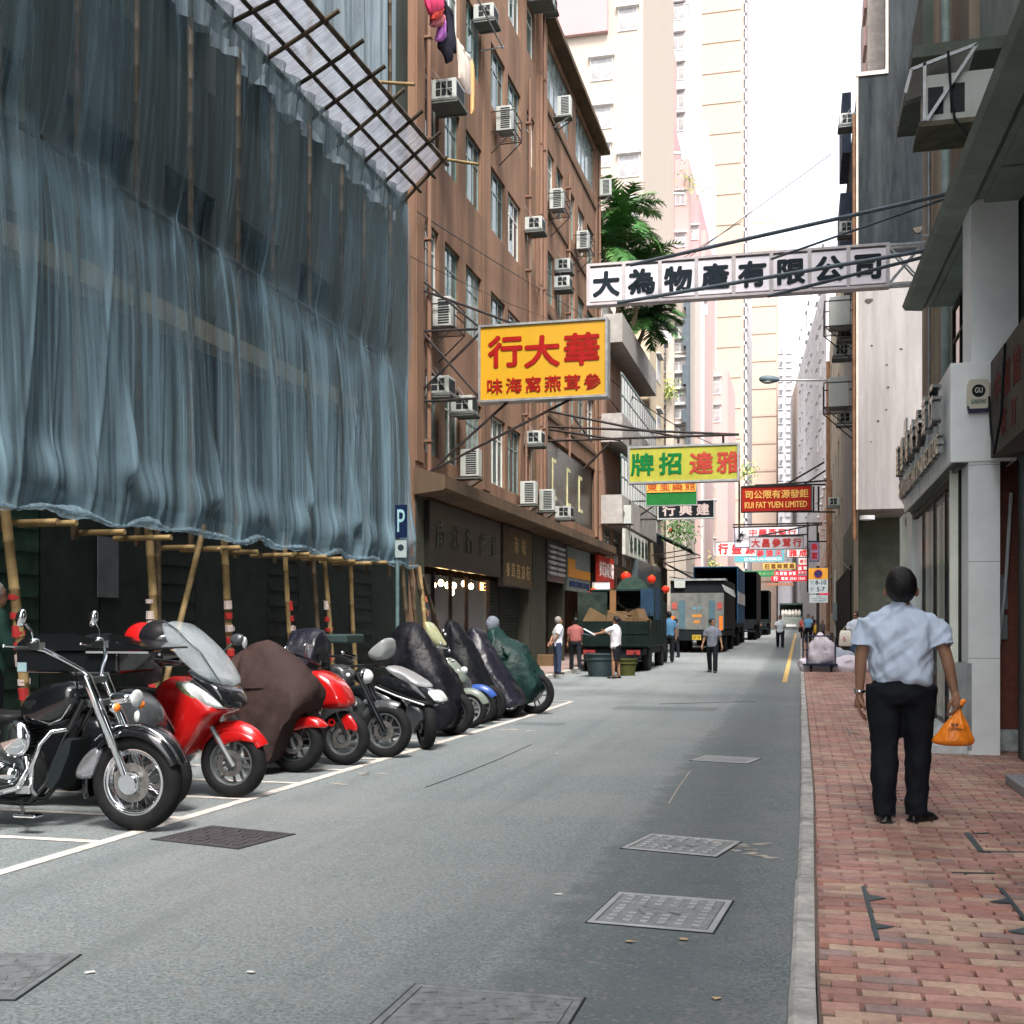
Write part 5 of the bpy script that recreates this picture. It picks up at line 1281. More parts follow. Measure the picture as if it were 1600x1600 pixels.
# stepped rear wings with exposed pipes
st = thing('stepped_tenement', 'pale rose tenement stepping down towards the street with white drain pipes', 'building', (-9, 80, 0))
steps = [(1005, 1035, 0, 84), (1035, 1050, 180, 86), (1050, 1076, 250, 88), (1076, 1092, 305, 90), (1092, 1103, 360, 92)]
for i, (xa, xb, yt, Y) in enumerate(steps):
    A = yp(xa, yt, Y); B = yp(xb, yt, Y); m_ = MB(); m_.bx(A.x - 6 if i == 0 else A.x - 1, B.x, Y, Y + 10, 0, A.z); m_.build('wing', pinkw if i % 2 == 0 else pinkd, st)
    P = yp((xa + xb) / 2, yt, Y - .02)
    for k in range(6):
        z = A.z - 3.5 - k * 3.2
        if z > 18: far_window(st, wl(st, P.x, Y - .02, z, 0), 0, .8, 1.1, fwh, fgl2)
pw_ = mat('far_pipe', (.70, .68, .68), .6)
for pts in (((1005, -10), (1006, 80), (1012, 95), (1012, 150)), ((1017, 20), (1017, 65), (1028, 67), (1028, 125), (1038, 126), (1038, 195)), ((1024, 195), (1033, 195), (1033, 183)), ((1046, 186), (1046, 300)), ((1030, 238), (1066, 240), (1066, 250)), ((1046, 303), (1070, 303)), ((1026, 200), (1026, 235))):
    m_ = MB(); m_.tube([yp(a, b1, 83.7) for a, b1 in pts], .11, 8); m_.build('drainpipe', pw_, st, smooth=60)
wt = thing('white_tower', 'bright white tower slice behind the stepped tenement', 'building', (-13, 96, 0))
A = yp(1035, 0, 96); B = yp(1075, 0, 96); m_ = MB(); m_.bx(A.x - 4, B.x, 96, 110, 0, 66); m_.build('wall', whitew, wt)
for py in (-40, 8, 55, 102, 146, 182):
    P = yp(1059, py, 95.9); far_window(wt, wl(wt, P.x, 95.98, P.z - 1.2, 0), 0, 1.1, 1.5, fwh, fgl)
P = yp(1050, 8, 95.9); far_window(wt, wl(wt, P.x, 95.98, P.z, 0), 0, 4.2, 1.6, fwh, fgl)
wt2 = bld('white_wing', 'narrow white lower wing beside the beige tower', yp(1062, 190, 100).x, yp(1104, 260, 100).x, 100, 112, yp(1080, 190, 100).z, whitew)
# beige tower
bt_ = thing('beige_tower', 'huge beige tower with horizontal joints and a fringed right edge', 'building', (-12, 130, 0))
A = yp(1060, 0, 130); B = yp(1162, 0, 130); m_ = MB(); m_.bx(A.x, B.x, 130, 150, 0, 92); m_.build('wall', beige, bt_)
m_ = MB()
for k in range(26): m_.bx(A.x, B.x - .3, 129.93, 130.02, 5 + k * 3.4, 5.12 + k * 3.4)
m_.build('joint_band', mat('beige_joint', (.42, .32, .26), .9), bt_)  # joint tone kept close to the wall, haze imitated in the colour
m_ = MB()
for k in range(64): m_.bx(B.x, B.x + .35, 130, 134, 2 + k * 1.4, 3.0 + k * 1.4)
m_.bx(B.x, B.x + .12, 130, 150, 0, 92); m_.build('fringe_window', lilac, bt_)
# small pink block with two windows in front of it
pb = thing('small_pink_block', 'small pink block with one white window and one air conditioner, below the beige tower', 'building', (-9, 92, 0))
A = yp(1099, 577, 100); B = yp(1137, 577, 100); m_ = MB(); m_.bx(A.x, B.x, 100, 112, 0, A.z); m_.build('wall', pinkw, pb)
for py in (616, 660): P = yp(1113, py, 99.9); far_window(pb, wl(pb, P.x, 99.97, P.z, 0), 0, 1.4, 1.5, fwh, fgl)
# cluttered tenement with washing and zig-zag shadow strip
ct = thing('cluttered_tenement', 'narrow grey tenement with window clutter, washing and creepers', 'building', (-9.5, 66, 0))
A = yp(1026, 470, 68); B = yp(1072, 470, 68); m_ = MB(); m_.bx(A.x - 2, B.x, 68, 90, 0, yp(1040, 425, 68).z); m_.build('wall', mat('clutter_grey', (.40, .36, .32), .9, var=.25, scale=.8, damt=.4, dirt=(.28, .24, .2), streak=True), ct)
m_ = MB(); m_.bx(yp(1040, 470, 67).x, yp(1052, 470, 67).x, 67.2, 68, 0, yp(1040, 460, 67).z); m_.build('stair_tower', mat('clutter_tan', (.48, .42, .36), .9, var=.2, scale=.8), ct)
for j, py in enumerate((520, 545, 575, 600, 625, 650, 680)):
    for px in (1033, 1058):
        P = yp(px + (j % 2) * 2, py, 67); far_window(ct, wl(ct, P.x, 67.98 if px == 1033 else 67.98, P.z, 0), 0, .8, .8, fwh, fgl)
zz = []; 
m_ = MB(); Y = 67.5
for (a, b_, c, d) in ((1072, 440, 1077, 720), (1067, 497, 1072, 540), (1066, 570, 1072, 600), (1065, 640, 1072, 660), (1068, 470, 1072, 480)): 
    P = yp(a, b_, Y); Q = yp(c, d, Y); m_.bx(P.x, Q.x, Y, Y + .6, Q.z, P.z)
m_.build('shadow_strip', mat('shadow_strip_dark', (.10, .12, .14), .8, var=.2), ct)  # zig-zag drain shadow put in as thin dark boxes
m_ = MB()
for (a, b_, c, d, k) in ((1037, 517, 1049, 536, 0), (1037, 533, 1044, 543, 1)):
    P = yp(a, b_, 66.6); Q = yp(c, d, 66.6); m_.cur = k; m_.bx(P.x, Q.x, 66.55, 66.65, Q.z, P.z)
t = m_.build('washing', [mat('washing_white', (.7, .66, .68), .9), mat('washing_black', (.04, .04, .05), .9)]); tag(t, 'white shirts and a black garment drying on the narrow grey tenement', 'laundry')
# rose block left of it, dark pink strip
rb = bld('rose_strip_block', 'narrow pink block with a pale vertical edge, right of the cluttered tenement', yp(1077, 470, 74).x - 1, yp(1095, 470, 74).x, 74, 84, yp(1085, 470, 74).z, pinkw)
m_ = MB(); m_.bx(yp(1095, 470, 74).x, yp(1099, 470, 74).x, 74, 75, 0, yp(1085, 470, 74).z); m_.build('edge', whitew, rb)
lo = bld('low_tan_row', 'row of low tan shop houses further down the left side', -12, -7.0, 92, 120, 13, beige)
for k in range(3):
    for j in range(6): far_window(lo, wl(lo, -7.0, 94 + j * 4, 4 + k * 3.2, 0), F90, 1.6, 1.4, fwh, fgl)
lo2 = bld('far_left_row', 'pale far left row of shop houses behind the signs', -14, -7.3, 120, 175, 16, lilac)
for k in range(4):
    for j in range(9): far_window(lo2, wl(lo2, -7.3, 123 + j * 5.6, 4 + k * 3, 0), F90, 1.6, 1.4, fwh, fgl)
# more beige behind
b6 = thing('second_beige_tower', 'farther beige tower with shallow horizontal bands, over the middle of the street', 'building', (-6, 180, 0))
A = yp(1160, 470, 180); B = yp(1213, 470, 180); m_ = MB(); m_.bx(A.x, B.x, 180, 195, 0, yp(1180, 440, 180).z); m_.build('wall', beige, b6)
m_ = MB()
for k in range(14): m_.bx(A.x, B.x, 179.9, 180.02, 8 + k * 4.2, 8.35 + k * 4.2)
m_.build('joint_band', MATS['beige_joint'], b6)
b7 = thing('slender_pale_tower', 'slender pale lilac tower far at the end of the street', 'building', (-3, 215, 0))
for i, (xa, xb, yt) in enumerate(((1204, 1214, 560), (1210, 1226, 545), (1222, 1240, 538))):
    A = yp(xa, yt, 215 - i); B = yp(xb, yt, 215 - i); m_ = MB(); m_.bx(A.x, B.x, 215 - i, 225, 0, A.z); m_.build('wing', lilac, b7)
for k in range(16):
    for px in (1219, 1233):
        P = yp(px, 565 + k * 22, 212.8); far_window(b7, wl(b7, P.x, 213.9 - 1.2, P.z, 0), 0, 1.1, 1.4, fwh, fgl2)
# white block with blue-grey windows, right
wb = thing('white_office_block', 'white modern block with rows of small blue windows, far right', 'building', (2.8, 128, 0), rz=0)
A = V((2.75, 128, 0)); B = V((-1.6, 200, 0)); d = (B - A).normalized(); nrm = V((d.y * -1, d.x, 0)); nrm = V((-d.y, d.x, 0)); 
if nrm.x > 0: nrm = -nrm
zt = 39
m_ = MB(); C_ = A - nrm * 14; D_ = B - nrm * 14; m_.loft([[p + V((0, 0, z)) for p in (A, B, D_, C_)] for z in (-.1, zt)]); m_.build('wall', whitew, wb)
ang = math.atan2(nrm.x, -nrm.y)
for k in range(10):
    for j in range(10):
        if j % 4 == 3: continue
        P = A + d * (3 + j * 4.6) + V((0, 0, 6 + k * 3.9)); far_window(wb, wl(wb, P.x + nrm.x * .02, P.y + nrm.y * .02, P.z, 0), ang, 2.2 if j % 4 else 1.4, 1.9, fwh, fgl, style=1)
# right row beyond the tenement
rr = bld('right_far_row', 'pale right hand row of shops beyond the tenement', XT + .1, 9, GY + 36.2, 128, 12, cream)
for k in range(3):
    for j in range(8): far_window(rr, wl(rr, XT + .1, 76 + j * 6, 4 + k * 3, 0), -F90, 1.6, 1.4, fwh, fgl)
# closing block at the street's end
eb = bld('end_block', 'low building with teal hoarding and posters closing the far end of the street', -14, 6, 232, 240, 16, lilac)
A = yp(1196, 916, 231); B = yp(1233, 940, 231); m_ = MB(); m_.bx(A.x, B.x, 231.6, 232, B.z, A.z); m_.build('teal_hoarding', mat('teal_hoarding', (.10, .22, .26), .7, var=.2), eb)
m_ = MB(); A = yp(1234, 910, 229); 
for i in range(2):
    for j in range(3):
        m_.cur = (i + j) % 3; P = yp(1238 + i * 8, 914 + j * 8, 229); m_.bx(P.x - .42, P.x + .42, 228.9, 229, P.z - .4, P.z + .4)
P = yp(1244, 925, 229); m_.cur = 3; m_.bx(P.x - 1.4, P.x + 1.4, 229.0, 229.06, P.z - 2.1, P.z + 2)
t = m_.build('poster_board', [mat('poster_red', (.5, .1, .08), .6), mat('poster_blue', (.12, .25, .4), .6), mat('poster_grey', (.3, .3, .34), .6), whitew]); tag(t, 'white board covered in small red and blue posters near the end of the street', 'poster board')

# ================================================================ palms and plants
leafm = mat('palm_leaf', (0.045, 0.13, 0.035), .5, var=.5, scale=3)
leafm2 = mat('palm_leaf_light', (0.09, 0.20, 0.055), .5, var=.4, scale=3)
barkm = mat('palm_bark', (0.22, 0.17, 0.11), .8, var=.3)
def palm(base, h, nf, fl, label, seed, lean=(0, 0), lite=False):
    rs = random.Random(seed); t = thing('palm_tree', label, 'palm', base, group='palms on the roof garden')
    m_ = MB(); top = V((lean[0], lean[1], h)); m_.tube([V((0, 0, 0)), top * .5 + V((.05, 0, 0)), top], [.12, .09, .06], 8); m_.build('trunk', barkm, t, world=False, smooth=60)
    m_ = MB()
    for i in range(nf):
        a = rs.uniform(0, 2 * math.pi); el = rs.uniform(-.1, 1.35); L_ = fl * rs.uniform(.75, 1.1); m_.cur = 0 if rs.random() < (.4 if lite else .75) else 1
        p = top.copy(); d = V((math.cos(a) * math.cos(el), math.sin(a) * math.cos(el), math.sin(el))); pts = [p]; n = 12
        for k in range(n):
            d = (d + V((0, 0, -.135))).normalized(); p = p + d * (L_ / n); pts.append(p)
        m_.tube(pts, [.022 - .0015 * k for k in range(n + 1)], 4)
        for k in range(1, n):
            dd = (pts[k + 1] - pts[k - 1]).normalized() if k < n else d; sd = dd.cross(UP).normalized(); ll = fl * .30 * math.sin(math.pi * (k + 1.2) / (n + 1.6)) ** .6
            for sgn in (-1, 1):
                for q in (0, .33, .66):
                    b0 = pts[k].lerp(pts[min(n, k + 1)], q); tip = b0 + (sd * sgn * .85 + dd * .55 + V((0, 0, rs.uniform(-.45, .05)))).normalized() * ll * rs.uniform(.8, 1.1); w_ = dd * .03
                    mid = b0.lerp(tip, .5) + V((0, 0, .03)); m_.add([b0 - w_, b0 + w_, mid + w_, mid - w_, tip], [(0, 1, 2, 3), (3, 2, 4)])
    m_.build('crown', [leafm, leafm2], t, world=False)
    return t
zr = 13.45
palm(V((-7.5, 48.0, zr)), 5.0, 30, 2.3, 'tallest feathery palm on the roof garden, fronds against the pink tower', 1, lean=(.3, 0), lite=True)
palm(V((-7.6, 46.4, zr)), 3.2, 34, 2.2, 'dense dark green palm nearest the orange building', 2)
palm(V((-7.0, 48.8, zr)), 2.8, 34, 2.2, 'lower bushy palm leaning over the roof edge above the overhead sign', 3, lean=(.4, .2))
palm(V((-6.9, 50.0, zr)), 1.2, 30, 2.0, 'palm drooping below the overhead sign beside the peach wall', 4, lean=(.4, 0))
def bush(loc, r, label, name='potted_plant', n=420, col=None, fleck=.09, seed=1, cat='plant'):
    rs = random.Random(seed); t = thing(name, label, cat, loc); m_ = MB()
    m_.tube([V((0, 0, -.3 * r)), V((0, 0, .3 * r))], .04, 6); m_.build('stem', barkm, t, world=False)
    m_ = MB()
    for i in range(n):
        p = V((rs.gauss(0, .45), rs.gauss(0, .45), rs.gauss(0, .45))) * r; q = V((rs.uniform(-1, 1), rs.uniform(-1, 1), rs.uniform(-1, 1))).normalized() * fleck; s_ = q.orthogonal().normalized() * fleck * .4
        m_.cur = rs.randrange(2); m_.add([p - q, p + s_, p + q, p - s_], [(0, 1, 2, 3)])
    m_.build('foliage', col or [leafm, leafm2], t, world=False); return t
ygreen = mat('creeper_yellow', (.42, .40, .10), .6, var=.3)
bush(yp(1043, 610, 66.8), .8, 'yellow green creeper on the narrow grey tenement', 'creeper', 260, [ygreen, leafm2], .1, 5)
bush(yp(1078, 285, 88), 1.2, 'sparse creeper high on the stepped rose tenement', 'creeper', 200, [ygreen, leafm2], .12, 6)
bush(yp(1062, 828, 56), .9, 'leafy green bush over the awnings under the black sign', 'balcony_plant', 420, None, .1, 7)
bush(yp(1167, 738, 90), .9, 'potted plant poking up right of the yellow green sign', 'roof_plant', 160, [leafm2, ygreen], .13, 8)
bush(yp(1110, 888, 80), .8, 'small shrub above the roof of the blue truck', 'shrub', 200, [leafm2, ygreen], .12, 9)
# ================================================================ signs hung across the street (all face us, square to the street)
ink = mat('sign_ink', (.012, .02, .028), .5, var=.2); redl = mat('sign_letter_red', (.27, .008, .006), .5, var=.2, scale=9); grn = mat('sign_letter_green', (.004, .13, .03), .5, var=.25, scale=6)
sframe = mat('sign_frame', (.34, .35, .35), .4, metal=.5, var=.2)
def hung(name, label, x0, yt, x1, yb, Y, face, texts, th=.22, frame=None, fw=.05, skew=0.0, cat='shop sign'):
    """texts: (string, px, py, height in px, width px or None, gap px, vertical, material, bold)"""
    A = pY(x0, yt, Y); B = pY(x1, yb, Y); s = (B.x - A.x) / (x1 - x0); w = B.x - A.x; h = A.z - B.z; cx = (A.x + B.x) / 2; cz_ = (A.z + B.z) / 2
    t = thing(name, label, cat, (cx, Y, B.z), skew)
    def Pl(px, py):
        q = pY(px, py, Y); return V((q.x - cx, 0, q.z - B.z))
    m_ = MB(); m_.bx(-w/2, w/2, 0, th, 0, h); bo = m_.build('panel', face, t, world=False)
    for (st, px, py, hp, wp, gp, vert, tm, bold) in texts:
        m_ = MB(); m_.text(st, Pl(px, py) + V((0, -.004, 0)), XA, UP, hp * s, wp * s if wp else None, .012, bold, gp * s if gp else None, vert)
        m_.build('lettering', tm, t, world=False)
    if frame:
        m_ = MB(); f = fw
        m_.bx(-w/2 - f, w/2 + f, -.03, th + .02, h, h + f); m_.bx(-w/2 - f, w/2 + f, -.03, th + .02, -f, 0); m_.bx(-w/2 - f, -w/2, -.03, th + .02, 0, h); m_.bx(w/2, w/2 + f, -.03, th + .02, 0, h)
        m_.build('frame', frame, t, world=False)
    return t
def struts(t, segs, Y, r=.03, m=None, Xwall=None, name='strut'):
    """each strut given as pixels at depth Y; a third value marks the end fixed on the wall plane X"""
    for (a, b1, c, d, *rest) in segs:
        P = pY(a, b1, Y); Q = pY(c, d, Y)
        if rest and rest[0] is not None: P = pX(a, b1, rest[0])
        if len(rest) > 1 and rest[1] is not None: Q = pX(c, d, rest[1])
        m_ = MB(); m_.tube([P, Q], r, 6); m_.build(name, m or dkmetal, t, smooth=60)
# 1 big yellow
yel_m = mat('sign_yellow', (.50, .28, .012), .35, var=.10, scale=2, damt=.25, dirt=(.50, .17, .01), dscale=2, streak=True)
t = hung('shop_sign', 'large amber sign box with three big red characters over six small ones', 751, 512, 946, 616, 22.6, yel_m,
     [('行', 790, 549, 50, 56, None, False, redl, .035), ('大', 847, 549, 50, 58, None, False, redl, .035), ('華', 909, 545, 50, 58, None, False, redl, .035),
      ('味海窩燕茸參', 848.5, 600, 25, 27, 30.5, False, redl, .022)], th=.30, frame=mat('sign_frame_pale', (.30, .31, .31), .35, metal=.4, var=.3), fw=.045)
struts(t, [(652, 518, 752, 514), (652, 628, 752, 622, ), (650, 430, 750, 512), (651, 450, 820, 512), (660, 520, 748, 620), (650, 620, 750, 520), (672, 737, 800, 622), (672, 737, 895, 622)], 22.75, .028)
struts(t, [(650, 428, 650, 626)], 22.6, .045, name='wall_post')
# 2 white overhead sign
YS_ = 19.3; wpanel = mat('sign_white_panel', (.82, .78, .83), .4, var=.03, scale=2)  # plain off-white panel colour
A = pY(922, 478, YS_); B = pY(1385, 455, YS_)
sk = R(0.8)
t = thing('overhead_sign', 'long white sign of eight panels with black characters spanning the street on a truss', 'shop sign', (A.x, YS_ - .15, A.z), sk)
W_ = (B.x - A.x) / math.cos(sk) * 1.003; H_ = .62
pn = W_ / 8; upv = UP
for i, ch in enumerate('大為物產有限公司'):
    m_ = MB(); x0 = i * pn; m_.bx(x0 + .03, x0 + pn - .03, 0, .16, .03, H_ - .03); po = m_.build('panel', wpanel, t, world=False)
    m_ = MB(); m_.text(ch, (x0 + pn * .5, -.004, H_ * .5), XA, UP, .43, .47, .008, .045); m_.build('character', ink, po, world=False)
m_ = MB(); fr = mat('sign_frame_white', (.50, .46, .47), .5, var=.15)
for i in range(9): m_.bx(i * pn - .03, i * pn + .03, -.025, .18, 0, H_)
m_.bx(-.03, W_ + .03, -.025, .18, H_, H_ + .04); m_.bx(-.03, W_ + .03, -.025, .18, -.04, 0); m_.build('frame', fr, t, world=False)
# truss from the sign to the building
m_ = MB(); r_ = .022; e = W_ + 1.6
for y in (-.0, .16):
    for z in (0, H_): m_.bar((W_, y, z), (e, y, z), .04)
    for k in range(3):
        x = W_ + k * .53; m_.bar((x, y, 0), (x + .53, y, H_), .025); m_.bar((x, y, H_), (x + .53, y, 0), .025); m_.bar((x + .53, y, 0), (x + .53, y, H_), .03)
m_.build('truss', galv, t, world=False)
for (a, b1, c, d, Y2, r_) in ((985, 414, 1490, 301, 17.6, .032), (1205, 405, 1490, 306, 17.6, .02), (965, 473, 1450, 391, 17.9, .032), (1200, 463, 1450, 400, 17.9, .028)):
    m_ = MB(); m_.tube([pY(a, b1, 19.0), pY(c, d, Y2)], r_, 8); m_.build('stay', mat('stay_steel', (.10, .12, .14), .4, metal=.4, var=.3), t, smooth=60)
# 3 yellow-green
ygf = mat('sign_yellow_green', (.34, .34, .05), .4, var=.22, scale=1.2)
t = hung('shop_sign', 'yellow green sign with two green and two red brush characters', 984, 701, 1152, 748, 35, ygf,
     [('牌招', 1026, 725, 36, 38, 45, False, grn, .03), ('達雅', 1117, 723, 36, 38, 42, False, mat('sign_letter_brick', (.36, .05, .035), .5, var=.2), .03)], th=.3, frame=sframe, fw=.06)
struts(t, [(822, 690, 1155, 679), (822, 665, 1155, 679), (845, 640, 1060, 683), (910, 735, 955, 690), (895, 650, 925, 690), (840, 668, 970, 688), (985, 695, 985, 683), (1060, 693, 1060, 684), (1130, 693, 1130, 681)], 35.1, .04)
# 4 green/orange
t = hung('shop_sign', 'orange and green board hanging below the yellow green sign', 1010, 753, 1088, 788, 43, mat('board_green', (.015, .13, .03), .5, var=.15),
     [], th=.12, frame=sframe, fw=.03)
A = pY(1010.5, 753, 43); B = pY(1087.5, 768, 43); m_ = MB(); m_.bx(A.x, B.x, 42.975, 42.99, B.z, A.z); po = m_.build('orange_band', mat('board_orange', (.70, .33, .07), .5, var=.15), t)
m_ = MB(); m_.text('東風藥館', V(((A.x + B.x) / 2, 42.97, (A.z + B.z) / 2)), XA, UP, .34, .42, .008, .01, .47); m_.build('lettering', mat('sign_maroon', (.35, .06, .02), .5), po)
# 5 black
t = hung('shop_sign', 'black sign with three pale characters and a silver frame', 1029, 784, 1115, 808, 50, mat('board_black', (.012, .015, .018), .4), [('行興建', 1071.5, 796.5, 19, 21, 26.5, False, mat('letter_pinkish', (.52, .42, .40), .5), .03)], th=.2, frame=mat('frame_silver', (.45, .47, .47), .4), fw=.05)
struts(t, [(990, 784, 1028, 810), (990, 812, 1028, 786), (990, 783, 1030, 783), (990, 812, 1030, 811), (990, 780, 990, 830), (1027, 780, 1027, 812)], 50.1, .04)
# split unit and round emblem by B2
A = pY(955, 800, 45.6); t = thing('condenser_unit', 'grey condenser with a round black fan on a bracket beside the black sign', 'air conditioner', A)
P0 = pY(952, 790, 45.2); P1 = pY(986, 818, 45.2); m_ = MB(); m_.bx(P0.x, P1.x, 45.2, 45.6, P1.z, P0.z); m_.build('casing', acw, t, bevel=.02)
c0 = pY(967, 803, 45.18); m_ = MB(); m_.disc(c0, YA, .22, .03, 24); m_.torus(c0 + V((0, -.02, 0)), YA, .22, .015); m_.build('fan_ring', acdark, t); m_ = MB(); m_.ell(c0 + V((0, -.03, 0)), (.06, .02, .06)); m_.build('fan_hub', galv, t, smooth=180)
struts(t, [(950, 820, 990, 820), (984, 782, 984, 825)], 45.4, .03)
# white character boards on the orange building's far corner
t = thing('shop_sign', 'row of white boards with dark characters along the ledge past the condensers', 'shop sign', (-6.9, 45.5, 4.1))
for i in range(6):
    y = 44.6 + i * 1.15; m_ = MB(); m_.bx(-6.72, -6.6, y, y + 1.05, 4.15, 5.15); po = m_.build('board', mat('board_white', (.50, .52, .47), .6, var=.15, damt=.3), t)
    if i: m_ = MB(); m_.text('永興海產號'[i - 1], (-6.6, y + .52, 4.65), YA, UP, .75, .8, .01, .05); m_.build('character', mat('green_black', (.02, .05, .04), .6), po)
m_ = MB(); m_.bx(-6.75, -6.5, 47.5, 55.5, 3.0, 4.1); t = m_.build('dark_fascia_sign', mat('dark_fascia', (.05, .07, .075), .3, var=.6, scale=2)); tag(t, 'dark fascia with blurred emblem over the lantern shop', 'shop sign')
m_ = MB(); m_.bx(-6.76, -6.49, 47.4, 55.6, 2.75, 3.0); o_ = m_.build('pink_rail', mat('pink_rail', (.42, .25, .23), .6)); o_.parent = t; o_.location = o_.location - t.location
# 6 KUI FAT YUEN
ltb = mat('letter_gold', (.80, .48, .13), .5, var=.1)
t = hung('shop_sign', 'red sign reading KUI FAT YUEN LIMITED under seven gold characters', 1159, 762, 1267, 797, 60, mat('board_red', (.36, .02, .012), .5, var=.1),
     [('司公限有源發鉅', 1213, 772, 14, 14.5, 14.3, False, ltb, .02), ('KUI FAT YUEN LIMITED', 1212, 788.5, 9.5, 97, None, False, ltb, .03)], th=.2, frame=dkmetal, fw=.05)
struts(t, [(1158, 761, 1292, 751), (1180, 758, 1290, 757), (1230, 756, 1288, 722), (1255, 758, 1290, 735), (1158, 799, 1318, 800), (1271, 760, 1271, 800), (1279, 760, 1279, 800), (1155, 752, 1155, 842)], 60.1, .05)
# 7 group
redw = mat('letter_red2', (.60, .04, .05), .5, var=.1)
t = hung('shop_sign', 'white sign with two black flying swallows and a row of red characters', 1149, 824, 1247, 853, 80, mat('board_white2', (.72, .70, .74), .5, var=.04),
     [('中華燕窩行', 1207, 831.5, 12, 14, 15.2, False, redw, .02)], th=.2, frame=mat('frame_blue', (.06, .10, .22), .5), fw=.06)
def swallow(t, px, py, s, Y):
    c = pY(px, py, Y); 
    pts = [(0, 0), (.25, .12), (.55, .55), (.75, .75), (.5, .2), (.45, -.05), (.9, -.1), (1.2, .12), (1.0, -.2), (.6, -.32), (.75, -.9), (.45, -.45), (.25, -.35), (-.15, -.9), (.05, -.35), (-.2, -.2), (-.35, -.12), (-.15, -.02)]
    m_ = MB(); m_.prism([c + V((x * s, 0, z * s)) for x, z in pts], (0, .02, 0)); m_.build('swallow', ink, t)
swallow(t, 1156, 834, .35, 79.94); swallow(t, 1152, 843, .32, 79.94)
struts(t, [(1145, 820, 1285, 817), (1145, 824, 1285, 820), (1185, 838, 1280, 818), (1185, 838, 1262, 835)], 79.5, .06)
hung('shop_sign', 'grey sign with five dark red characters in front of the swallow sign', 1171, 839, 1255, 857, 74, mat('board_grey', (.40, .37, .40), .6, var=.06), [('大昌參茸行', 1213, 848, 14.5, 14.5, 16.3, False, mat('letter_darkred', (.35, .03, .03), .5), .03)], th=.2, frame=dkmetal, fw=.03)
hung('shop_sign', 'white sign boards with red characters, leftmost of the far cluster', 1119, 847, 1181, 868, 92, mat('board_white3', (.70, .62, .60), .5, var=.05), [('行盛源', 1151, 857.5, 18, 16, 21, False, redw, .04)], th=.2, frame=sframe, fw=.04)
hung('shop_sign', 'teal sign with red characters and small white Latin letters', 1148, 858, 1225, 877, 100, mat('board_teal', (.10, .33, .38), .5, var=.08), [('泰蔘德天', 1195, 864.5, 11, 12, 14, False, redw, .03), ('LEE TUNG KUNG MEDICINE CO', 1192, 873.5, 4.5, 58, None, False, mat('letter_white', (.75, .75, .75), .5), .02)], th=.2, frame=sframe, fw=.05)
hung('shop_sign', 'white board with two red characters at the right of the far cluster', 1230, 858, 1263, 870, 84, MATS['board_white3'], [('雅成', 1247, 864, 11, 13, 16, False, redw, .04)], th=.2, frame=dkmetal, fw=.04)
t = hung('shop_sign', 'narrow upright lilac sign with two red characters stacked', 1266, 847, 1279, 876, 66, mat('board_lilac', (.45, .42, .60), .5, var=.1), [('燕窩', 1272.5, 861.5, 12, 10.5, 14, True, redw, .04)], th=.3, frame=mat('frame_dark_blue', (.03, .04, .12), .5), fw=.04)
struts(t, [(1262, 846, 1292, 846), (1279, 832, 1279, 847), (1262, 816, 1262, 925), (1277, 816, 1277, 847)], 66.1, .045)
hung('shop_sign', 'ochre sign with dark brown characters', 1192, 880, 1243, 889, 108, mat('board_ochre', (.55, .37, .10), .5, var=.15), [('莊富商貿昌', 1218, 884.5, 8, 9, 9.6, False, mat('letter_brown', (.14, .06, .02), .5), .03)], th=.2)
hung('shop_sign', 'long green sign board over the trucks', 1159, 892, 1211, 901, 112, mat('board_green2', (.03, .18, .07), .5, var=.1), [('永昌參茸有限公司', 1185, 896.5, 5, 5.4, 6.2, False, mat('letter_dim_green', (.20, .36, .16), .5), .02)], th=.2)
hung('shop_sign', 'red sign with white characters and the number 2541, lowest of the red signs', 1205, 900, 1262, 908, 96, mat('board_scarlet', (.62, .03, .05), .5, var=.08), [('2541 1560', 1246, 904, 4.6, 24, None, False, MATS['letter_white'], .03), ('行', 1212, 904, 7, 7, None, False, MATS['letter_white'], .03), ('電話', 1226, 904, 5, 5, 6, False, MATS['letter_white'], .03)], th=.2)
hung('shop_sign', 'red sign with two stacks of white characters above the number sign', 1210, 892, 1246, 899.5, 98, MATS['board_scarlet'], [('大', 1214, 896, 6, 6, None, False, MATS['letter_white'], .02), ('寶號', 1224, 896, 6, 5, 6, False, MATS['letter_white'], .03), ('參茸', 1238, 896, 6, 5, 6, False, MATS['letter_white'], .03)], th=.2)
hung('shop_sign', 'small red sign close to the orange topped parking sign', 1246, 883, 1262, 897, 90, MATS['board_scarlet'], [('昌華', 1254, 888, 6.5, 6.5, 8, False, MATS['letter_white'], .03), ('參茸行', 1254, 894.5, 4, 4, 5, False, MATS['letter_white'], .02)], th=.2)
hung('shop_sign', 'brownish awning board below the green sign', 1197, 911, 1240, 915, 104, mat('board_rust', (.32, .15, .10), .6, var=.2), [], th=.3)
hung('shop_sign', 'pale pink board with red characters above the small red sign', 1248, 872, 1263, 882, 88, MATS['board_white3'], [('茸行', 1256, 877, 6, 6, 7, False, redw, .02)], th=.2)
# red vertical strokes and pale pillars of the left side at 1105
for (px, py, h_) in ((1113, 835, 30), (1112, 900, 20)):
    pass
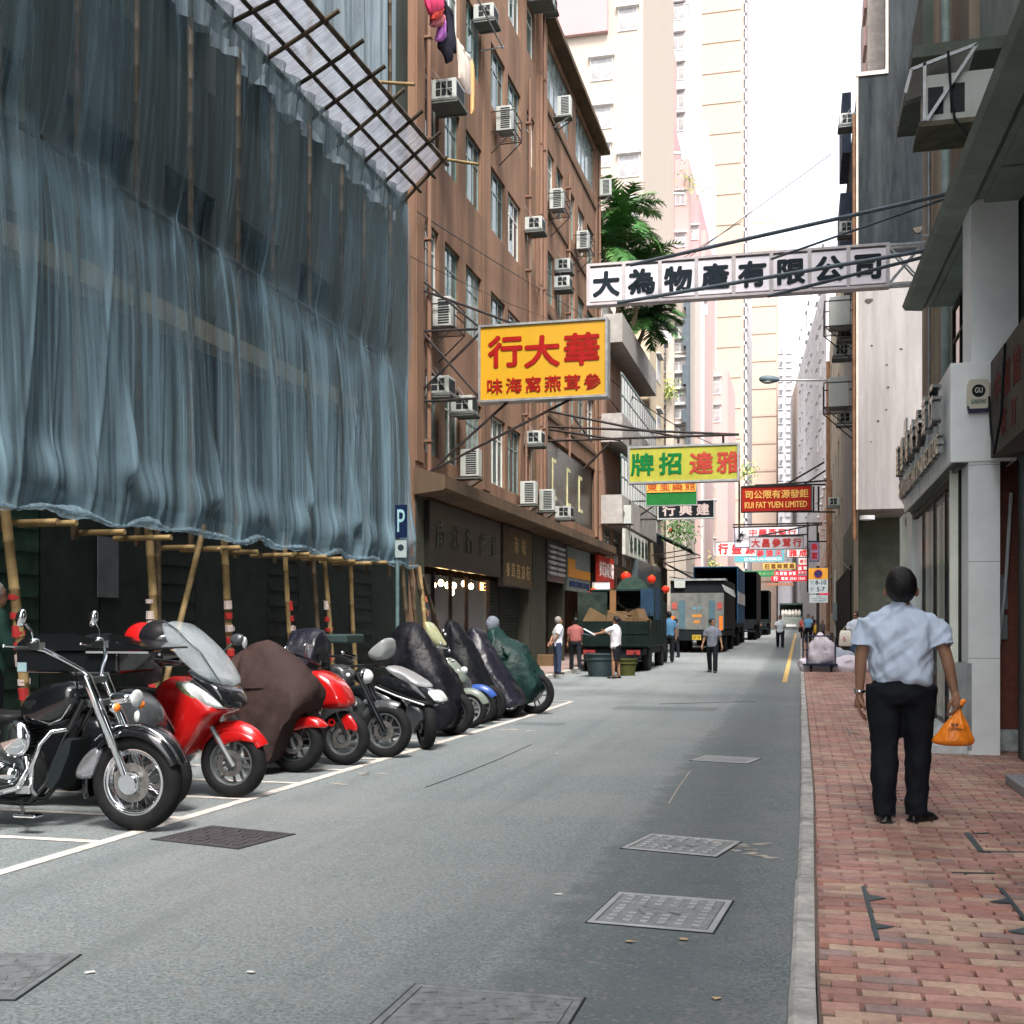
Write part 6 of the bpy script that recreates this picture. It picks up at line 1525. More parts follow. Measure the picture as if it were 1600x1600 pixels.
# overhead wires
def wire(a, c, sag, r=.012, lb='thin black overhead cable'):
    m_ = MB(); pts = [a.lerp(c, i / 14) + V((0, 0, -sag * 4 * (i / 14) * (1 - i / 14))) for i in range(15)]; m_.tube(pts, r, 5); tag(m_.build('overhead_cable', black, smooth=60), lb, 'cable')
wire(pX(652, 331, -7.5), pX(925, 500, -7.5), .05, .012, 'thin cable sagging across the orange facade from the small bracket near the netting')
wire(pX(640, 400, -7.4), pX(880, 505, -7.4), .1, .008, 'fine lower wire across the orange facade above the amber sign')
wire(pY(960, 470, 46), pY(1160, 345, 60), -.0, .02, 'wire rising across the beige tower towards the white sky')
wire(pY(1010, 450, 46), pY(1300, 240, 44), 0, .014, 'faint wire crossing the white sky above the overhead sign')
wire(pY(950, 590, 45), pY(1130, 700, 62), .3, .02, 'wire descending over the balcony block')
wire(pY(950, 620, 45), pY(1060, 745, 62), .2, .02, 'second wire descending beside the yellow green sign')
wire(pX(1300, 830, XT - .1), pX(1330, 890, XT - .1), .4, .02, 'looping cable on the cream wall above the doorway')
# ================================================================ lanterns
lant = mat('lantern_red', (.50, .020, .010), .5, var=.08, emit=(1, .12, .05), estr=.04)
def lantern(px, py, r, Y, lb, proto=[None]):
    P = pY(px, py, Y)
    if proto[0] is None:
        t = thing('red_lantern', lb, 'lantern', P, group='red lanterns over the left pavement'); m_ = MB(); n = 16; rings = []
        for j in range(9):
            a = math.pi * (j + .5) / 9; rr = math.sin(a); rings.append([V((math.cos(2 * math.pi * k / 32) * rr * (1 + .03 * (k % 2)), math.sin(2 * math.pi * k / 32) * rr * (1 + .03 * (k % 2)), math.cos(a) * .92)) * r for k in range(32)])
        m_.loft(rings); m_.build('shade', lant, t, world=False, smooth=60)
        m_ = MB(); m_.cyl((0, 0, r * .88), (0, 0, r * 1.0), r * .35, 12); m_.cyl((0, 0, -r * 1.0), (0, 0, -r * .88), r * .35, 12); m_.build('cap', mat('lantern_gold', (.6, .35, .08), .5), t, world=False); m_ = MB(); m_.tube([(0, 0, r), (0, 0, r + .5)], .01, 5); m_.build('cord', black, t, world=False)
        proto[0] = (t, r); return t
    return dup(proto[0][0], P, None, lb, scale=(r / proto[0][1],) * 3)
lantern(978, 901, .19, 43, 'red lantern highest and clearest, above the green truck')
lantern(927, 927, .19, 39.5, 'red lantern half hidden behind the white paper banner')
lantern(1018, 905, .18, 48, 'red lantern partly hidden behind the hoop of the green truck')
lantern(1040, 921, .17, 50, 'red lantern just right of the green truck roof')
lantern(1048, 829, .12, 60, 'tiny red lantern beside the bush under the black sign')
# ================================================================ awnings beyond the green truck
t = thing('canvas_awning', 'dark green canvas awning on poles left of the tail lift lorry', 'awning', (-6.5, 58, 0))
m_ = MB(); a0 = pY(1045, 838, 57); m_.sheet(lambda u, v: (-7.3 + 2.0 * u, 57 + 7 * v, 6.1 - 1.0 * u + .1 * math.sin(v * 9)), 4, 16); m_.build('canvas', mat('awning_dark', (.025, .04, .035), .7, var=.4), t)
m_ = MB()
for y in (57, 60.5, 64): m_.bar((-7.3, y, 4.8), (-5.3, y, 5.1), .05)
m_.build('frame', dkmetal, t)
t = thing('canvas_awning', 'grey green canvas awning below the dark one, edge lit', 'awning', (-6.3, 52, 0))
m_ = MB(); m_.sheet(lambda u, v: (-6.9 + 1.5 * u, 60 + 6 * v, 4.6 - .8 * u + .06 * math.sin(v * 12)), 4, 14); m_.build('canvas', mat('awning_grey', (.16, .21, .19), .7, var=.3), t)
m_ = MB(); m_.bar((-6.9, 63, 4.0), (-5.5, 63, 3.8), .05); m_.build('frame', dkmetal, t)
t = thing('canvas_awning', 'faded orange awning over the tail lift lorry', 'awning', (-6.2, 66, 0))
m_ = MB(); A = pY(1060, 890, 58.5); m_.sheet(lambda u, v: (A.x + 1.0 * u, 58.5 + 2 * v, A.z - .25 * u), 3, 4); m_.build('canvas', mat('awning_orange', (.45, .14, .05), .7, var=.2), t); m_ = MB(); m_.bar((A.x, 58.5, A.z - .05), (A.x - 1, 58.5, A.z), .05); m_.build('frame', dkmetal, t)
# pavement clutter left
def boxy(name, label, c, d, m, cat='box', rot=0.0):
    t = thing(name, label, cat, (c[0], c[1], c[2]), rot); m_ = MB(); m_.bx(-d[0]/2, d[0]/2, -d[1]/2, d[1]/2, 0, d[2]); m_.build('carton', m, t, world=False, bevel=.01)
    m_ = MB(); m_.bx(-d[0]/2 - .002, d[0]/2 + .002, -.03, .03, .02, d[2] + .003); m_.build('tape', mat('tape_tan', (.42, .30, .16), .4), t, world=False); return t
card = mat('cardboard', (.13, .085, .045), .8, var=.15, scale=4)
P = pZ(853, 1043, .12); boxy('cardboard_box', 'cardboard box on the pavement beside the pier, left of the white shirted old man', P, (.5, .4, .38), card)
P = pZ(1302, 1010, .5); 
for i, (px, py, w_, h_, lb) in enumerate(((1305, 1004, .55, .5, 'cardboard carton on the right pavement outside the dark doorway'), (1303, 996, .5, .9, 'stacked tan cartons further along the right pavement'), (1292, 990, .6, .7, 'brown cartons by the crowd on the right pavement'))):
    P = pZ(px, py, .45); P.z = ground(P.y) + .12; boxy('cardboard_box', lb, P, (w_, w_, h_), card)
def tub(px, py, r, h, m, lb, Y=None):
    P = pZ(px, py, 0); t = thing('plastic_tub', lb, 'tub', P); m_ = MB(); n = 20; rings = [[V((math.cos(2*math.pi*k/n) * a, math.sin(2*math.pi*k/n) * a, z)) for k in range(n)] for a, z in ((r * .78, 0), (r, h), (r * 1.06, h), (r * 1.06, h + .03), (r * .96, h + .03), (r * .74, .04))]
    m_.loft(rings); m_.build('tub_shell', m, t, world=False, smooth=40); m_ = MB()
    m_.torus((0, 0, h * .8), UP, r * .98, .015); m_.build('rim_band', m, t, world=False, smooth=60); return t
tub(938, 1058, .40, .60, mat('tub_grey', (.04, .06, .065), .6, var=.2), 'large grey plastic tub on the road behind the green truck')
tub(978, 1057, .30, .45, mat('tub_olive', (.06, .065, .02), .7, var=.3), 'smaller olive basket under the tail of the green truck')
# ================================================================ motorcycles parked nose out in the bays
tdark = mat('truck_dark', (.012, .016, .018), .6, var=.4)
alloy = mat('alloy', (0.10, 0.11, 0.115), .35, metal=.7, var=.2)
greyrim = mat('grey_rim', (.22, .24, .25), .35, metal=.7, var=.15)
redp = mat('red_paint', (0.42, 0.008, 0.008), .22, var=.05, coat=.8, scale=3)
blackp = mat('black_gloss', (0.008, 0.009, 0.011), .14, var=.2, coat=.7)
gunm = mat('gunmetal_paint', (0.045, 0.05, 0.055), .25, var=.2, coat=.5)
silverp = mat('silver_paint', (0.42, 0.44, 0.45), .3, metal=.5, var=.1)
lens = mat('headlamp_lens', (.62, .66, .66), .06, var=.25, scale=14, spec=.9)
amber = mat('amber_lens', (.85, .20, .02), .2, var=.05)
wshield = mat('windscreen', (.55, .62, .66), .05, var=.1, alpha=.30, rvar=0)
seatm = mat('seat_vinyl', (.012, .012, .014), .5, var=.3)
mirrorm = mat('mirror_glass', (.5, .55, .62), .04, metal=1, var=.1)
def gY(X): return V(X)
def resample(pts, n):
    pts = [V((p[0], p[1])) for p in pts]; L_ = [0]
    for i in range(len(pts)): L_.append(L_[-1] + (pts[(i + 1) % len(pts)] - pts[i]).length)
    out = []
    for k in range(n):
        s = L_[-1] * k / n; i = max(j for j in range(len(pts)) if L_[j] <= s); f = (s - L_[i]) / max(1e-9, L_[i + 1] - L_[i]); out.append(pts[i].lerp(pts[(i + 1) % len(pts)], f))
    return out
def smoothpoly(pts, it=2):
    for _ in range(it):
        n = len(pts); q = []
        for i in range(n):
            a, b_ = V(pts[i]), V(pts[(i + 1) % n]); q += [a.lerp(b_, .25), a.lerp(b_, .75)]
        pts = q
    return pts
class Bike:
    def __init__(s, name, label, Y, cx, gy, group='motorcycles parked along the left kerb'):
        s.Y = Y; p = pY(cx, gy, Y); s.t = thing(name, label, 'motorcycle', (p.x, Y, 0), 0, group)
        s.g = 0
    def P(s, px, py, dy=0.0):
        q = pY(px, py, s.Y); return V((q.x, s.Y + dy, q.z))
    def puff(s, name, prof, w, m, yc=0.0, it=2, n=40, lay=None, parent=None, sm=55):
        pr = smoothpoly([(s.P(a, b_).x, s.P(a, b_).z) for a, b_ in prof], it); pr = resample(pr, n)
        mb = MB(); lay = lay or ((-1, .62), (-.93, .82), (-.75, .94), (-.4, 1), (.4, 1), (.75, .94), (.93, .82), (1, .62))
        mb.puff([(p[0], p[1]) for p in pr], s.Y + yc, w, lay); return mb.build(name, m, parent or s.t, smooth=sm)
    def plate(s, name, prof, y0, y1, m, it=1, parent=None):
        pr = smoothpoly([(s.P(a, b_).x, s.P(a, b_).z) for a, b_ in prof], it); mb = MB(); mb.prism([V((p[0], s.Y + y0, p[1])) for p in pr], (0, y1 - y0, 0)); return mb.build(name, m, parent or s.t, smooth=40)
    def tube(s, name, pts, r, m, dy=0.0, parent=None, n=10, mir=False):
        mb = MB(); 
        for sg in ((1, -1) if mir else (1,)):
            mb.tube([s.P(a, b_, dy * sg if len(rest) == 0 else rest[0] * (sg if mir else 1)) for a, b_, *rest in pts], r, n)
        return mb.build(name, m, parent or s.t, smooth=60)
    def wheel(s, px, py, r, w, style='mag', rimm=None, rz=0.0, name='front_wheel', front=True, disc=True):
        c = s.P(px, py); c.z = r; ax = V((math.sin(rz), math.cos(rz), 0)); mb = MB(); mb.torus(c, ax, r - w * .5, w * .5, 48, 14, sq=1.05)
        for k in range(0): pass
        ty = mb.build(name, rubber, s.t, smooth=60); rr = r - w * .92; rm = rimm or alloy
        mb = MB(); mb.torus(c, ax, rr, .014, 44, 8, sq=w * 28); mb.torus(c + ax * -w * .36, ax, rr + .006, .008, 44, 6); mb.build('rim', rm, ty, smooth=60)
        u = V((0, 0, 1)); v2 = ax.cross(u)
        mb = MB()
        if style == 'wire':
            for i in range(36):
                a = 2 * math.pi * i / 36; d = u * math.cos(a) + v2 * math.sin(a); a2 = a + (.35 if i % 2 else -.35); d2 = u * math.cos(a2) + v2 * math.sin(a2); mb.tube([c + d2 * .045 + ax * (.03 if i % 4 < 2 else -.03), c + d * (rr - .005)], .0022, 4)
            mb.build('spokes', chrome, ty)
        else:
            for i in range(5):
                a = 2 * math.pi * i / 5 + .3; d = u * math.cos(a) + v2 * math.sin(a); e = -u * math.sin(a) + v2 * math.cos(a)
                for sg in (-1, 1): mb.bar(c + e * .02 * sg, c + d * (rr) + e * .04 * sg, .02, .018)
            mb.build('spokes', rm, ty)
        mb = MB(); mb.disc(c, ax, .05, w * .9, 20); mb.build('hub', rm, ty, smooth=40)
        if disc: mb = MB(); mb.disc(c - ax * w * .55, ax, rr * .62, .005, 36, rr * .36); mb.build('brake_disc', mat('brake_disc', (.28, .27, .26), .35, metal=.8, var=.3, scale=30), ty)
        return ty, c
    def rear(s, dx, r=.27, w=.12):
        c = V((s.t.location.x - dx, s.Y, r)); mb = MB(); mb.torus(c, YA, r - w / 2, w / 2, 36, 10); ty = mb.build('rear_wheel', rubber, s.t, smooth=60); mb = MB(); mb.disc(c, YA, r - w * .9, w * .5, 24); mb.build('rim', alloy, ty, smooth=40)
        return c
    def fender(s, c, r, w, a0, a1, m, name='front_fender', th=.012, flare=0.0):
        mb = MB(); rings = []; n = 22
        for i in range(n + 1):
            a = a0 + (a1 - a0) * i / n; d = V((math.cos(a), 0, math.sin(a))); e = i / n; ww = w * (1 - .25 * abs(2 * e - 1) ** 3); ro = r + flare * (1 - e) ** 3
            outer = [c + d * (ro + .02 * math.cos(q * math.pi / 2)) + V((0, q * ww, 0)) - d * (.05 * abs(q) ** 2.5) for q in (-1, -.8, -.5, 0, .5, .8, 1)]
            inner = [p - d * th for p in outer[::-1]]; rings.append(outer + inner)
        mb.loft(rings); return mb.build(name, m, s.t, smooth=60)

def spokes_hub(bk, c, sgn=-1):
    pass
# ---------------- 1: cruiser
b1 = Bike('cruiser_motorcycle', 'black and chrome cruiser motorcycle with wire wheels, nearest the camera', 6.98, 215, 1298)
R1 = .335
ty, c = b1.wheel(215, 1215, R1, .13, 'wire', chrome)
mb = MB(); mb.torus(c - YA * .045, YA, R1 - .115, .008, 48, 6); mb.torus(c - YA * .03, YA, R1 - .128, .016, 48, 8); mb.build('chrome_band', chrome, ty, smooth=60)
mb = MB(); mb.disc(c - YA * .10, YA, .075, .03, 28); mb.disc(c - YA * .118, YA, .06, .02, 28); mb.build('hub_cap', chrome, ty, smooth=30)
b1.fender(c, .375, .095, R(198), R(22), blackp, flare=.03)
mb = MB()
for i in range(15):
    pass
fl = [(123, 1216), (133, 1190), (150, 1168), (172, 1160), (170, 1178), (160, 1200), (155, 1217)]
b1.puff('fender_flare', fl, .10, mat('fender_silver', (.36, .37, .40), .22, metal=.8, var=.25, scale=5), it=2)
mb = MB(); pts = [c + V((math.cos(R(a)) * .392, -.085, math.sin(R(a)) * .392)) for a in range(20, 136, 6)]; mb.tube(pts, .008, 6); mb.build('fender_trim', chrome, b1.t, smooth=60)
for dy in (-.10, .10):
    mb = MB(); A = b1.P(215, 1215, dy); A.z = R1; B = b1.P(151, 1062, dy); mb.tube([A + V((.0, 0, -.03)), A.lerp(B, .35), A.lerp(B, .36), B + (B - A) * .04], [.026, .030, .036, .034], 16); mb.build('fork', chrome, b1.t, smooth=50)
mb = MB(); mb.bar(b1.P(151, 1062, -.13), b1.P(151, 1062, .13), .05); mb.bar(b1.P(160, 1098, -.13), b1.P(160, 1098, .13), .06, .05); mb.build('triple_clamp', alloy, b1.t, bevel=.01)
b1.puff('headlamp', [(176, 1085), (186, 1080), (212, 1083), (214, 1092), (206, 1100), (186, 1102), (178, 1095)], .085, chrome, n=28)
mb = MB(); q = b1.P(210, 1091, 0); mb.ell(q + V((.02, 0, 0)), (.02, .075, .06)); mb.build('headlamp_glass', lens, b1.t, smooth=180)
for dy, px in ((-.17, 201), (.17, 195)):
    mb = MB(); q = b1.P(px, 1103, dy); mb.ell(q, (.035, .035, .035)); ob_ = mb.build('turn_signal', chrome, b1.t, smooth=180); mb = MB(); mb.ell(q + V((.014, 0, 0)), (.03, .031, .031)); mb.build('amber_lens', amber, ob_, smooth=180)
# bars, grips, mirrors
for sg in (-1, 1):
    mb = MB(); mb.tube([b1.P(150, 1060, .05 * sg), b1.P(143, 1045, .12 * sg), b1.P(132, 1028, .25 * sg), b1.P(118, 1014, .34 * sg), b1.P(104, 1010, .37 * sg)], .014, 10); mb.build('handlebar', chrome, b1.t, smooth=60)
    mb = MB(); mb.tube([b1.P(110, 1011, .36 * sg), b1.P(84, 1013, .40 * sg)], .021, 10); mb.build('grip', rubber, b1.t, smooth=60)
    mb = MB(); mb.box(b1.P(108, 1008, .36 * sg), (.10, .06, .05)); mb.ell(b1.P(106, 1001, .36 * sg), (.035, .035, .025)); mb.tube([b1.P(104, 1010, .38 * sg), b1.P(70, 1008, .42 * sg)], .006, 6); mb.ell(b1.P(69, 1008, .42 * sg), .012); mb.build('lever', chrome, b1.t, smooth=50)
    mb = MB(); mb.tube([b1.P(106, 1004, .36 * sg), b1.P(104, 985, .38 * sg), b1.P(97, 975, .39 * sg)], .007, 6); mo = mb.build('mirror_stalk', chrome, b1.t, smooth=60)
    mb = MB(); q = Matrix.Rotation(R(14), 3, 'Y'); mb.ell(b1.P(92, 966, .40 * sg), (.035, .03, .062), q, 20, 12); ms = mb.build('mirror', chrome, b1.t, smooth=180)
# cables
b1.tube('cable', [(120, 1012, -.3), (138, 1040, -.18), (150, 1075, -.12), (158, 1110, -.08), (180, 1160, -.1), (205, 1200, -.1)], .006, rubber)
b1.tube('cable', [(112, 1010, -.34), (132, 1036, -.22), (140, 1062, -.15), (130, 1090, -.05)], .006, rubber)
# tank, seat, engine and covers
b1.puff('fuel_tank', [(44, 1108), (60, 1082), (90, 1066), (124, 1064), (142, 1078), (136, 1104), (112, 1128), (78, 1136), (52, 1128)], .16, blackp, n=44)
b1.puff('tank_console', [(74, 1079), (96, 1065), (122, 1063), (128, 1071), (100, 1074), (82, 1084)], .05, chrome, n=28)
mb = MB(); q = b1.P(68, 1098, -.155); mb.prism([q + V((-.05, 0, .0)), q + V((-.02, 0, .025)), q + V((.05, 0, .03)), q + V((.04, 0, .0)), q + V((.0, 0, -.03))], (0, -.012, 0)); mb.build('tank_badge', chrome, b1.t)
b1.tube('tank_trim', [(82, 1122, -.158), (100, 1128, -.158), (118, 1120, -.155), (130, 1098, -.14)], .006, chrome)
b1.puff('seat', [(-110, 1110), (-60, 1100), (0, 1112), (46, 1110), (50, 1130), (-20, 1140), (-100, 1138)], .17, seatm)
b1.puff('rear_fender', [(-210, 1190), (-190, 1120), (-130, 1095), (-80, 1110), (-70, 1150), (-120, 1160), (-180, 1200)], .10, blackp)
b1.rear(1.68, .32, .16)
mb = MB()
for k in range(9): mb.ell(b1.P(45 + k * 1.4, 1168 - k * 5.5, 0), (.115, .13, .011), Matrix.Rotation(R(-14), 3, 'Y'), 20, 6)
for k in range(9): mb.ell(b1.P(-5 - k * 1.6, 1172 - k * 5.5, 0), (.115, .13, .011), Matrix.Rotation(R(20), 3, 'Y'), 20, 6)
mb.build('cylinder_fins', alloy, b1.t, smooth=60)
mb = MB(); q = b1.P(52, 1150, -.2); mb.ell(q, (.115, .05, .125), None, 28, 14); mb.torus(q, YA, .115, .012, 36, 8); mb.build('air_cleaner', chrome, b1.t, smooth=180)
mb = MB(); mb.ell(b1.P(8, 1196, -.14), (.15, .08, .075), None, 24, 12); mb.ell(b1.P(38, 1205, -.15), (.09, .07, .07), None, 24, 12); mb.build('crankcase_cover', chrome, b1.t, smooth=180)
b1.puff('engine', [(-30, 1160), (10, 1150), (60, 1170), (72, 1225), (40, 1245), (-40, 1240)], .13, alloy, n=30)
mb = MB()
for (a, b_, dy) in ((-4, 1170, -.17), (20, 1188, -.18), (26, 1160, -.17), (48, 1190, -.17), (60, 1172, -.16), (14, 1210, -.2), (44, 1216, -.2)): mb.ell(b1.P(a, b_, dy), .013)
mb.build('bolts', chrome, b1.t, smooth=180)
b1.tube('exhaust_pipe', [(64, 1178, -.16), (74, 1196, -.2), (60, 1222, -.22), (20, 1232, -.23), (-60, 1236, -.24), (-200, 1232, -.25)], [.028, .03, .03, .036, .045, .045], chrome)
b1.tube('engine_guard', [(118, 1138, -.1), (104, 1140, -.17), (94, 1158, -.22), (84, 1190, -.23), (74, 1226, -.18), (70, 1238, -.1)], .017, chrome)
b1.tube('frame_downtube', [(140, 1092, -.07), (112, 1150, -.08), (88, 1215, -.09), (60, 1248, -.09), (-60, 1250, -.09)], .022, blackp)
b1.tube('frame_downtube', [(140, 1092, .07), (112, 1150, .08), (88, 1215, .09), (60, 1248, .09), (-60, 1250, .09)], .022, blackp)
b1.plate('radiator', [(116, 1150), (132, 1156), (102, 1232), (86, 1226)], -.12, .12, tdark)
mb = MB(); mb.bx(b1.P(-20, 1262).x, b1.P(38, 1262).x, b1.Y - .38, b1.Y - .24, .125, .15); mb.bx(b1.P(70, 1264).x, b1.P(104, 1264).x, b1.Y - .34, b1.Y - .25, .115, .135); mb.build('footboard', chrome, b1.t, bevel=.008)
b1.tube('side_stand', [(50, 1248, -.12), (66, 1262, -.2), (76, 1272, -.26)], .012, alloy)
mb = MB(); mb.box(b1.P(66, 1228, -.2), (.11, .03, .055), .1); mb.build('horn_cover', galv, b1.t, bevel=.01)
# ---------------- 1b: delivery scooter with a big black box, between the cruiser and the red scooter
b = Bike('delivery_scooter', 'black delivery scooter with a large glossy top box, just behind the cruiser', 7.75, 268, 1272)
ty, c = b.wheel(248, 1200, .27, .12, 'mag'); b.rear(1.3)
mb = MB(); A = b.P(38, 1050); B = b.P(196, 992); mb.bx(A.x, B.x, b.Y - .1, b.Y + .42, A.z, b.P(0, 1016).z); mb.build('top_box', blackp, b.t, bevel=.02)
pr = [(38, 1016), (46, 1000), (70, 991), (120, 989), (150, 996), (246, 1010), (246, 1016)]
b.plate('box_lid', pr, -.12, .44, blackp, it=1)
mb = MB(); mb.bx(b.P(150, 1014).x, b.P(246, 1014).x, b.Y - .13, b.Y - .12, b.P(0, 1019).z, b.P(0, 1016).z); mb.build('lid_trim', silverp, b.t)
mb = MB(); mb.bx(b.P(41, 1040).x, b.P(55, 1040).x, b.Y - .106, b.Y - .1, b.P(0, 1048).z, b.P(0, 1034).z); mb.build('sticker', mat('pale_sticker', (.22, .33, .36), .5), b.t)
b.puff('leg_shield', [(196, 1072), (222, 1082), (246, 1110), (250, 1140), (228, 1152), (206, 1140), (196, 1110)], .17, gunm)
b.puff('front_fender', [(188, 1172), (196, 1142), (232, 1132), (262, 1142), (285, 1178), (262, 1166), (232, 1158)], .09, gunm)
mb = MB(); mb.ell(b.P(233, 1117, -.15), (.03, .03, .055)); mb.build('indicator', lens, b.t, smooth=180)
b.tube('handlebar', [(150, 1050, -.3), (180, 1052, -.1), (180, 1052, .1), (150, 1050, .3)], .014, alloy)
b.puff('seat', [(60, 1082), (150, 1078), (180, 1090), (170, 1110), (70, 1112)], .14, seatm)
b.puff('body', [(40, 1110), (170, 1112), (196, 1150), (190, 1200), (90, 1210), (40, 1180)], .15, blackp)
# ---------------- 2: red maxi scooter
b = Bike('maxi_scooter', 'glossy red maxi scooter with a tall clear windscreen, second large bike from the left', 8.5, 365, 1246)
ty, c = b.wheel(365, 1190, .285, .12, 'mag', greyrim); b.rear(1.5, .27, .13)
b.fender(c, .325, .07, R(160), R(28), redp)
b.puff('fender_side', [(335, 1158), (340, 1144), (370, 1136), (400, 1148), (413, 1163), (388, 1156), (362, 1160), (352, 1168)], .075, redp)
for dy in (-.08, .08):
    mb = MB(); A = b.P(372, 1196, dy); B = b.P(352, 1160, dy); C3 = b.P(330, 1120, dy); mb.tube([A, B, C3], [.02, .02, .025], 10); mb.build('fork', galv, b.t, smooth=60)
b.puff('front_fairing', [(253, 1078), (270, 1060), (284, 1054), (302, 1062), (330, 1074), (356, 1094), (371, 1109), (348, 1120), (334, 1142), (306, 1182), (286, 1176), (295, 1150), (276, 1120)], .24, redp, n=52)
b.puff('lower_fairing', [(250, 1100), (278, 1112), (302, 1150), (292, 1195), (262, 1205), (240, 1160)], .20, gunm)
b.puff('windscreen', [(265, 974), (276, 970), (290, 976), (322, 1004), (348, 1034), (366, 1066), (362, 1072), (330, 1058), (298, 1030), (276, 1000)], .21, wshield, n=40, lay=((-1, .8), (-.8, .96), (0, 1.03), (.8, .96), (1, .8)))
b.tube('windscreen_edge', [(265, 974, -.19), (276, 970, -.2), (300, 985, -.215), (335, 1018, -.22), (366, 1066, -.22)], .007, gunm)
b.puff('cowl', [(300, 1040), (330, 1058), (364, 1070), (380, 1104), (371, 1109), (350, 1090), (318, 1062)], .20, blackp)
b.puff('headlamp', [(292, 1064), (308, 1062), (336, 1074), (362, 1094), (370, 1106), (356, 1109), (338, 1098), (312, 1080)], .232, lens, n=40)
b.puff('headlamp_trim', [(290, 1062), (300, 1061), (312, 1072), (330, 1088), (338, 1098), (320, 1092), (300, 1076)], .236, mat('lens_olive', (.13, .15, .08), .15, var=.6, scale=20), n=30)
b.puff('seat', [(150, 1078), (190, 1072), (250, 1076), (262, 1090), (240, 1110), (160, 1112)], .17, seatm)
b.puff('body', [(140, 1112), (240, 1112), (262, 1150), (262, 1205), (180, 1208), (140, 1180)], .17, blackp)
b.tube('handlebar', [(232, 1030, -.33), (262, 1030, -.2), (280, 1036, 0), (262, 1030, .2), (232, 1030, .33)], .016, blackp)
mb = MB(); mb.ell(b.P(344, 1000, .3), (.07, .04, .05)); mb.tube([b.P(318, 1024, .28), b.P(340, 1002, .3)], .009, 6); mb.build('mirror', gunm, b.t, smooth=180)
mb = MB(); mb.ell(b.P(348, 1110, -.20), (.03, .02, .02)); mb.ell(b.P(355, 1005, .30), (.025, .02, .05)); mb.build('badge', silverp, b.t, smooth=180)
p = b.P(232, 1040, 0.0); t = thing('crash_helmet', 'red helmet beside a black one, resting over the seat of the red maxi scooter', 'helmet', b.P(200, 1017, .05))
def helmet(lb, px, py, yo, r, m, vis, t=None):
    q = b.P(px, py, yo); t = thing('crash_helmet', lb, 'helmet', (q.x, q.y, q.z - r)); mb = MB(); mb.ell(q, (r * 1.12, r * .95, r), None, 28, 18); mb.v = [V((v.x, v.y, max(v.z, q.z - r * .62))) for v in mb.v]; sh = mb.build('shell', m, t, smooth=60)
    mb = MB(); mb.ell(q + V((r * .35, 0, -.01)), (r * .85, r * .9, r * .55), None, 24, 12); mb.build('visor', vis, sh, smooth=180); return t
bpy.data.objects.remove(t)
helmet('glossy red crash helmet resting on the top box beside the black one', 198, 1000, .25, .15, redp, redp)
helmet('black crash helmet right of the red one, in front of the red scooter seat', 238, 997, .1, .15, seatm, gunm)
mb = MB(); mb.bx(b.P(180, 1018).x, b.P(262, 1018).x, b.Y - .1, b.Y + .35, b.P(0, 1040).z, b.P(0, 1017).z); mb.build('rear_case', blackp, b.t, bevel=.03)
# grey gloves / cloth on the bars
mb = MB(); mb.ell(b.P(255, 1048, -.24), (.13, .06, .09), Matrix.Rotation(.4, 3, 'Y'), 18, 12); mb.v = [v + V((1, 1, 1)) * .02 * noise.noise(v * 18) for v in mb.v]; tag(mb.build('folded_rain_jacket', mat('mauve_cloth', (.14, .11, .12), .8, var=.3, scale=20), None, smooth=60), 'greyish mauve jacket stuffed over the bars of the red maxi scooter', 'jacket')
# ---------------- covers
def cover(bk, name, prof, w, m, yc=0.0, seed=0, n=90, fold=.018, label=None, cat='motorcycle cover'):
    pr = smoothpoly([(bk.P(a, c_).x, bk.P(a, c_).z) for a, c_ in prof], 1); pr = resample(pr, n)
    cx = sum(p[0] for p in pr) / n; z0 = min(p[1] for p in pr); z1 = max(p[1] for p in pr); mb = MB(); rings = []; K = 26
    for i in range(K + 1):
        t = -1 + 2 * i / K; k = (1 - abs(t) ** 2.6 * .55) if abs(t) < 1 else .40
        ring = []
        for p in pr:
            x = cx + (p[0] - cx) * (k * .3 + .7); z = z0 + (p[1] - z0) * (1 - abs(t) ** 2.2 * .38 * max(0, (p[1] - z0) / (z1 - z0)))
            hang = 1 + .22 * (1 - (p[1] - z0) / (z1 - z0)); v = V((x, bk.Y + yc + t * w * hang, z))
            q = V((v.x * 5.5 + seed, v.y * 5.5, v.z * 1.8)); d = noise.noise(q) + .5 * noise.noise(q * 2.3) + 1.5 * (1 - 3 * abs(noise.noise(V((v.x * 4 + v.z * 2.2, v.y * 4, seed + v.z))))) * .8 + .7 * (1 - 3 * abs(noise.noise(V((v.x * 9 - v.z * 4, v.y * 8, seed + v.z * 3)))))
            v += V((d * fold, d * fold * .9, d * fold * .25)); ring.append(v)
        rings.append(ring)
    mb.loft(rings); o = mb.build(name, m, None if label else bk.t, smooth=75)
    if label: tag(o, label, cat)
    return o
brownc = mat('cover_brown', (.040, .025, .023), .7, var=.25, scale=3, damt=.3, dirt=(.02, .016, .016), bump=.9, bscale=7)
navyc = mat('cover_navy', (.008, .008, .016), .38, var=.35, scale=4, bump=.9, bscale=8)
blkc = mat('cover_black', (.005, .006, .008), .45, var=.4, scale=4, bump=.9, bscale=8)
greenc = mat('cover_green', (.008, .026, .023), .42, var=.5, scale=5, bump=1.0, bscale=8)
b = Bike('covered_scooter', 'red fendered scooter almost wholly under a dull brown cover', 10.1, 466, 1207)
ty, c = b.wheel(462, 1152, .285, .13, 'mag', alloy); b.rear(1.4)
b.puff('front_fender', [(441, 1138), (450, 1124), (470, 1117), (498, 1120), (516, 1138), (494, 1136), (470, 1140), (452, 1146)], .08, redp)
b.tube('fork', [(466, 1170, -.07), (456, 1140, -.08)], .02, galv)
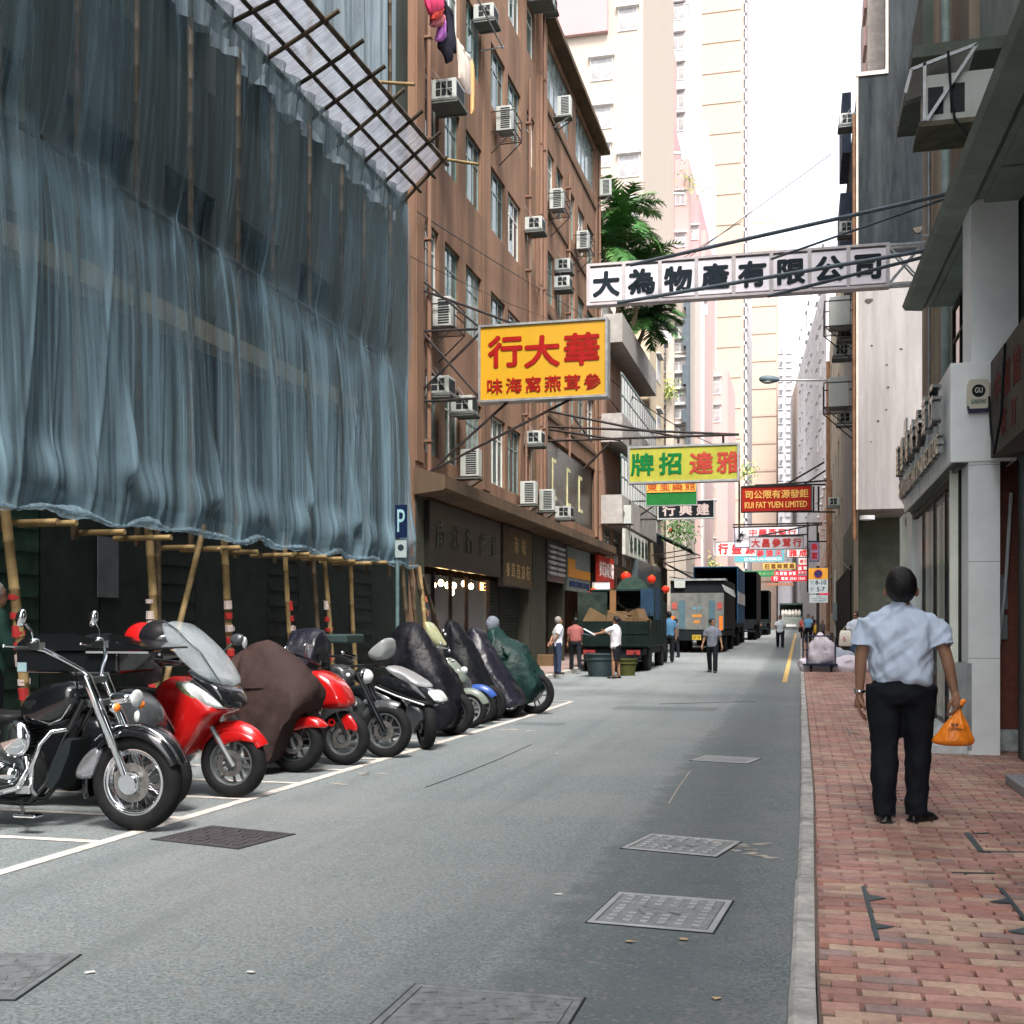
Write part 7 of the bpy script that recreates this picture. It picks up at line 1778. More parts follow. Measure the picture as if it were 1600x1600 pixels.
cover(b, 'cover', [(357, 1030), (385, 1012), (418, 998), (434, 1002), (458, 1024), (484, 1052), (496, 1084), (484, 1108), (470, 1120), (455, 1160), (438, 1192), (402, 1188), (398, 1120), (376, 1086), (360, 1058)], .27, brownc, seed=1, label='dull brown motorcycle cover draped over the third scooter')
# ---------------- 4: red sport scooter
b = Bike('red_scooter', 'smaller red scooter with a pointed nose and double headlamp, right of the brown cover', 10.75, 540, 1195)
ty, c = b.wheel(538, 1145, .27, .12, 'mag', greyrim); b.rear(1.35)
b.puff('front_fender', [(533, 1120), (548, 1112), (566, 1132), (562, 1146), (548, 1138), (540, 1148), (532, 1136)], .07, redp)
b.puff('front_fairing', [(482, 1058), (492, 1046), (512, 1048), (540, 1070), (553, 1104), (540, 1106), (512, 1108), (495, 1100), (488, 1080)], .19, redp, n=44)
b.puff('headlamp', [(496, 1064), (510, 1060), (532, 1072), (550, 1096), (538, 1100), (520, 1092), (504, 1078)], .188, lens, n=36)
b.puff('body', [(400, 1090), (470, 1080), (500, 1110), (505, 1160), (450, 1175), (400, 1150)], .15, blackp)
b.tube('fork', [(546, 1150, -.07), (530, 1112, -.07)], .018, blackp); b.tube('fork', [(546, 1150, .07), (530, 1112, .07)], .018, blackp)
b.tube('handlebar', [(462, 1014, -.3), (490, 1028, -.15), (500, 1040, 0), (490, 1028, .15), (462, 1014, .3)], .014, blackp)
mb = MB(); mb.ell(b.P(496, 1008, -.3), (.022, .022, .022)); mb.ell(b.P(468, 1016, -.32), (.02, .03, .05)); mb.tube([b.P(490, 1028, -.2), b.P(496, 1008, -.3)], .007, 6); mb.build('mirror', chrome, b.t, smooth=180)
mb = MB(); mb.torus(b.P(523, 1128, -.08), YA, .03, .012, 16, 6); mb.build('lock', redp, b.t, smooth=60)
cover(b, 'seat_cover', [(438, 990), (450, 982), (485, 981), (492, 1000), (488, 1030), (470, 1050), (446, 1030)], .22, navyc, seed=2, yc=.25, label='dark navy bundle of cloth on the seat behind the red scooter', cat='seat cover', fold=.012)
# ---------------- 5: black naked bike
b = Bike('black_motorcycle', 'bare black motorcycle with a big front wheel, between the red scooter and silver edged one', 11.45, 605, 1184)
ty, c = b.wheel(603, 1142, .285, .12, 'mag', greyrim); b.rear(1.4)
b.fender(c, .31, .06, R(150), R(60), gunm)
for dy in (-.09, .09): b.tube('fork', [(606, 1140, dy), (586, 1100, dy), (562, 1050, dy)], [.028, .03, .022], blackp)
mb = MB(); mb.ell(b.P(566, 1056, 0), (.09, .09, .09), None, 24, 14); hl = mb.build('headlamp', blackp, b.t, smooth=180); mb = MB(); mb.ell(b.P(572, 1057, 0), (.08, .08, .08)); mb.build('lens', lens, hl, smooth=180)
for dy in (-.16, .16): mb = MB(); mb.ell(b.P(563, 1098, dy), (.028, .028, .028)); mb.ell(b.P(553, 1054, dy), (.025, .025, .025)); mb.build('indicator', lens, b.t, smooth=180)
b.tube('handlebar', [(520, 1022, -.36), (545, 1026, -.2), (550, 1034, 0), (545, 1026, .2), (520, 1022, .36)], .014, blackp)
b.puff('fuel_tank', [(500, 1052), (520, 1036), (545, 1040), (556, 1060), (540, 1080), (508, 1078)], .14, gunm)
b.puff('engine', [(505, 1085), (560, 1085), (572, 1120), (558, 1160), (510, 1165)], .15, alloy)
b.puff('seat', [(410, 1040), (470, 1040), (505, 1054), (500, 1075), (420, 1066)], .12, seatm)
mb = MB(); mb.bx(b.P(495, 1).x, b.P(545, 1).x, b.Y - .05, b.Y + .45, b.P(0, 1003).z, b.P(0, 990).z); mb.build('luggage_rack', mat('rack_dark_teal', (.03, .05, .05), .5), b.t, bevel=.02)
for i, (a, c_) in enumerate(((497, 1008), (510, 1012), (512, 1028), (538, 1020), (528, 1044))): mb = MB(); mb.ell(b.P(a, c_, -.2 + i * .05), .022); mb.build('control_knob', chrome if i % 2 else redp, b.t, smooth=180)
# ---------------- 6: black and silver maxi scooter, steering turned
b = Bike('silver_edged_scooter', 'black maxi scooter with silver edges and bright headlamp, front wheel turned', 12.35, 665, 1170)
ty, c = b.wheel(666, 1130, .275, .13, 'mag', alloy, rz=R(58)); b.rear(1.5)
b.puff('front_fairing', [(588, 1068), (600, 1052), (640, 1052), (672, 1074), (692, 1096), (690, 1102), (660, 1098), (640, 1090), (612, 1078)], .21, blackp, n=44)
b.puff('nose', [(640, 1062), (660, 1068), (684, 1086), (690, 1100), (678, 1104), (652, 1094)], .19, gunm)
b.puff('headlamp', [(668, 1080), (684, 1076), (696, 1094), (694, 1097), (680, 1096)], .17, lens, n=28)
b.puff('silver_blade', [(606, 1044), (612, 1038), (640, 1050), (674, 1072), (668, 1076), (634, 1062)], .215, silverp)
b.tube('silver_line', [(596, 1072, -.2), (630, 1086, -.215), (672, 1100, -.21)], .012, silverp)
b.puff('windscreen', [(606, 996), (612, 998), (614, 1020), (600, 1034), (574, 1024)], .20, mat('screen_grey', (.30, .32, .32), .1, var=.2, alpha=.8), n=24)
b.puff('leg_shield', [(640, 1092), (668, 1104), (674, 1122), (664, 1128), (648, 1150), (636, 1130)], .15, gunm)
b.puff('body', [(520, 1070), (600, 1072), (640, 1100), (646, 1150), (560, 1160), (520, 1130)], .17, blackp)
b.tube('fender_stay', [(668, 1106, -.02), (676, 1122, -.04)], .02, silverp)
b.tube('handlebar', [(560, 1040, -.34), (585, 1038, -.2), (600, 1044, 0), (585, 1038, .2)], .014, blackp)
for (a, c_) in ((548, 1050), (572, 1054)): mb = MB(); mb.ell(b.P(a, c_, -.3), (.025, .025, .025)); mb.build('bar_end', chrome, b.t, smooth=180)
# ---------------- 7: under a blackish navy cover
b = Bike('covered_motorcycle', 'motorcycle hidden by a tall blackish cover, seventh in the row', 14.0, 712, 1148); b.wheel(708, 1118, .28, .12, 'mag'); b.rear(1.4)
cover(b, 'cover', [(612, 990), (622, 974), (645, 971), (662, 986), (690, 1022), (712, 1060), (724, 1100), (722, 1128), (702, 1142), (684, 1136), (670, 1090), (640, 1050), (610, 1010)], .30, mat('cover_blackish', (.007, .007, .010), .4, var=.4, scale=4, bump=.9, bscale=8), seed=3, label='tall blackish cover, sixth from the cruiser, with a sheen along its crest')
# ---------------- 8: grey-green moped with a small windscreen
b = Bike('olive_moped', 'olive grey moped with a leaning yellowish windscreen and twin round lamps', 15.0, 738, 1133)
ty, c = b.wheel(733, 1108, .25, .10, 'mag', silverp); b.rear(1.2)
b.fender(c, .275, .06, R(150), R(20), mat('olive_paint', (.16, .19, .16), .35, var=.15))
b.puff('front_fairing', [(694, 1030), (704, 1026), (722, 1048), (730, 1066), (722, 1072), (706, 1060)], .17, MATS['olive_paint'])
mb = MB(); mb.ell(b.P(716, 1050, -.10), (.05, .07, .055)); mb.ell(b.P(722, 1048, .1), (.05, .07, .055)); mb.build('headlamp', lens, b.t, smooth=180)
b.puff('windscreen', [(666, 972), (672, 970), (688, 996), (698, 1012), (684, 1010), (672, 994)], .17, mat('screen_olive', (.32, .34, .20), .2, var=.3, scale=8), n=20)
b.tube('handlebar', [(690, 1010, -.3), (700, 1014, 0), (690, 1010, .3)], .013, chrome)
for (a, c_) in ((703, 985), (706, 991), (699, 1005), (712, 1016), (718, 1032), (709, 1030)): mb = MB(); mb.ell(b.P(a, c_, -.3), .022); mb.build('bar_fitting', chrome, b.t, smooth=180)
b.puff('body', [(640, 1050), (700, 1060), (716, 1100), (660, 1118), (640, 1090)], .13, gunm)
b = Bike('blue_fender_moped', 'moped showing only a blue front fender and half a wheel', 15.6, 752, 1130)
ty, c = b.wheel(748, 1102, .26, .10, 'mag', greyrim); b.rear(1.2); b.fender(c, .285, .06, R(130), R(30), mat('blue_paint', (.03, .08, .30), .3, var=.1)); b.puff('body', [(690, 1040), (730, 1050), (744, 1085), (720, 1110), (690, 1095)], .13, gunm)
b = Bike('covered_motorcycle', 'motorcycle under the narrow pitch black cover', 16.2, 768, 1126); b.wheel(764, 1100, .26, .11, 'mag'); b.rear(1.3)
cover(b, 'cover', [(690, 985), (704, 966), (716, 972), (740, 1010), (762, 1060), (778, 1100), (776, 1120), (752, 1116), (724, 1070), (700, 1020)], .28, blkc, seed=4, label='narrow pitch black cover behind the olive moped')
b = Bike('covered_motorcycle', 'motorcycle under the navy cover with a long sloping edge', 16.9, 800, 1121); b.wheel(796, 1096, .26, .11, 'mag'); b.rear(1.3)
cover(b, 'cover', [(728, 992), (742, 976), (756, 990), (782, 1040), (812, 1086), (822, 1098), (806, 1106), (780, 1098), (752, 1060)], .28, navyc, seed=5, label='navy cover whose pale violet edge slopes down to the road')
b = Bike('covered_motorcycle', 'motorcycle under the green cover, last in the row', 17.6, 836, 1118)
ty, c = b.wheel(834, 1085, .33, .12, 'mag'); b.rear(1.4)
cover(b, 'cover', [(760, 985), (770, 972), (782, 990), (800, 1000), (822, 1012), (836, 1040), (850, 1062), (842, 1086), (822, 1104), (800, 1092), (780, 1050), (766, 1010)], .32, greenc, seed=6, fold=.03, label='crumpled dark green cover over the last motorcycle in the row')
mb = MB(); mb.ell(b.P(769, 976, 0), (.10, .12, .14), None, 20, 12); mb.v = [v + V((1, 0, 1)) * .03 * noise.noise(v * 9) for v in mb.v]; tag(mb.build('grey_hood_bag', mat('grey_bag', (.14, .16, .19), .5, var=.4, scale=9), None, smooth=60), 'grey plastic bag tied over the mirrors of the green covered motorcycle', 'bag')
mb = MB(); p = pZ(772, 1118); mb.box(p + V((0, 0, .16)), (.25, .2, .3), .3); mb.ell(p + V((.1, -.05, .25)), (.1, .08, .04)); t = thing('crate', 'small blue and pale crate on the road between the covered bikes', 'crate', p); mb.build('crate_shell', mat('crate_blue', (.05, .10, .20), .5, var=.4, scale=10), t, bevel=.01); mb = MB(); mb.box(p + V((0, 0, .32)), (.22, .17, .03), .3); mb.build('lining', mat('crate_lining', (.35, .4, .42), .6), t)
# ================================================================ vehicles seen from behind
tgreen = mat('truck_green', (.006, .013, .012), .45, var=.4, scale=3, damt=.4, dirt=(.015, .022, .02), dscale=3)
tdark = mat('truck_dark', (.012, .016, .018), .6, var=.4)
def wheel(mb_t, mb_r, x, y, z, r, w):
    mb_t.torus((x, y, z), XA, r * .78, r * .22, 28, 10, sq=w / (r * .44))
    mb_r.disc((x, y, z), XA, r * .6, w * .8, 20)
def axle(t, y, r, tw, w=.28, dual=True):
    for s in (-1, 1):
        for k in ((0, 1) if dual else (0,)):
            a = MB(); b_ = MB(); wheel(a, b_, s * (tw - k * (w + .03)), y, r, r, w); o = a.build('wheel', rubber, t, world=False, smooth=50); b_.build('rim', tdark, o, world=False)
# --- dark green tipper/flatbed
P = pZ(975, 1050, 0); gt = thing('flatbed_truck', 'dark green open truck seen from behind, piled with waste cardboard, wire hoops on the cab', 'truck', (-5.22, 32.6, 0), 0); gt.scale = (.86, 1, .87)
axle(gt, 1.2, .47, .98); axle(gt, 4.6, .45, .95, dual=False)
m_ = MB(); m_.bx(-1.05, 1.05, .1, 6, .62, .82); m_.bx(-.95, .95, .02, .3, .5, .62); m_.build('chassis', tdark, gt, world=False)
m_ = MB(); m_.bx(-1.22, 1.22, 0, 4.3, .86, .96); m_.bx(-1.22, 1.22, 0, .05, .96, 1.72); m_.bx(-1.22, -1.17, .05, 4.3, .96, 1.75); m_.bx(1.17, 1.22, .05, 4.3, .96, 1.75); m_.build('load_bed', tgreen, gt, world=False)
m_ = MB()
for i in range(10):
    for s in (-1, 1): m_.bx(s * 1.235 - .012, s * 1.235 + .012, .1 + i * .45, .18 + i * .45, .9, 2.0 if i % 3 == 0 else 1.76)
m_.bx(-1.2, 1.2, -.02, 0, 1.3, 1.33); m_.bx(-1.24, 1.24, -.03, 0, .9, .98); m_.build('stake', tgreen, gt, world=False)
m_ = MB(); m_.bx(-1.2, 1.2, 3.6, 3.66, 1.75, 2.85); m_.bx(-1.22, 1.22, 1.9, 3.62, 2.78, 2.84); m_.bx(-1.22, -1.18, 2.5, 3.62, 1.8, 2.8); m_.bx(1.18, 1.22, 1.4, 3.62, 1.75, 2.82); m_.build('headboard', mat('truck_green_dark', (.012, .028, .028), .6, var=.4), gt, world=False)
m_ = MB(); m_.bx(1.222, 1.235, 1.6, 2.7, 1.78, 2.84); m_.bx(.75, 1.2, 1.38, 1.4, 1.9, 2.84); m_.build('blue_tarp', mat('tarp_blue', (.02, .045, .08), .6, var=.3), gt, world=False)
m_ = MB(); m_.bx(-1.05, 1.05, 4.35, 6, .8, 2.45); m_.build('cab', tgreen, gt, world=False, bevel=.08)
m_ = MB(); m_.torus((.15, 3.4, 2.75), YA, .62, .035, 30, 6, a0=math.pi, a1=2 * math.pi); m_.torus((.15, 3.0, 2.75), YA, .60, .03, 30, 6, a0=math.pi, a1=2 * math.pi); m_.torus((-.75, 3.4, 2.65), YA, .4, .03, 24, 6, a0=math.pi, a1=2 * math.pi)
m_.build('wire_hoop', mat('hoop_pale', (.28, .30, .24), .6, var=.4), gt, world=False)
m_ = MB(); n = 16; m_.prism([V((.15 + .58 * math.cos(math.pi * i / n), 3.2, 2.75 + .58 * math.sin(math.pi * i / n))) for i in range(n + 1)], (0, .04, 0)); m_.build('hoop_mesh', mat('mesh_green', (.04, .07, .055), .8, var=.3), gt, world=False)
m_ = MB(); m_.bx(-.95, -.55, .0, .05, .62, .78); m_.bx(.5, .95, -.005, .05, .62, .78); m_.build('tail_light', mat('tail_red', (.22, .03, .03), .3, var=.3), gt, world=False)
m_ = MB(); m_.bx(-.12, .25, -.03, .02, .45, .57); m_.build('number_plate', mat('plate_yellow', (.5, .34, .04), .5), gt, world=False)
m_ = MB(); m_.bx(-1.0, 1.0, -.12, -.02, .40, .46); m_.bx(-.8, -.75, -.1, .3, .44, .7); m_.bx(.75, .8, -.1, .3, .44, .7); m_.build('bumper', tdark, gt, world=False)
gt.scale = (.86, 1, .87)
def on(t, v): return wm(t) @ V(v)
rs = random.Random(11)
cl = ['folded cardboard sheet sticking out at the left of the truck load', 'crumpled brown carton on top of the truck load', 'flattened carton under the blue tarp edge', 'tan carton leaning against the truck headboard', 'small box wedged at the right stake of the truck', 'carton slumped over the truck tail board']
for i, (x, y, z, w, d, h, rz, tx) in enumerate(((-.5, .5, 1.45, .9, .1, .45, .4, .5), (.1, .8, 1.6, .8, .6, .3, .3, .25), (.55, 1.3, 1.65, .6, .5, .35, -.4, -.3), (-.3, 2.2, 1.4, 1.0, .7, .6, .1, .1), (.85, .6, 1.35, .45, .5, .4, .7, .2), (.2, .35, 1.35, .7, .35, .32, -.2, -.2))):
    p = on(gt, (x, y, z)); t = thing('waste_carton', cl[i], 'carton', p, rz, group='waste cardboard on the green truck'); mm = MB(); q = Matrix.Rotation(tx, 3, 'Y')
    mm.box((0, 0, h / 2), (w, d, h), q); mm.build('carton', card, t, world=False, bevel=.01); mm = MB(); mm.box((w * .2, 0, h * .9), (w * .55, d * .95, .012), Matrix.Rotation(tx - .5, 3, 'Y')); mm.build('flap', card, t, world=False)
t = thing('glass_sheet', 'tall dim sheet of glass standing in the left front of the truck bed', 'glass sheet', on(gt, (-.75, 2.5, 1.0))); m_ = MB(); c = on(gt, (-.75, .6, 1.7)); m_.bx(c.x - .45, c.x + .42, c.y, c.y + .03, 1.3, 2.35); m_.build('pane', mat('dim_glass', (.025, .038, .032), .2, var=.5, scale=3), t)
m_ = MB(); m_.bx(c.x + .50, c.x + .68, c.y - .02, c.y + .02, 1.3, 2.4); m_.build('timber_edge', mat('timber_edge', (.20, .11, .05), .7), t)

# --- lorry with a tail lift
Yl = 49.0; cx = (pY(1053, 1000, Yl).x + pY(1133, 1000, Yl).x) / 2; gz = ground(Yl)
tl = thing('tail_lift_lorry', 'lorry with a raised dull metal tail lift flanked by orange and red reflectors', 'truck', (cx - .1, Yl, gz), R(-1))
w = 1.12; lift = mat('lift_metal', (.20, .21, .20), .5, metal=.3, var=.25, scale=3, damt=.5, dirt=(.10, .10, .09), dscale=2)
axle(tl, 1.6, .45, .98); axle(tl, 5.6, .45, .95, dual=False)
m_ = MB(); m_.bx(-w - .02, w + .02, .15, 6.2, 1.0, 3.1); m_.build('cargo_box', tdark, tl, world=False, bevel=.03)
m_ = MB(); m_.bx(-w, w, -.02, .12, .98, 2.52); m_.build('tail_lift', lift, tl, world=False, bevel=.01)
for s in (-1, 1):
    m_ = MB(); m_.bx(s * .62 - .13, s * .62 + .13, -.05, -.02, 1.02, 2.2); m_.build('lift_rail', mat('rail_blue', (.08, .14, .17), .5), tl, world=False)
    m_ = MB(); m_.bx(s * .95 - .1, s * .95 + .1, -.04, -.02, 1.85, 2.12); m_.build('red_panel', mat('panel_red', (.40, .09, .08), .5, var=.2), tl, world=False)
    m_ = MB(); m_.bx(s * 1.0 - .07, s * 1.0 + .07, -.045, -.02, .95, 1.55); m_.bx(s * 1.0 - .06, s * 1.0 + .06, -.05, -.045, 1.15, 1.35); m_.build('orange_reflector', mat('reflector_orange', (.85, .20, .03), .4, var=.15), tl, world=False)
m_ = MB(); m_.text('TAIL LIFT', (0, -.025, 1.88), XA, UP, .12, .42, .004, .03); m_.build('blue_lettering', mat('letter_sky', (.12, .33, .42), .5), tl, world=False)
m_ = MB(); m_.bx(-.2, .2, -.03, -.02, 1.5, 1.62); m_.bx(-.14, .12, -.03, -.02, 1.25, 1.37); m_.build('orange_label', mat('label_orange', (.50, .22, .05), .5), tl, world=False)
m_ = MB(); m_.bx(-1.1, 1.1, .0, 5.5, .72, .95); m_.bx(-1.05, 1.05, -.02, .08, .52, .74); m_.bx(-1.12, -1.0, 3, 7.5, .5, 2.4); m_.bx(-1.0, 1.0, 6.3, 7.8, .6, 2.5); m_.build('chassis', tdark, tl, world=False)
m_ = MB(); m_.bx(-.2, .17, -.05, -.03, .55, .76); po = m_.build('number_plate', MATS['plate_yellow'], tl, world=False); m_ = MB(); m_.text('GT 29', (-.015, -.055, .655), XA, UP, .12, .3, .002, .02); m_.build('plate_lettering', ink, po, world=False)
m_ = MB(); m_.prism([(w - .1, .1, 2.9), (w + .35, .1, 2.65), (w + .42, .1, 2.35), (w + .02, .1, 2.6)], (0, .9, 0)); m_.bx(-w, w + .06, .02, 1.2, 3.05, 3.13); m_.build('torn_tarp', mat('tarp_pale', (.30, .32, .32), .8, var=.4, scale=3), tl, world=False)
m_ = MB(); m_.bx(-.95, -.5, .0, .01, 2.75, 3.05); m_.build('sign_sheet', mat('sheet_grey_white', (.42, .45, .42), .6), tl, world=False)
# --- blue canvas lorry
def canvas_lorry(Y, x0, x1, H, label, cm, tm, stripe=None, rz=0.0, L_=7.0):
    gz = ground(Y); A = pY(x0, 950, Y).x; B = pY(x1, 950, Y).x; w = (B - A) / 2
    t = thing('canvas_lorry', label, 'truck', ((A + B) / 2, Y, gz), rz); axle(t, 1.5, .48, w - .2); axle(t, 2.7, .48, w - .2); axle(t, L_ - .8, .48, w - .2, dual=False)
    m_ = MB(); m_.bx(-w, -w + .05, 0, L_ - 1.8, 1.15, H); m_.bx(w - .05, w, 0, L_ - 1.8, 1.15, H); m_.bx(-w, w, 0, L_ - 1.8, H, H + .06); m_.bx(-w, w, L_ - 1.9, L_ - 1.8, 1.15, H); m_.build('canopy', cm, t, world=False, bevel=.03)
    m_ = MB(); m_.bx(-w + .05, w - .05, L_ - 2.2, L_ - 2.1, 1.1, H - .1); m_.bx(-w + .06, w - .06, .02, .06, 1.15, 1.3); m_.bx(-w, w, 0, L_ - 1.8, 1.0, 1.14); m_.bx(-w + .2, w - .2, 0, L_, .7, 1.0); m_.build('chassis', tdark, t, world=False)
    m_ = MB(); m_.bx(-w + .1, w - .1, L_ - 1.7, L_, .6, 2.5); m_.build('cab', tm, t, world=False, bevel=.08)
    if stripe:
        m_ = MB(); m_.bx(w, w + .015, .0, L_ - 1.8, 2.15, 2.75); m_.build('white_stripe', stripe, t, world=False)
    m_ = MB(); m_.bx(-w + .1, w - .1, -.06, 0, .5, .62); m_.build('bumper', tdark, t, world=False); return t
bc = canvas_lorry(58.5, 1083, 1153, 3.95, 'open backed lorry with a blue canvas side and a white stripe', mat('canvas_blue', (.03, .09, .18), .65, var=.3, scale=3, streak=True), tdark, mat('stripe_white', (.52, .52, .54), .6, var=.1), L_=9)
bc2 = canvas_lorry(73, 1140, 1183, 4.2, 'dark lorry with an empty black cargo opening beyond the blue canvas one', tdark, tdark, L_=9)
bc3 = canvas_lorry(96, 1178, 1202, 3.6, 'last dark lorry in the row on the left, half hidden', tdark, tdark, L_=8)
# --- pale green truck facing away in the middle distance
Yv = 118; gz = ground(Yv); cx = pY(1236, 960, Yv).x
t = thing('small_truck', 'small truck with a dark roof driving away at the far end of the road', 'truck', (cx, Yv, gz)); axle(t, 1.2, .4, .85, dual=False)
m_ = MB(); m_.bx(-1.1, 1.1, 0, 4, .8, 1.55); m_.bx(-1.0, 1.0, .02, .1, .5, .8); m_.build('body', mat('far_truck_grey', (.22, .25, .23), .6, var=.3), t, world=False)
m_ = MB(); m_.bx(-1.15, 1.15, 0, 4, 2.75, 2.9); m_.bx(1.08, 1.15, 0, 4, 1.5, 2.8); m_.bx(-1.15, 1.15, 3.0, 3.1, .8, 2.8); m_.build('canopy', mat('far_truck_dark', (.04, .07, .06), .6), t, world=False)
m_ = MB()
for i in range(6): m_.ell((-.8 + i * .32, .6, 1.9), (.2, .4, .42))
m_.build('sacks', mat('sack_white', (.6, .58, .55), .8, var=.3, scale=3), t, world=False, smooth=180)
m_ = MB(); m_.bx(-.5, .5, -.05, 0, .55, .8); m_.build('bumper', fwh, t, world=False)
# --- dark low barrow with green cabbages pushed by a man
P = pZ(1181, 996, .2); Yc = P.y; gz = ground(P.y)
t = thing('loaded_barrow', 'two wheeled barrow heaped with green sacks pushed up the road', 'barrow', (P.x + .25, P.y, gz))
m_ = MB(); m_.bx(-.55, .75, 0, 1.2, .35, .42); m_.bar((-.5, 0, .4), (-.5, -.5, .95), .04); m_.bar((.5, 0, .4), (.5, -.5, .95), .04); m_.build('deck', dkmetal, t, world=False)
for s in (-.5, .6):
    m_ = MB(); m_.torus((s, .4, .2), XA, .16, .045); m_.disc((s, .4, .2), XA, .12, .04); m_.build('wheel', rubber, t, world=False, smooth=50)
m_ = MB(); rs = random.Random(4)
for i in range(16): m_.ell((rs.uniform(-.5, .7), rs.uniform(.1, 1.0), .55 + rs.uniform(0, .55)), (rs.uniform(.18, .3), .25, rs.uniform(.16, .26)))
m_.build('green_sacks', mat('sack_green', (.10, .14, .05), .8, var=.5, scale=3, damt=.4, dirt=(.03, .04, .02)), t, world=False, smooth=180)
# --- platform trolley with white sacks, right pavement
P = pZ(1283, 1052, .12); y0 = P.y
navy = mat('navy_steel', (.02, .035, .07), .4, var=.3); sack = mat('white_sack', (.62, .58, .64), .7, var=.12, scale=3, damt=.4, dirt=(.40, .38, .45), dscale=4)
t = thing('platform_trolley', 'navy tubular platform trolley parked on the pavement among white sacks', 'trolley', P)
m_ = MB(); m_.bx(-.46, .42, 0, .75, .20, .24); m_.build('deck', navy, t, world=False)
m_ = MB(); h = .98
m_.tube([(-.36, .0, .22), (-.36, -.0, h - .06), (-.30, 0, h), (.30, 0, h), (.36, 0, h - .06), (.36, 0, .22)], .02, 8); m_.bar((-.36, 0, .24), (.42, 0, .24), .04); m_.build('front_handle', navy, t, world=False, smooth=60)
m_ = MB(); m_.tube([(-.46, .75, .22), (-.46, .75, .9), (-.42, .75, .96), (.24, .75, .96), (.28, .75, .9), (.28, .75, .22)], .018, 8); m_.bar((-.46, .75, .6), (.28, .75, .6), .03); m_.build('rear_handle', navy, t, world=False, smooth=60)
for x in (-.26, .26):
    for y in (.08, .68):
        m_ = MB(); m_.torus((x, y, .075), XA, .05, .025, 16, 8); m_.disc((x, y, .075), XA, .05, .03, 12); m_.bx(x - .04, x + .04, y - .03, y + .03, .12, .2); m_.build('castor', rubber, t, world=False, smooth=50)
def sackobj(lb, c, rad, rz, seed, m=None):
    mb = MB(); mb.ell((0, 0, 0), rad, None, 28, 16); q = Matrix.Rotation(rz, 3, 'Z')
    for i, v in enumerate(mb.v):
        k = 1 + .34 * noise.noise(v * 3.4 + V((seed, 0, 0))) + .14 * (1 - 3 * abs(noise.noise(v * 7 + V((seed, 3, 0))))); p = q @ (v * k); p.z = max(p.z, -rad[2] * .7); mb.v[i] = p + V(c) + V((0, 0, rad[2] * .7))
    tag(mb.build('white_sack', m or sack, None, smooth=60), lb, 'sack', 'white sacks by the trolley')
sackobj('bulging white sack standing on the trolley deck inside the handles', P + V((0, .4, .24)), (.34, .3, .42), 0, 1)
sackobj('long white sack slumped flat on the pavement, right of the trolley', P + V((.68, .5, 0)), (.68, .34, .26), -.1, 2)
sackobj('white sack lying under the front of the trolley at the kerb side', P + V((-.18, .65, 0)), (.42, .3, .22), .3, 3)
sackobj('greyish plastic sack tucked behind the long white sack', P + V((.4, .95, 0)), (.5, .3, .36), .2, 4, mat('grey_sack', (.30, .33, .38), .7, var=.2))
# ================================================================ people
skinm = mat('skin', (0.27, 0.145, 0.09), .5, var=.12, scale=12, spec=.35)
hairb = mat('hair_black', (.010, .009, .009), .38, var=.5, scale=60, bump=.4, bscale=120, spec=.3)
hairg = mat('hair_grey', (.22, .21, .20), .6, var=.3, scale=50)
eyem = mat('eye_dark', (.015, .012, .01), .2)
def rx(a): return Matrix.Rotation(a, 3, 'X')
def dirv(fwd, out, side):       # a limb hanging down, swung forward and outwards
    return V((side * math.sin(out) * math.cos(fwd), math.sin(fwd), -math.cos(fwd) * math.cos(out)))
def hand(mb, w, d, n, side, s, curl=.5, grip=False):
    """w wrist, d direction of the fingers, n back-of-hand normal"""
    d = d.normalized(); n = (n - d * n.dot(d)).normalized(); t = d.cross(n).normalized() * side      # t points to the thumb side
    mb.tube([w - d * .03 * s, w + d * .02 * s, w + d * .06 * s, w + d * .092 * s], [.024 * s, .027 * s, .034 * s, .030 * s], 12, sq=1)
    q = Matrix((t, n, d)).transposed(); mb.ell(w + d * .06 * s, (.042 * s, .017 * s, .052 * s), q, 14, 9)
    for i, (off, ln) in enumerate(((.030, .072), (.011, .082), (-.009, .075), (-.028, .058))):
        p = w + d * .098 * s + t * off * s; a = (1.25 if grip else curl * (1 + .12 * i)); dd = d.copy(); pts = [w + d * .05 * s + t * off * .8 * s, p]
        for f in (.42, .33, .25):
            dd = (dd * math.cos(a * .8) - n * math.sin(a * .8)).normalized(); nn = dd.cross(t).normalized(); n_ = n; p = p + dd * ln * f * s * 1.1; pts.append(p); a *= .9
        mb.tube(pts, [.0095 * s, .0095 * s, .009 * s, .008 * s, .006 * s], 8)
        mb.ell(pts[-1], .0065 * s, None, 8, 6)
    b0 = w + d * .025 * s + t * .022 * s; b1 = b0 + (d * .6 + t * .75 - n * .25).normalized() * .040 * s; b2 = b1 + (d * .85 + t * .2 - n * .55).normalized() * .032 * s; b3 = b2 + (d * .8 - n * .5 - t * .15).normalized() * .024 * s
    mb.tube([b0, b1, b2, b3], [.014 * s, .0125 * s, .0105 * s, .007 * s], 8); mb.ell(b3, .0075 * s, None, 8, 6)
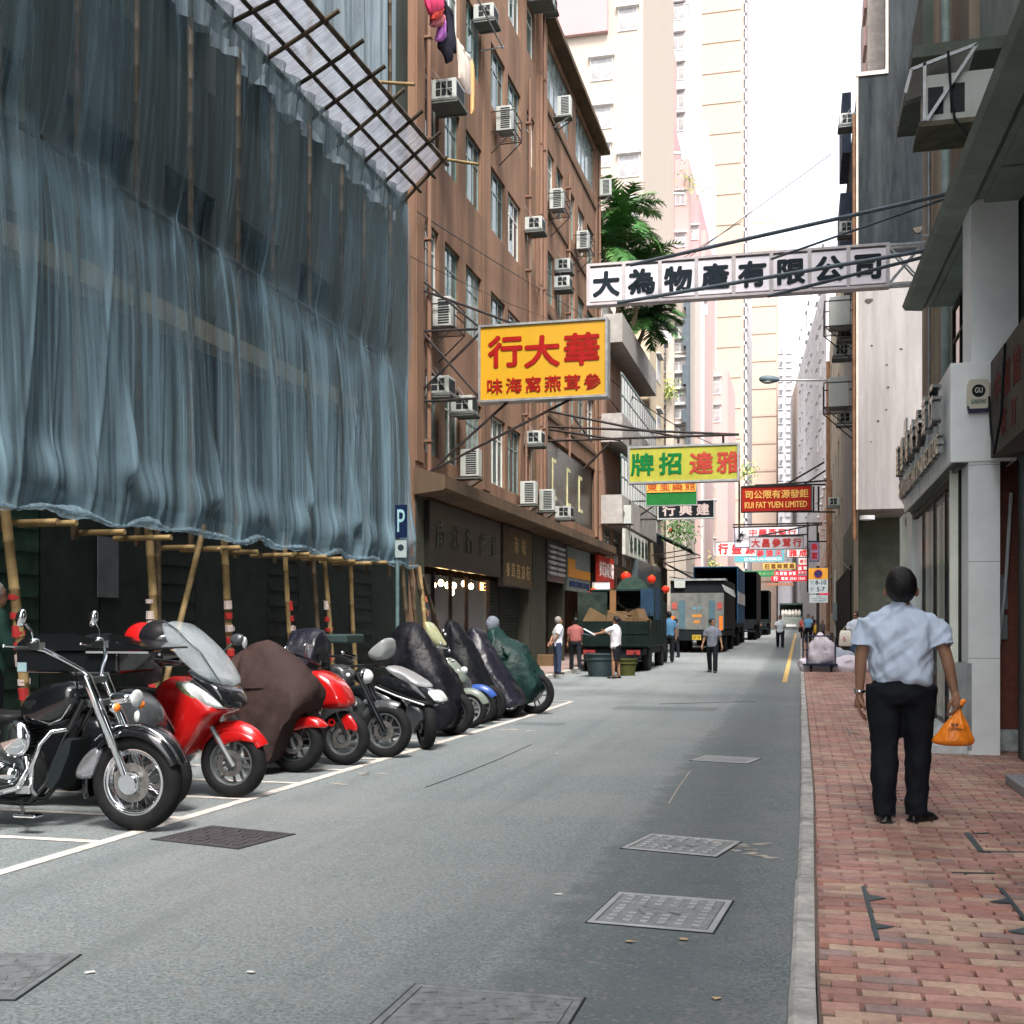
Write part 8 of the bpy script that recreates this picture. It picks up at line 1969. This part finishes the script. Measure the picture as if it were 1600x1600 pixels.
def person(label, loc, rz=0.0, H=1.68, legs=((.15, .04, .1), (-.15, .04, .1)), arms=((.1, .15, .2), (.1, .15, .2)), shirt=None, trousers=None, shoes=None, hair=None, head=(0, 0),
           lean=0.0, skirt=False, sleeve=.8, vox=.020, fat=1.0, group=None, grips=(False, False), hairstyle='short', glasses=False, footyaw=(.2, .2), wr=0.0, elb=((0, 1), (0, 1)), tuck=True, hs_=1.0):
    """local frame: +y is the way the person faces, +x their right"""
    s = H / 1.70; M = Matrix.Translation(V(loc)) @ Matrix.Rotation(rz, 4, 'Z'); T = lambda p: M @ V(p)
    hipz = .88 * s; J = {}
    # legs first, so that the lowest foot stands on the ground
    lo = 9
    for k, side in enumerate((-1, 1)):
        th, sp, kb = legs[k]; h = V((side * .095 * s * fat, 0, hipz)); kn = h + dirv(th, sp, side) * .415 * s; an = kn + dirv(th - kb, sp * .3, side) * .395 * s; J[side] = [h, kn, an]; lo = min(lo, an.z)
    dz = .085 * s - lo
    for sd in J: J[sd] = [p + V((0, 0, dz)) for p in J[sd]]
    hipz += dz; sp = V((0, math.sin(lean), math.cos(lean)))
    pel = V((0, 0, hipz + .02 * s)); chest = pel + sp * .36 * s; nk = pel + sp * .535 * s; sh = pel + sp * .462 * s
    s2 = s * hs_; hc = nk + V((0, math.sin(lean + head[1] * .5) * .12, .128 - (hs_ - 1) * .2)) * s
    A = {}
    for k, side in enumerate((-1, 1)):
        fw, ot, eb = arms[k]; s0 = sh + V((side * .185 * s * (1 + (fat - 1) * .5), 0, 0)); e = s0 + dirv(fw, ot, side) * .285 * s
        ex, ey = elb[k]; fdir = dirv(fw + eb * ey, ot - eb * ex, side); w = e + fdir * .25 * s; A[side] = [s0, e, w, fdir]
    body = MB()
    hd = Matrix.Rotation(head[0], 3, 'Z') @ Matrix.Rotation(-head[1], 3, 'X')
    def hp(x, y, z): return hc + hd @ (V((x, y, z)) * s2)
    body.ell(hp(0, -.005, .02), (.076 * s2, .094 * s2, .10 * s2), hd, 20, 14); body.ell(hp(0, .02, -.05), (.058 * s, .068 * s, .065 * s), hd, 16, 10)
    body.ell(hp(0, .092, -.015), (.013 * s, .022 * s, .022 * s), hd, 10, 8); body.ell(hp(0, .082, -.062), (.024 * s, .012 * s, .009 * s), hd, 10, 6)
    for sd in (-1, 1): body.ell(hp(sd * .088, .0, -.015), (.014 * s2, .022 * s2, .034 * s2), hd, 10, 8)
    body.tube([nk - sp * .05 * s, nk + V((0, .005, .03)) * s, hc - V((0, .01, .06)) * s], [.062 * s, .056 * s, .055 * s], 14)
    for sd in (-1, 1):
        s0, e, w, fd = A[sd]; body.tube([s0.lerp(e, .2) + V((-sd * .06, 0, -.02)) * s, s0.lerp(e, .5), e], [.046 * s, .046 * s, .040 * s], 12); body.tube([e, e.lerp(w, .3), w], [.041 * s, .040 * s, .026 * s], 12); body.ell(e, .041 * s, None, 12, 8)
        h, kn, an = J[sd]; body.tube([h, h.lerp(kn, .5), kn], [.078 * s, .068 * s, .052 * s], 12); body.tube([kn, kn.lerp(an, .3), an], [.052 * s, .054 * s, .034 * s], 12); body.ell(kn, .052 * s, None, 12, 8); body.ell(an + V((0, .04, -.045)) * s, (.035 * s, .08 * s, .03 * s), None, 12, 8)
    def torso(mb, g, z0=-.06, z1=.52, dy=0.0, top=True):
        rows = [(-.10, .150, .115), (-.02, .160, .120), (.08, .150, .112), (.20, .158, .118), (.32, .178, .122), (.40, .188, .115), (.455, .178, .102), (.495, .140, .085), (.525, .085, .07), (.545, .06, .055)]
        rings = []
        if g > 0 and tuck: rows = [(-.02, .140, .105), (.015, .168, .128), (.05, .178, .138), (.12, .178, .136), (.22, .176, .130)] + rows[4:]; z0 = -.05
        for z, a, b_ in rows:
            if z < z0 - .001 or z > z1 + .05: continue
            a = a * (fat if z < .45 else 1); b_ = b_ * (fat if z < .4 else 1)
            c = pel + sp * z * s; rings.append([c + V(((a + g) * s * math.copysign(abs(math.cos(q)) ** .85, math.cos(q)), (b_ + g) * s * math.copysign(abs(math.sin(q)) ** .9, math.sin(q)), 0)) for q in [2 * math.pi * i / 24 for i in range(24)]])
        mb.loft(rings)
    torso(body, -.035, -.10)
    f = body.fused(vox if vox < .015 else .016, 3)
    for sd, k in ((-1, 0), (1, 1)):
        s0, e, w, fd = A[sd]; n = V((sd, 0, 0)) if not grips[k] else V((sd * .8, -.6, 0)); hand(f, w, fd, n, sd * 1.0 if True else 1, s, .42, grips[k])
    f.cur = 1
    for sd in (-1, 1):
        f.ell(hp(sd * .032, .080, .012), (.012 * s, .008 * s, .006 * s), hd, 8, 6); f.ell(hp(sd * .032, .082, .036), (.02 * s, .007 * s, .004 * s), hd, 8, 6)
    f.v = [T(v) for v in f.v]
    po = f.build('person', [skinm, eyem], None, smooth=180); tag(po, label, 'person', group)
    # hair
    hb = MB(); hb.ell(hp(0, -.018, .035), (.088 * s, .102 * s, .103 * s), hd, 24, 16)
    keep = []
    mb2 = hb.fused(.012 if vox > .015 else .007, 2) if False else hb
    hh = MB(); hh.ell(hp(0, -.022, .025), (.092 * s2, .104 * s2, .112 * s2), hd, 28, 18)
    inv = hd.inverted()
    for i, v in enumerate(hh.v):
        q = inv @ (v - hc) / s2
        if q.y > .045 and q.z < .075: q.y = .045 + (q.y - .045) * .1
        if q.z < -.045: q.z = -.045 + (q.z + .045) * ((.9 if q.y < 0 else .4) if hairstyle == 'short' else .6)
        q *= 1 + .035 * noise.noise(q * 40) + .05 * noise.noise(V((q.x * 18, q.y * 18, q.z * 5))); hh.v[i] = hc + hd @ (q * s2)
    if hairstyle == 'pony': hh.tube([hp(0, -.11, .06), hp(0, -.16, .02), hp(0, -.17, -.08), hp(0, -.15, -.17)], [.03 * s, .035 * s, .028 * s, .01 * s], 10)
    if hairstyle == 'bald': hh = MB(); hh.torus(hp(0, -.03, .0), hd @ UP, .075 * s, .012 * s)
    hh.v = [T(v) for v in hh.v]; hh.build('hair', hair or hairb, po, smooth=180)
    if glasses:
        g = MB()
        for sd in (-1, 1): g.ell(hp(sd * .034, .088, .01), (.026 * s, .008 * s, .017 * s), hd, 12, 6); g.bar(hp(sd * .06, .085, .014), hp(sd * .08, 0, .014), .005)
        g.v = [T(v) for v in g.v]; g.build('sunglasses', mat('sunglass', (.008, .008, .01), .1), po, smooth=60)
    # trousers or skirt
    tr = MB(); rows = [(.045, .160, .122), (.01, .168, .128), (-.06, .176, .142), (-.13, .150, .118)]
    tr.loft([[pel + V((a * fat * s * math.cos(q), b_ * fat * s * math.sin(q) - .008, z * s)) for q in [2 * math.pi * i / 24 for i in range(24)]] for z, a, b_ in rows])
    if skirt:
        mid = (J[-1][1] + J[1][1]) / 2; tr.loft([[V((0, 0, 0)) + pel.lerp(mid, t_) * 1.0 + V((a * s * math.cos(q), b_ * s * math.sin(q), 0)) for q in [2 * math.pi * i / 24 for i in range(24)]] for t_, a, b_ in ((0, .16, .12), (.4, .175, .13), (.8, .165, .12), (1.0, .16, .12))])
    else:
        for sd in (-1, 1):
            h, kn, an = J[sd]; tr.tube([h + V((0, -.01, .03)) * s, h.lerp(kn, .35), h.lerp(kn, .75), kn], [.106 * s * fat, .102 * s * fat, .090 * s * fat, .083 * s * fat], 16); tr.tube([kn, kn.lerp(an, .5), an + V((0, -.005, -.045)) * s], [.083 * s * fat, .078 * s * fat, .072 * s * fat], 16); tr.ell(kn, .083 * s * fat, None, 12, 8)
    def wrink(amp, zf, big=0):
        def fn(v, n):
            q = v / s; d = noise.noise(V((q.x * 7, q.y * 7, q.z * zf))) - .9 * abs(noise.noise(V((q.x * 9 - q.z * 10, q.y * 6, q.z * 5)))) + .6 * noise.noise(V((q.x * 16 + q.z * 9, q.y * 16, q.z * 7))) - 1.2 * abs(noise.noise(V((q.x * 5 + q.z * 4, q.y * 5, q.z * 3 - q.x * 3)))) ; return v + n * d * amp * s
        return fn
    t2 = tr.fused(max(vox, .011), 3, fn=wrink(.006 + wr * .4, 3)); t2.v = [T(v) for v in t2.v]; t2.build('skirt' if skirt else 'trousers', trousers, po, smooth=180)
    # shirt
    shm = MB(); torso(shm, .022, -.02 if tuck else -.10)
    for k, sd in enumerate((-1, 1)):
        s0, e, w, fd = A[sd]; end = s0.lerp(e, sleeve) if sleeve <= 1 else e
        shm.ell(s0 + V((-sd * .03, 0, -.028)) * s, (.080 * s, .078 * s, .062 * s), None, 18, 12); shm.tube([s0.lerp(end, .12), s0.lerp(end, .5), end], [.070 * s, .072 * s * fat, .078 * s * fat], 16)
        if sleeve > 1: shm.tube([e, e.lerp(w, .85)], [.055 * s, .042 * s], 14); shm.ell(e, .056 * s, None, 12, 8)
    shm.tube([nk - sp * .05 * s, nk - sp * .02 * s, nk + V((0, -.004, .040)) * s], [.108 * s, .080 * s, .068 * s], 18)
    t3 = shm.fused(max(vox, .010), 2, fn=wrink(.008 + wr, 5)); t3.v = [T(v) for v in t3.v]; t3.build('shirt', shirt, po, smooth=180)
    # shoes
    for k, sd in enumerate((-1, 1)):
        an = J[sd][2]; q = Matrix.Rotation(-footyaw[k] * sd, 3, 'Z'); sm = MB(); lift = max(0, an.z - .085 * s)
        sm.ell(an + q @ V((0, .085, -.055)) * s, (.047 * s, .085 * s, .033 * s), q, 16, 10); sm.ell(an + q @ V((0, -.01, -.045)) * s, (.040 * s, .058 * s, .045 * s), q, 16, 10); sm.box(an + q @ V((0, .05, -.077)) * s, (.082 * s, .25 * s, .016 * s), q)
        m2 = sm.fused(.012, 2) if vox < .015 else sm
        m2.v = [T(v) for v in m2.v]; m2.build('shoe', shoes or mat('shoe_black', (.012, .012, .013), .3, var=.2), po, smooth=60)
    return po, {k_: T(v) for k_, v in (('head', hc), ('wl', A[-1][2]), ('wr', A[1][2]))}, A, T
def shirtmat(n, c, r_=.8, v_=.08): return mat('cloth_' + n, c, r_, var=v_, scale=6, spec=.15)
blk_tr = shirtmat('black', (.010, .012, .016)); navy_tr = shirtmat('navy', (.03, .045, .085)); jeans = shirtmat('jeans', (.07, .14, .24), v_=.3)
def stripes(name, a, b_, sc, axis=0, plaid=False):
    m = bpy.data.materials.new('cloth_' + name); N, L = nt(m); b = N['Principled BSDF']; tc = N.new('ShaderNodeTexCoord'); w1 = N.new('ShaderNodeTexWave'); w1.inputs['Scale'].default_value = sc; w1.bands_direction = 'X'; L.new(tc.outputs['Object'], w1.inputs[0])
    r = N.new('ShaderNodeValToRGB'); r.color_ramp.elements[0].position = .45; r.color_ramp.elements[1].position = .55; r.color_ramp.elements[0].color = (*a, 1); r.color_ramp.elements[1].color = (*b_, 1); f = w1.outputs[1]
    if plaid:
        w2 = N.new('ShaderNodeTexWave'); w2.inputs['Scale'].default_value = sc; w2.bands_direction = 'Z'; L.new(tc.outputs['Object'], w2.inputs[0]); mx = N.new('ShaderNodeMath'); mx.operation = 'MAXIMUM'; L.new(w1.outputs[1], mx.inputs[0]); L.new(w2.outputs[1], mx.inputs[1]); f = mx.outputs[0]; r.color_ramp.elements[0].position = .8; r.color_ramp.elements[1].position = .88
    L.new(f, r.inputs[0]); L.new(r.outputs[0], b.inputs[0]); b.inputs['Roughness'].default_value = .8; b.inputs['Specular IOR Level'].default_value = .15; return m
# --- the man walking away with the orange bag
F0 = pZ(1408, 1284, .12)
hero_shirt = mat('cloth_hero_shirt', (.50, .59, .72), .8, var=.05, scale=8, spec=.15, bump=.08, bscale=300)
hp_, J_, A_, T_ = person('man in a pale blue shirt walking away with an orange bag in his right hand', F0, R(-2), 1.655,
    legs=((-.06, -.01, .02), (.10, -.01, .10)), arms=((-.04, .21, .16), (-.14, .30, .16)), shirt=hero_shirt, trousers=blk_tr, sleeve=.78, vox=.0105, fat=1.14, hs_=1.13, grips=(False, True), footyaw=(.1, .75), wr=.016, elb=((1.1, .35), (.6, .5)), tuck=True)
# belt, watch
wl = J_['wl']; mb = MB(); fd = A_[-1][3]; mb.torus(wl - fd * .02, fd, .031, .006, 24, 8, sq=1.6); mb.disc(wl - fd * .02 + V((-.028, -.008, 0)), V((1, .3, 0)), .016, .009, 16); mb.build('wristwatch', chrome, hp_, smooth=50)
mb = MB(); c = V((F0.x, F0.y, 0)); 
# orange bag
wr_ = J_['wr'] + A_[1][3] * .095
bagm = mat('bag_orange', (.90, .24, .02), .32, var=.18, scale=9, spec=.5, bump=.5, bscale=22)
tb = thing('plastic_bag', 'knotted orange plastic bag hanging from the right hand of the man walking away', 'bag', wr_ + V((0, 0, -.27)))
mb = MB(); rings = []; K = 44
for z, rx_, ry_, ox in ((.05, .012, .012, 0), (.02, .020, .016, 0), (-.005, .014, .012, 0), (-.03, .024, .018, 0), (-.07, .050, .038, -.006), (-.11, .082, .060, -.016), (-.15, .096, .070, -.024), (-.185, .112, .078, -.030), (-.212, .118, .078, -.034), (-.228, .100, .064, -.030), (-.238, .06, .04, -.024)):
    ring = []
    for i in range(K):
        a = 2 * math.pi * i / K; t_ = 1 + .10 * math.sin(a * 9 + z * 20) * (1 - min(1, abs(z + .03) / .16)) + .06 * noise.noise(V((math.cos(a) * 2, math.sin(a) * 2, z * 14)))
        e = 1.12 if abs(math.cos(a)) > .93 and z < -.18 else 1
        ring.append(wr_ + V((ox + rx_ * t_ * e * math.cos(a), ry_ * t_ * math.sin(a), z)))
    rings.append(ring)
mb.loft(rings); mb.build('bag', bagm, tb, smooth=70, sub=1)
mb = MB(); 
for k in range(2): mb.ell(wr_ + V((-.02 + .04 * k, -.02, .03 + .01 * k)), (.018, .008, .03), Matrix.Rotation((-.6, .7)[k], 3, 'Y'), 10, 8)
mb.build('knot', bagm, tb, smooth=180)
mb = MB(); mb.text('OCTTIA *', wr_ + V((-.02, -.069, -.125)), V((1, .05, -.06)), V((.05, .35, 1)), .016, .10, .004, .02); mb.text('四洲', wr_ + V((-.03, -.064, -.098)), V((1, .05, 0)), V((0, .4, 1)), .020, .02, .004, .02); mb.build('printing', ink, tb)

def small(label, fx, fy, top, rz, z=None, **k):
    zz = 0
    for _ in range(4):
        p = pZ(fx, fy, zz); zz = (ground(p.y) + (z or 0))
    H = (pY(fx, top, p.y).z - p.z); p.z = zz
    return person(label, p, rz, k.pop('H', H), **k)
# old man by the kerb, hands clasped behind
small('grey haired old man in a white shirt, hands clasped behind him at the left kerb', 871, 1053, 963, R(-60), .12, legs=((.0, .02, 0), (.04, .02, .05)), arms=((-.45, .05, .3), (-.45, .05, .3)), elb=((1.6, -.2), (1.6, -.2)), shirt=shirtmat('white', (.55, .58, .64)), trousers=navy_tr, hair=hairg, lean=.10, head=(0, -.3), tuck=False)
small('person in a red patterned shirt facing the shops behind the old man', 899, 1046, 964, R(20), .12, legs=((.25, .03, .2), (-.2, .03, .1)), shirt=stripes('redpattern', (.22, .03, .03), (.32, .17, .15), 14, plaid=True), trousers=blk_tr, arms=((.1, .1, .3), (.2, .1, .4)))
pw, Jw, Aw, Tw = small('woman in a white blouse and dark skirt holding out papers behind the green truck', 962, 1060, 963, R(75), 0, legs=((.05, .03, .05), (-.06, .03, .0)), arms=((1.15, .10, .25), (.5, .1, 1.6)), elb=((0, 1), (0, 1)), shirt=shirtmat('blouse', (.58, .57, .60)), trousers=blk_tr, skirt=True, hairstyle='pony', tuck=False)
t = thing('papers', 'white papers held out by the woman behind the green truck', 'papers', Jw['wl']); mb = MB(); q = Jw['wl']; mb.box(q + V((-.16, 0, .05)), (.34, .24, .012), Matrix.Rotation(.5, 3, 'Y')); mb.build('sheet', mat('paper_bluish', (.60, .66, .72), .7), t); mb = MB(); mb.box(q + V((-.2, .02, -.02)), (.26, .2, .01), Matrix.Rotation(.2, 3, 'Y')); mb.build('folder', mat('folder_teal', (.14, .24, .30), .6), t)
small('man in a dark plaid short sleeved shirt striding across the road, head turned aside', 1113, 1051, 966, R(172), 0, legs=((.22, .05, .08), (-.22, .05, .12)), arms=((-.1, .22, .25), (.1, .2, .3)), shirt=stripes('plaid', (.03, .045, .09), (.32, .33, .36), 9, plaid=True), trousers=blk_tr, head=(1.0, 0), tuck=False)
small('man in a white shirt walking towards us down the middle of the road', 1219, 1010, 959, R(178), 0, legs=((.3, .05, .1), (-.25, .05, .2)), arms=((.3, .1, 1.5), (.3, .1, 1.4)), elb=((.5, .8), (.5, .8)), shirt=shirtmat('white2', (.52, .57, .60)), trousers=blk_tr, fat=1.12, tuck=False)
small('man in beige top and light jeans pushing the loaded barrow', 1176, 998, 963, R(5), 0, legs=((.3, .03, .2), (-.3, .03, .3)), arms=((.9, .1, .2), (.9, .1, .2)), shirt=shirtmat('beige', (.38, .33, .26)), trousers=jeans, lean=.25, tuck=False)
small('dark clothed helper bending beside the barrow', 1188, 990, 962, R(160), 0, legs=((.1, .03, .1), (-.1, .03, .2)), arms=((.6, .1, .5), (.6, .1, .5)), shirt=shirtmat('charcoal', (.03, .03, .035)), trousers=blk_tr, lean=.4, tuck=False)
pb_, Jb, Ab, Tb = small('man in a bright blue shirt and black trousers walking towards us on the right pavement', 1263, 1001, 956, R(180), .12, legs=((.2, .04, .05), (-.2, .04, .1)), arms=((.4, .1, 1.2), (.0, .15, .3)), shirt=shirtmat('brightblue', (.16, .36, .55)), trousers=blk_tr, fat=1.05)
t = thing('plastic_bag', 'yellow plastic bag beside the man in the bright blue shirt', 'bag', pY(1276, 990, Jb['wr'].y)); mb = MB(); q = pY(1276, 983, Jb['wr'].y); mb.ell(q, (.17, .12, .24)); mb.tube([q + V((0, 0, .2)), q + V((0, 0, .36))], [.04, .02], 8); mb.v = [v + V((1, 1, 0)) * .03 * noise.noise(v * 9) for v in mb.v]; mb.build('bag', mat('bag_yellow', (.65, .42, .05), .4, var=.2, scale=9), t, smooth=60); mb = MB(); mb.torus(q + V((0, 0, .38)), XA, .05, .008, 14, 6); mb.build('handle', MATS['bag_yellow'], t, smooth=60)
pi_, Ji, Ai, Ti = small('man in sunglasses, pale striped shirt and blue jeans, holding a white carrier bag', 1337, 1044, 955, R(165), .12, legs=((.12, .04, .05), (-.12, .04, .1)), arms=((.0, .15, .3), (.2, .12, .5)), shirt=stripes('palestripe', (.42, .50, .62), (.58, .62, .70), 16), trousers=jeans, glasses=True, head=(-.3, 0), tuck=False)
q = pY(1321, 985, Ji['wr'].y); t = thing('carrier_bag', 'white carrier bag with small red marks held by the man in sunglasses', 'bag', q + V((0, 0, -.45))); mb = MB(); mb.loft([[q + V((a * x, b_ * y, z)) for x, y in ((-1, -1), (0, -1.2), (1, -1), (1.1, 0), (1, 1), (0, 1.2), (-1, 1), (-1.1, 0))] for z, a, b_ in ((-.44, .14, .08), (-.40, .17, .10), (-.1, .15, .07), (0, .12, .03))]); mb.build('bag', mat('bag_white', (.60, .58, .52), .5, var=.1), t, smooth=50)
mb = MB(); mb.tube([q + V((-.08, 0, 0)), q + V((0, 0, .13)), q + V((.08, 0, 0))], .008, 6); mb.build('handle', MATS['bag_white'], t, smooth=60)
mb = MB()
for k in range(5): mb.box(q + V((-.06 + .03 * (k % 3), -.118, -.2 - .05 * (k // 2))), (.03, .005, .03))
mb.build('printed_mark', mat('mark_red', (.5, .08, .05), .5), t)
small('elderly person in dark clothes standing by the cartons on the right pavement', 1285, 1000, 966, R(150), .12, legs=((.02, .03, 0), (.0, .03, 0)), shirt=shirtmat('grey', (.12, .11, .11)), trousers=blk_tr, hair=hairg, sleeve=1.2, tuck=False)
for i, (fx, fy, tp, c, lb) in enumerate(((1254, 991, 958, (.50, .10, .08), 'distant pedestrian in a red top in the crowd on the right pavement'), (1270, 992, 957, (.03, .03, .03), 'distant pedestrian in black in the crowd, right of the red top'), (1258, 990, 961, (.45, .42, .42), 'distant pedestrian in pale clothes in the crowd on the right pavement'), (1275, 990, 960, (.25, .12, .10), 'distant pedestrian in a maroon top nearest the orange topped sign'))):
    small(lb, fx, fy, tp, R(170 + 20 * i), .12, legs=((.15, .03, .05), (-.15, .03, .1)), shirt=shirtmat('crowd%d' % i, c), trousers=blk_tr, group='distant crowd on the right pavement', vox=.03)
small('man in a dark grey shirt and black trousers standing left of the tail lift lorry', 1055, 1027, 966, R(60), 0, legs=((.1, .03, .05), (-.1, .03, .05)), shirt=stripes('greycheck', (.07, .06, .06), (.14, .12, .11), 12, plaid=True), trousers=blk_tr, sleeve=1.2, tuck=False)
small('worker in a blue shirt half hidden behind the right side of the green truck', 1045, 1035, 955, R(20), 0, legs=((.05, .03, 0), (.0, .03, 0)), shirt=shirtmat('workblue', (.06, .15, .26)), trousers=blk_tr, tuck=False)
p = pY(6, 1000, 8.9); person('person in a dark green shirt with grey hair, cut off by the left edge', V((p.x - .12, 8.9, .12)), R(-50), 1.66, legs=((.05, .03, 0), (.0, .03, 0)), arms=((.4, .1, 1.2), (.4, .1, 1.2)), shirt=shirtmat('darkgreen', (.02, .055, .045)), trousers=blk_tr, hair=hairg, sleeve=1.2, tuck=False, lean=.05)
# ================================================================ small marks on the pavement and the road
pf = mat('pavement_metal', (.07, .10, .11), .5, metal=.4, var=.3, damt=.4, dirt=(.1, .09, .08), dscale=9)
def pframe(lb, segs, tris=()):
    a = segs[0][0]; p0 = pZ(*a, .122); t = thing('pavement_frame', lb, 'metal frame', p0)
    mb = MB()
    for (a, c, w_) in segs: P, Q = pZ(*a, .121), pZ(*c, .121); mb.bar(P, Q, w_, .010)
    mb.build('edge_strip', pf, t)
    if tris:
        mb = MB()
        for tr_ in tris: mb.prism([pZ(*q, .1235) for q in tr_], (0, 0, .003))
        mb.build('fixing_plate', pf, t)
pframe('black angled metal strip set in the bricks with two pointed plates', [((1349, 1386), (1371, 1468), .02)], [((1357, 1398), (1385, 1404), (1358, 1408)), ((1366, 1443), (1398, 1448), (1370, 1452))])
pframe('recessed metal tray frame in the paving behind the walking man', [((1511, 1302), (1533, 1331), .035), ((1533, 1331), (1600, 1332), .02), ((1520, 1303), (1545, 1302), .012)])
pframe('second angled metal strip near the right edge of the paving', [((1563, 1388), (1604, 1440), .02)], [((1578, 1404), (1545, 1409), (1582, 1412)), ((1600, 1450), (1575, 1456), (1600, 1460))])
pframe('thin straight metal edge between bricks', [((1487, 1364), (1554, 1365), .008)])
pframe('short metal edge by the broken bricks beyond the man', [((1323, 1138), (1328, 1150), .012), ((1330, 1146), (1345, 1148), .012)])
mb = MB()
for pts in (((665, 1230), (720, 1210), (780, 1186), (830, 1163)), ((1030, 1100), (1100, 1098), (1180, 1096))):
    P = [pZ(*q, .0045) for q in pts]; mb.tube([p for p in P], .004, 4)
tag(mb.build('tar_seam', mat('tar', (.07, .085, .09), .7), world=False), None, None, kind='structure')
mb = MB(); P = [pZ(1045, 1255, .0045), pZ(1060, 1230, .0045), pZ(1078, 1205, .0045)]; mb.tube(P, .006, 4); tag(mb.build('scratch_mark', mat('worn_paint', (.42, .38, .33)), world=False), None, None, kind='structure')
leaf = mat('dry_leaf', (.45, .33, .20), .8, var=.3); rs = random.Random(9)
for i, (px, py, lb) in enumerate(((1068, 1468, 'dry leaf just below the studded manhole cover'), (872, 1398, 'scrap of pale litter in the middle of the road'), (140, 1520, 'white scrap beside the dark corner manhole'), (985, 1472, 'small tan leaf left of the studded manhole cover'), (390, 1520, 'tiny pale scrap on the lower left asphalt'), (870, 1178, 'white scrap on the road by the bay line'), (1120, 1560, 'brown leaf near the gutter'))):
    p = pZ(px, py, .004); mb = MB(); n_ = 7; mb.prism([p + V((math.cos(6.28 * k / n_) * .022 * rs.uniform(.6, 1.3), math.sin(6.28 * k / n_) * .018 * rs.uniform(.6, 1.3), .001 + .006 * rs.random())) for k in range(n_)], (0, 0, .002)); tag(mb.build('litter', leaf if 'leaf' in lb else whitep, None), lb, 'litter')
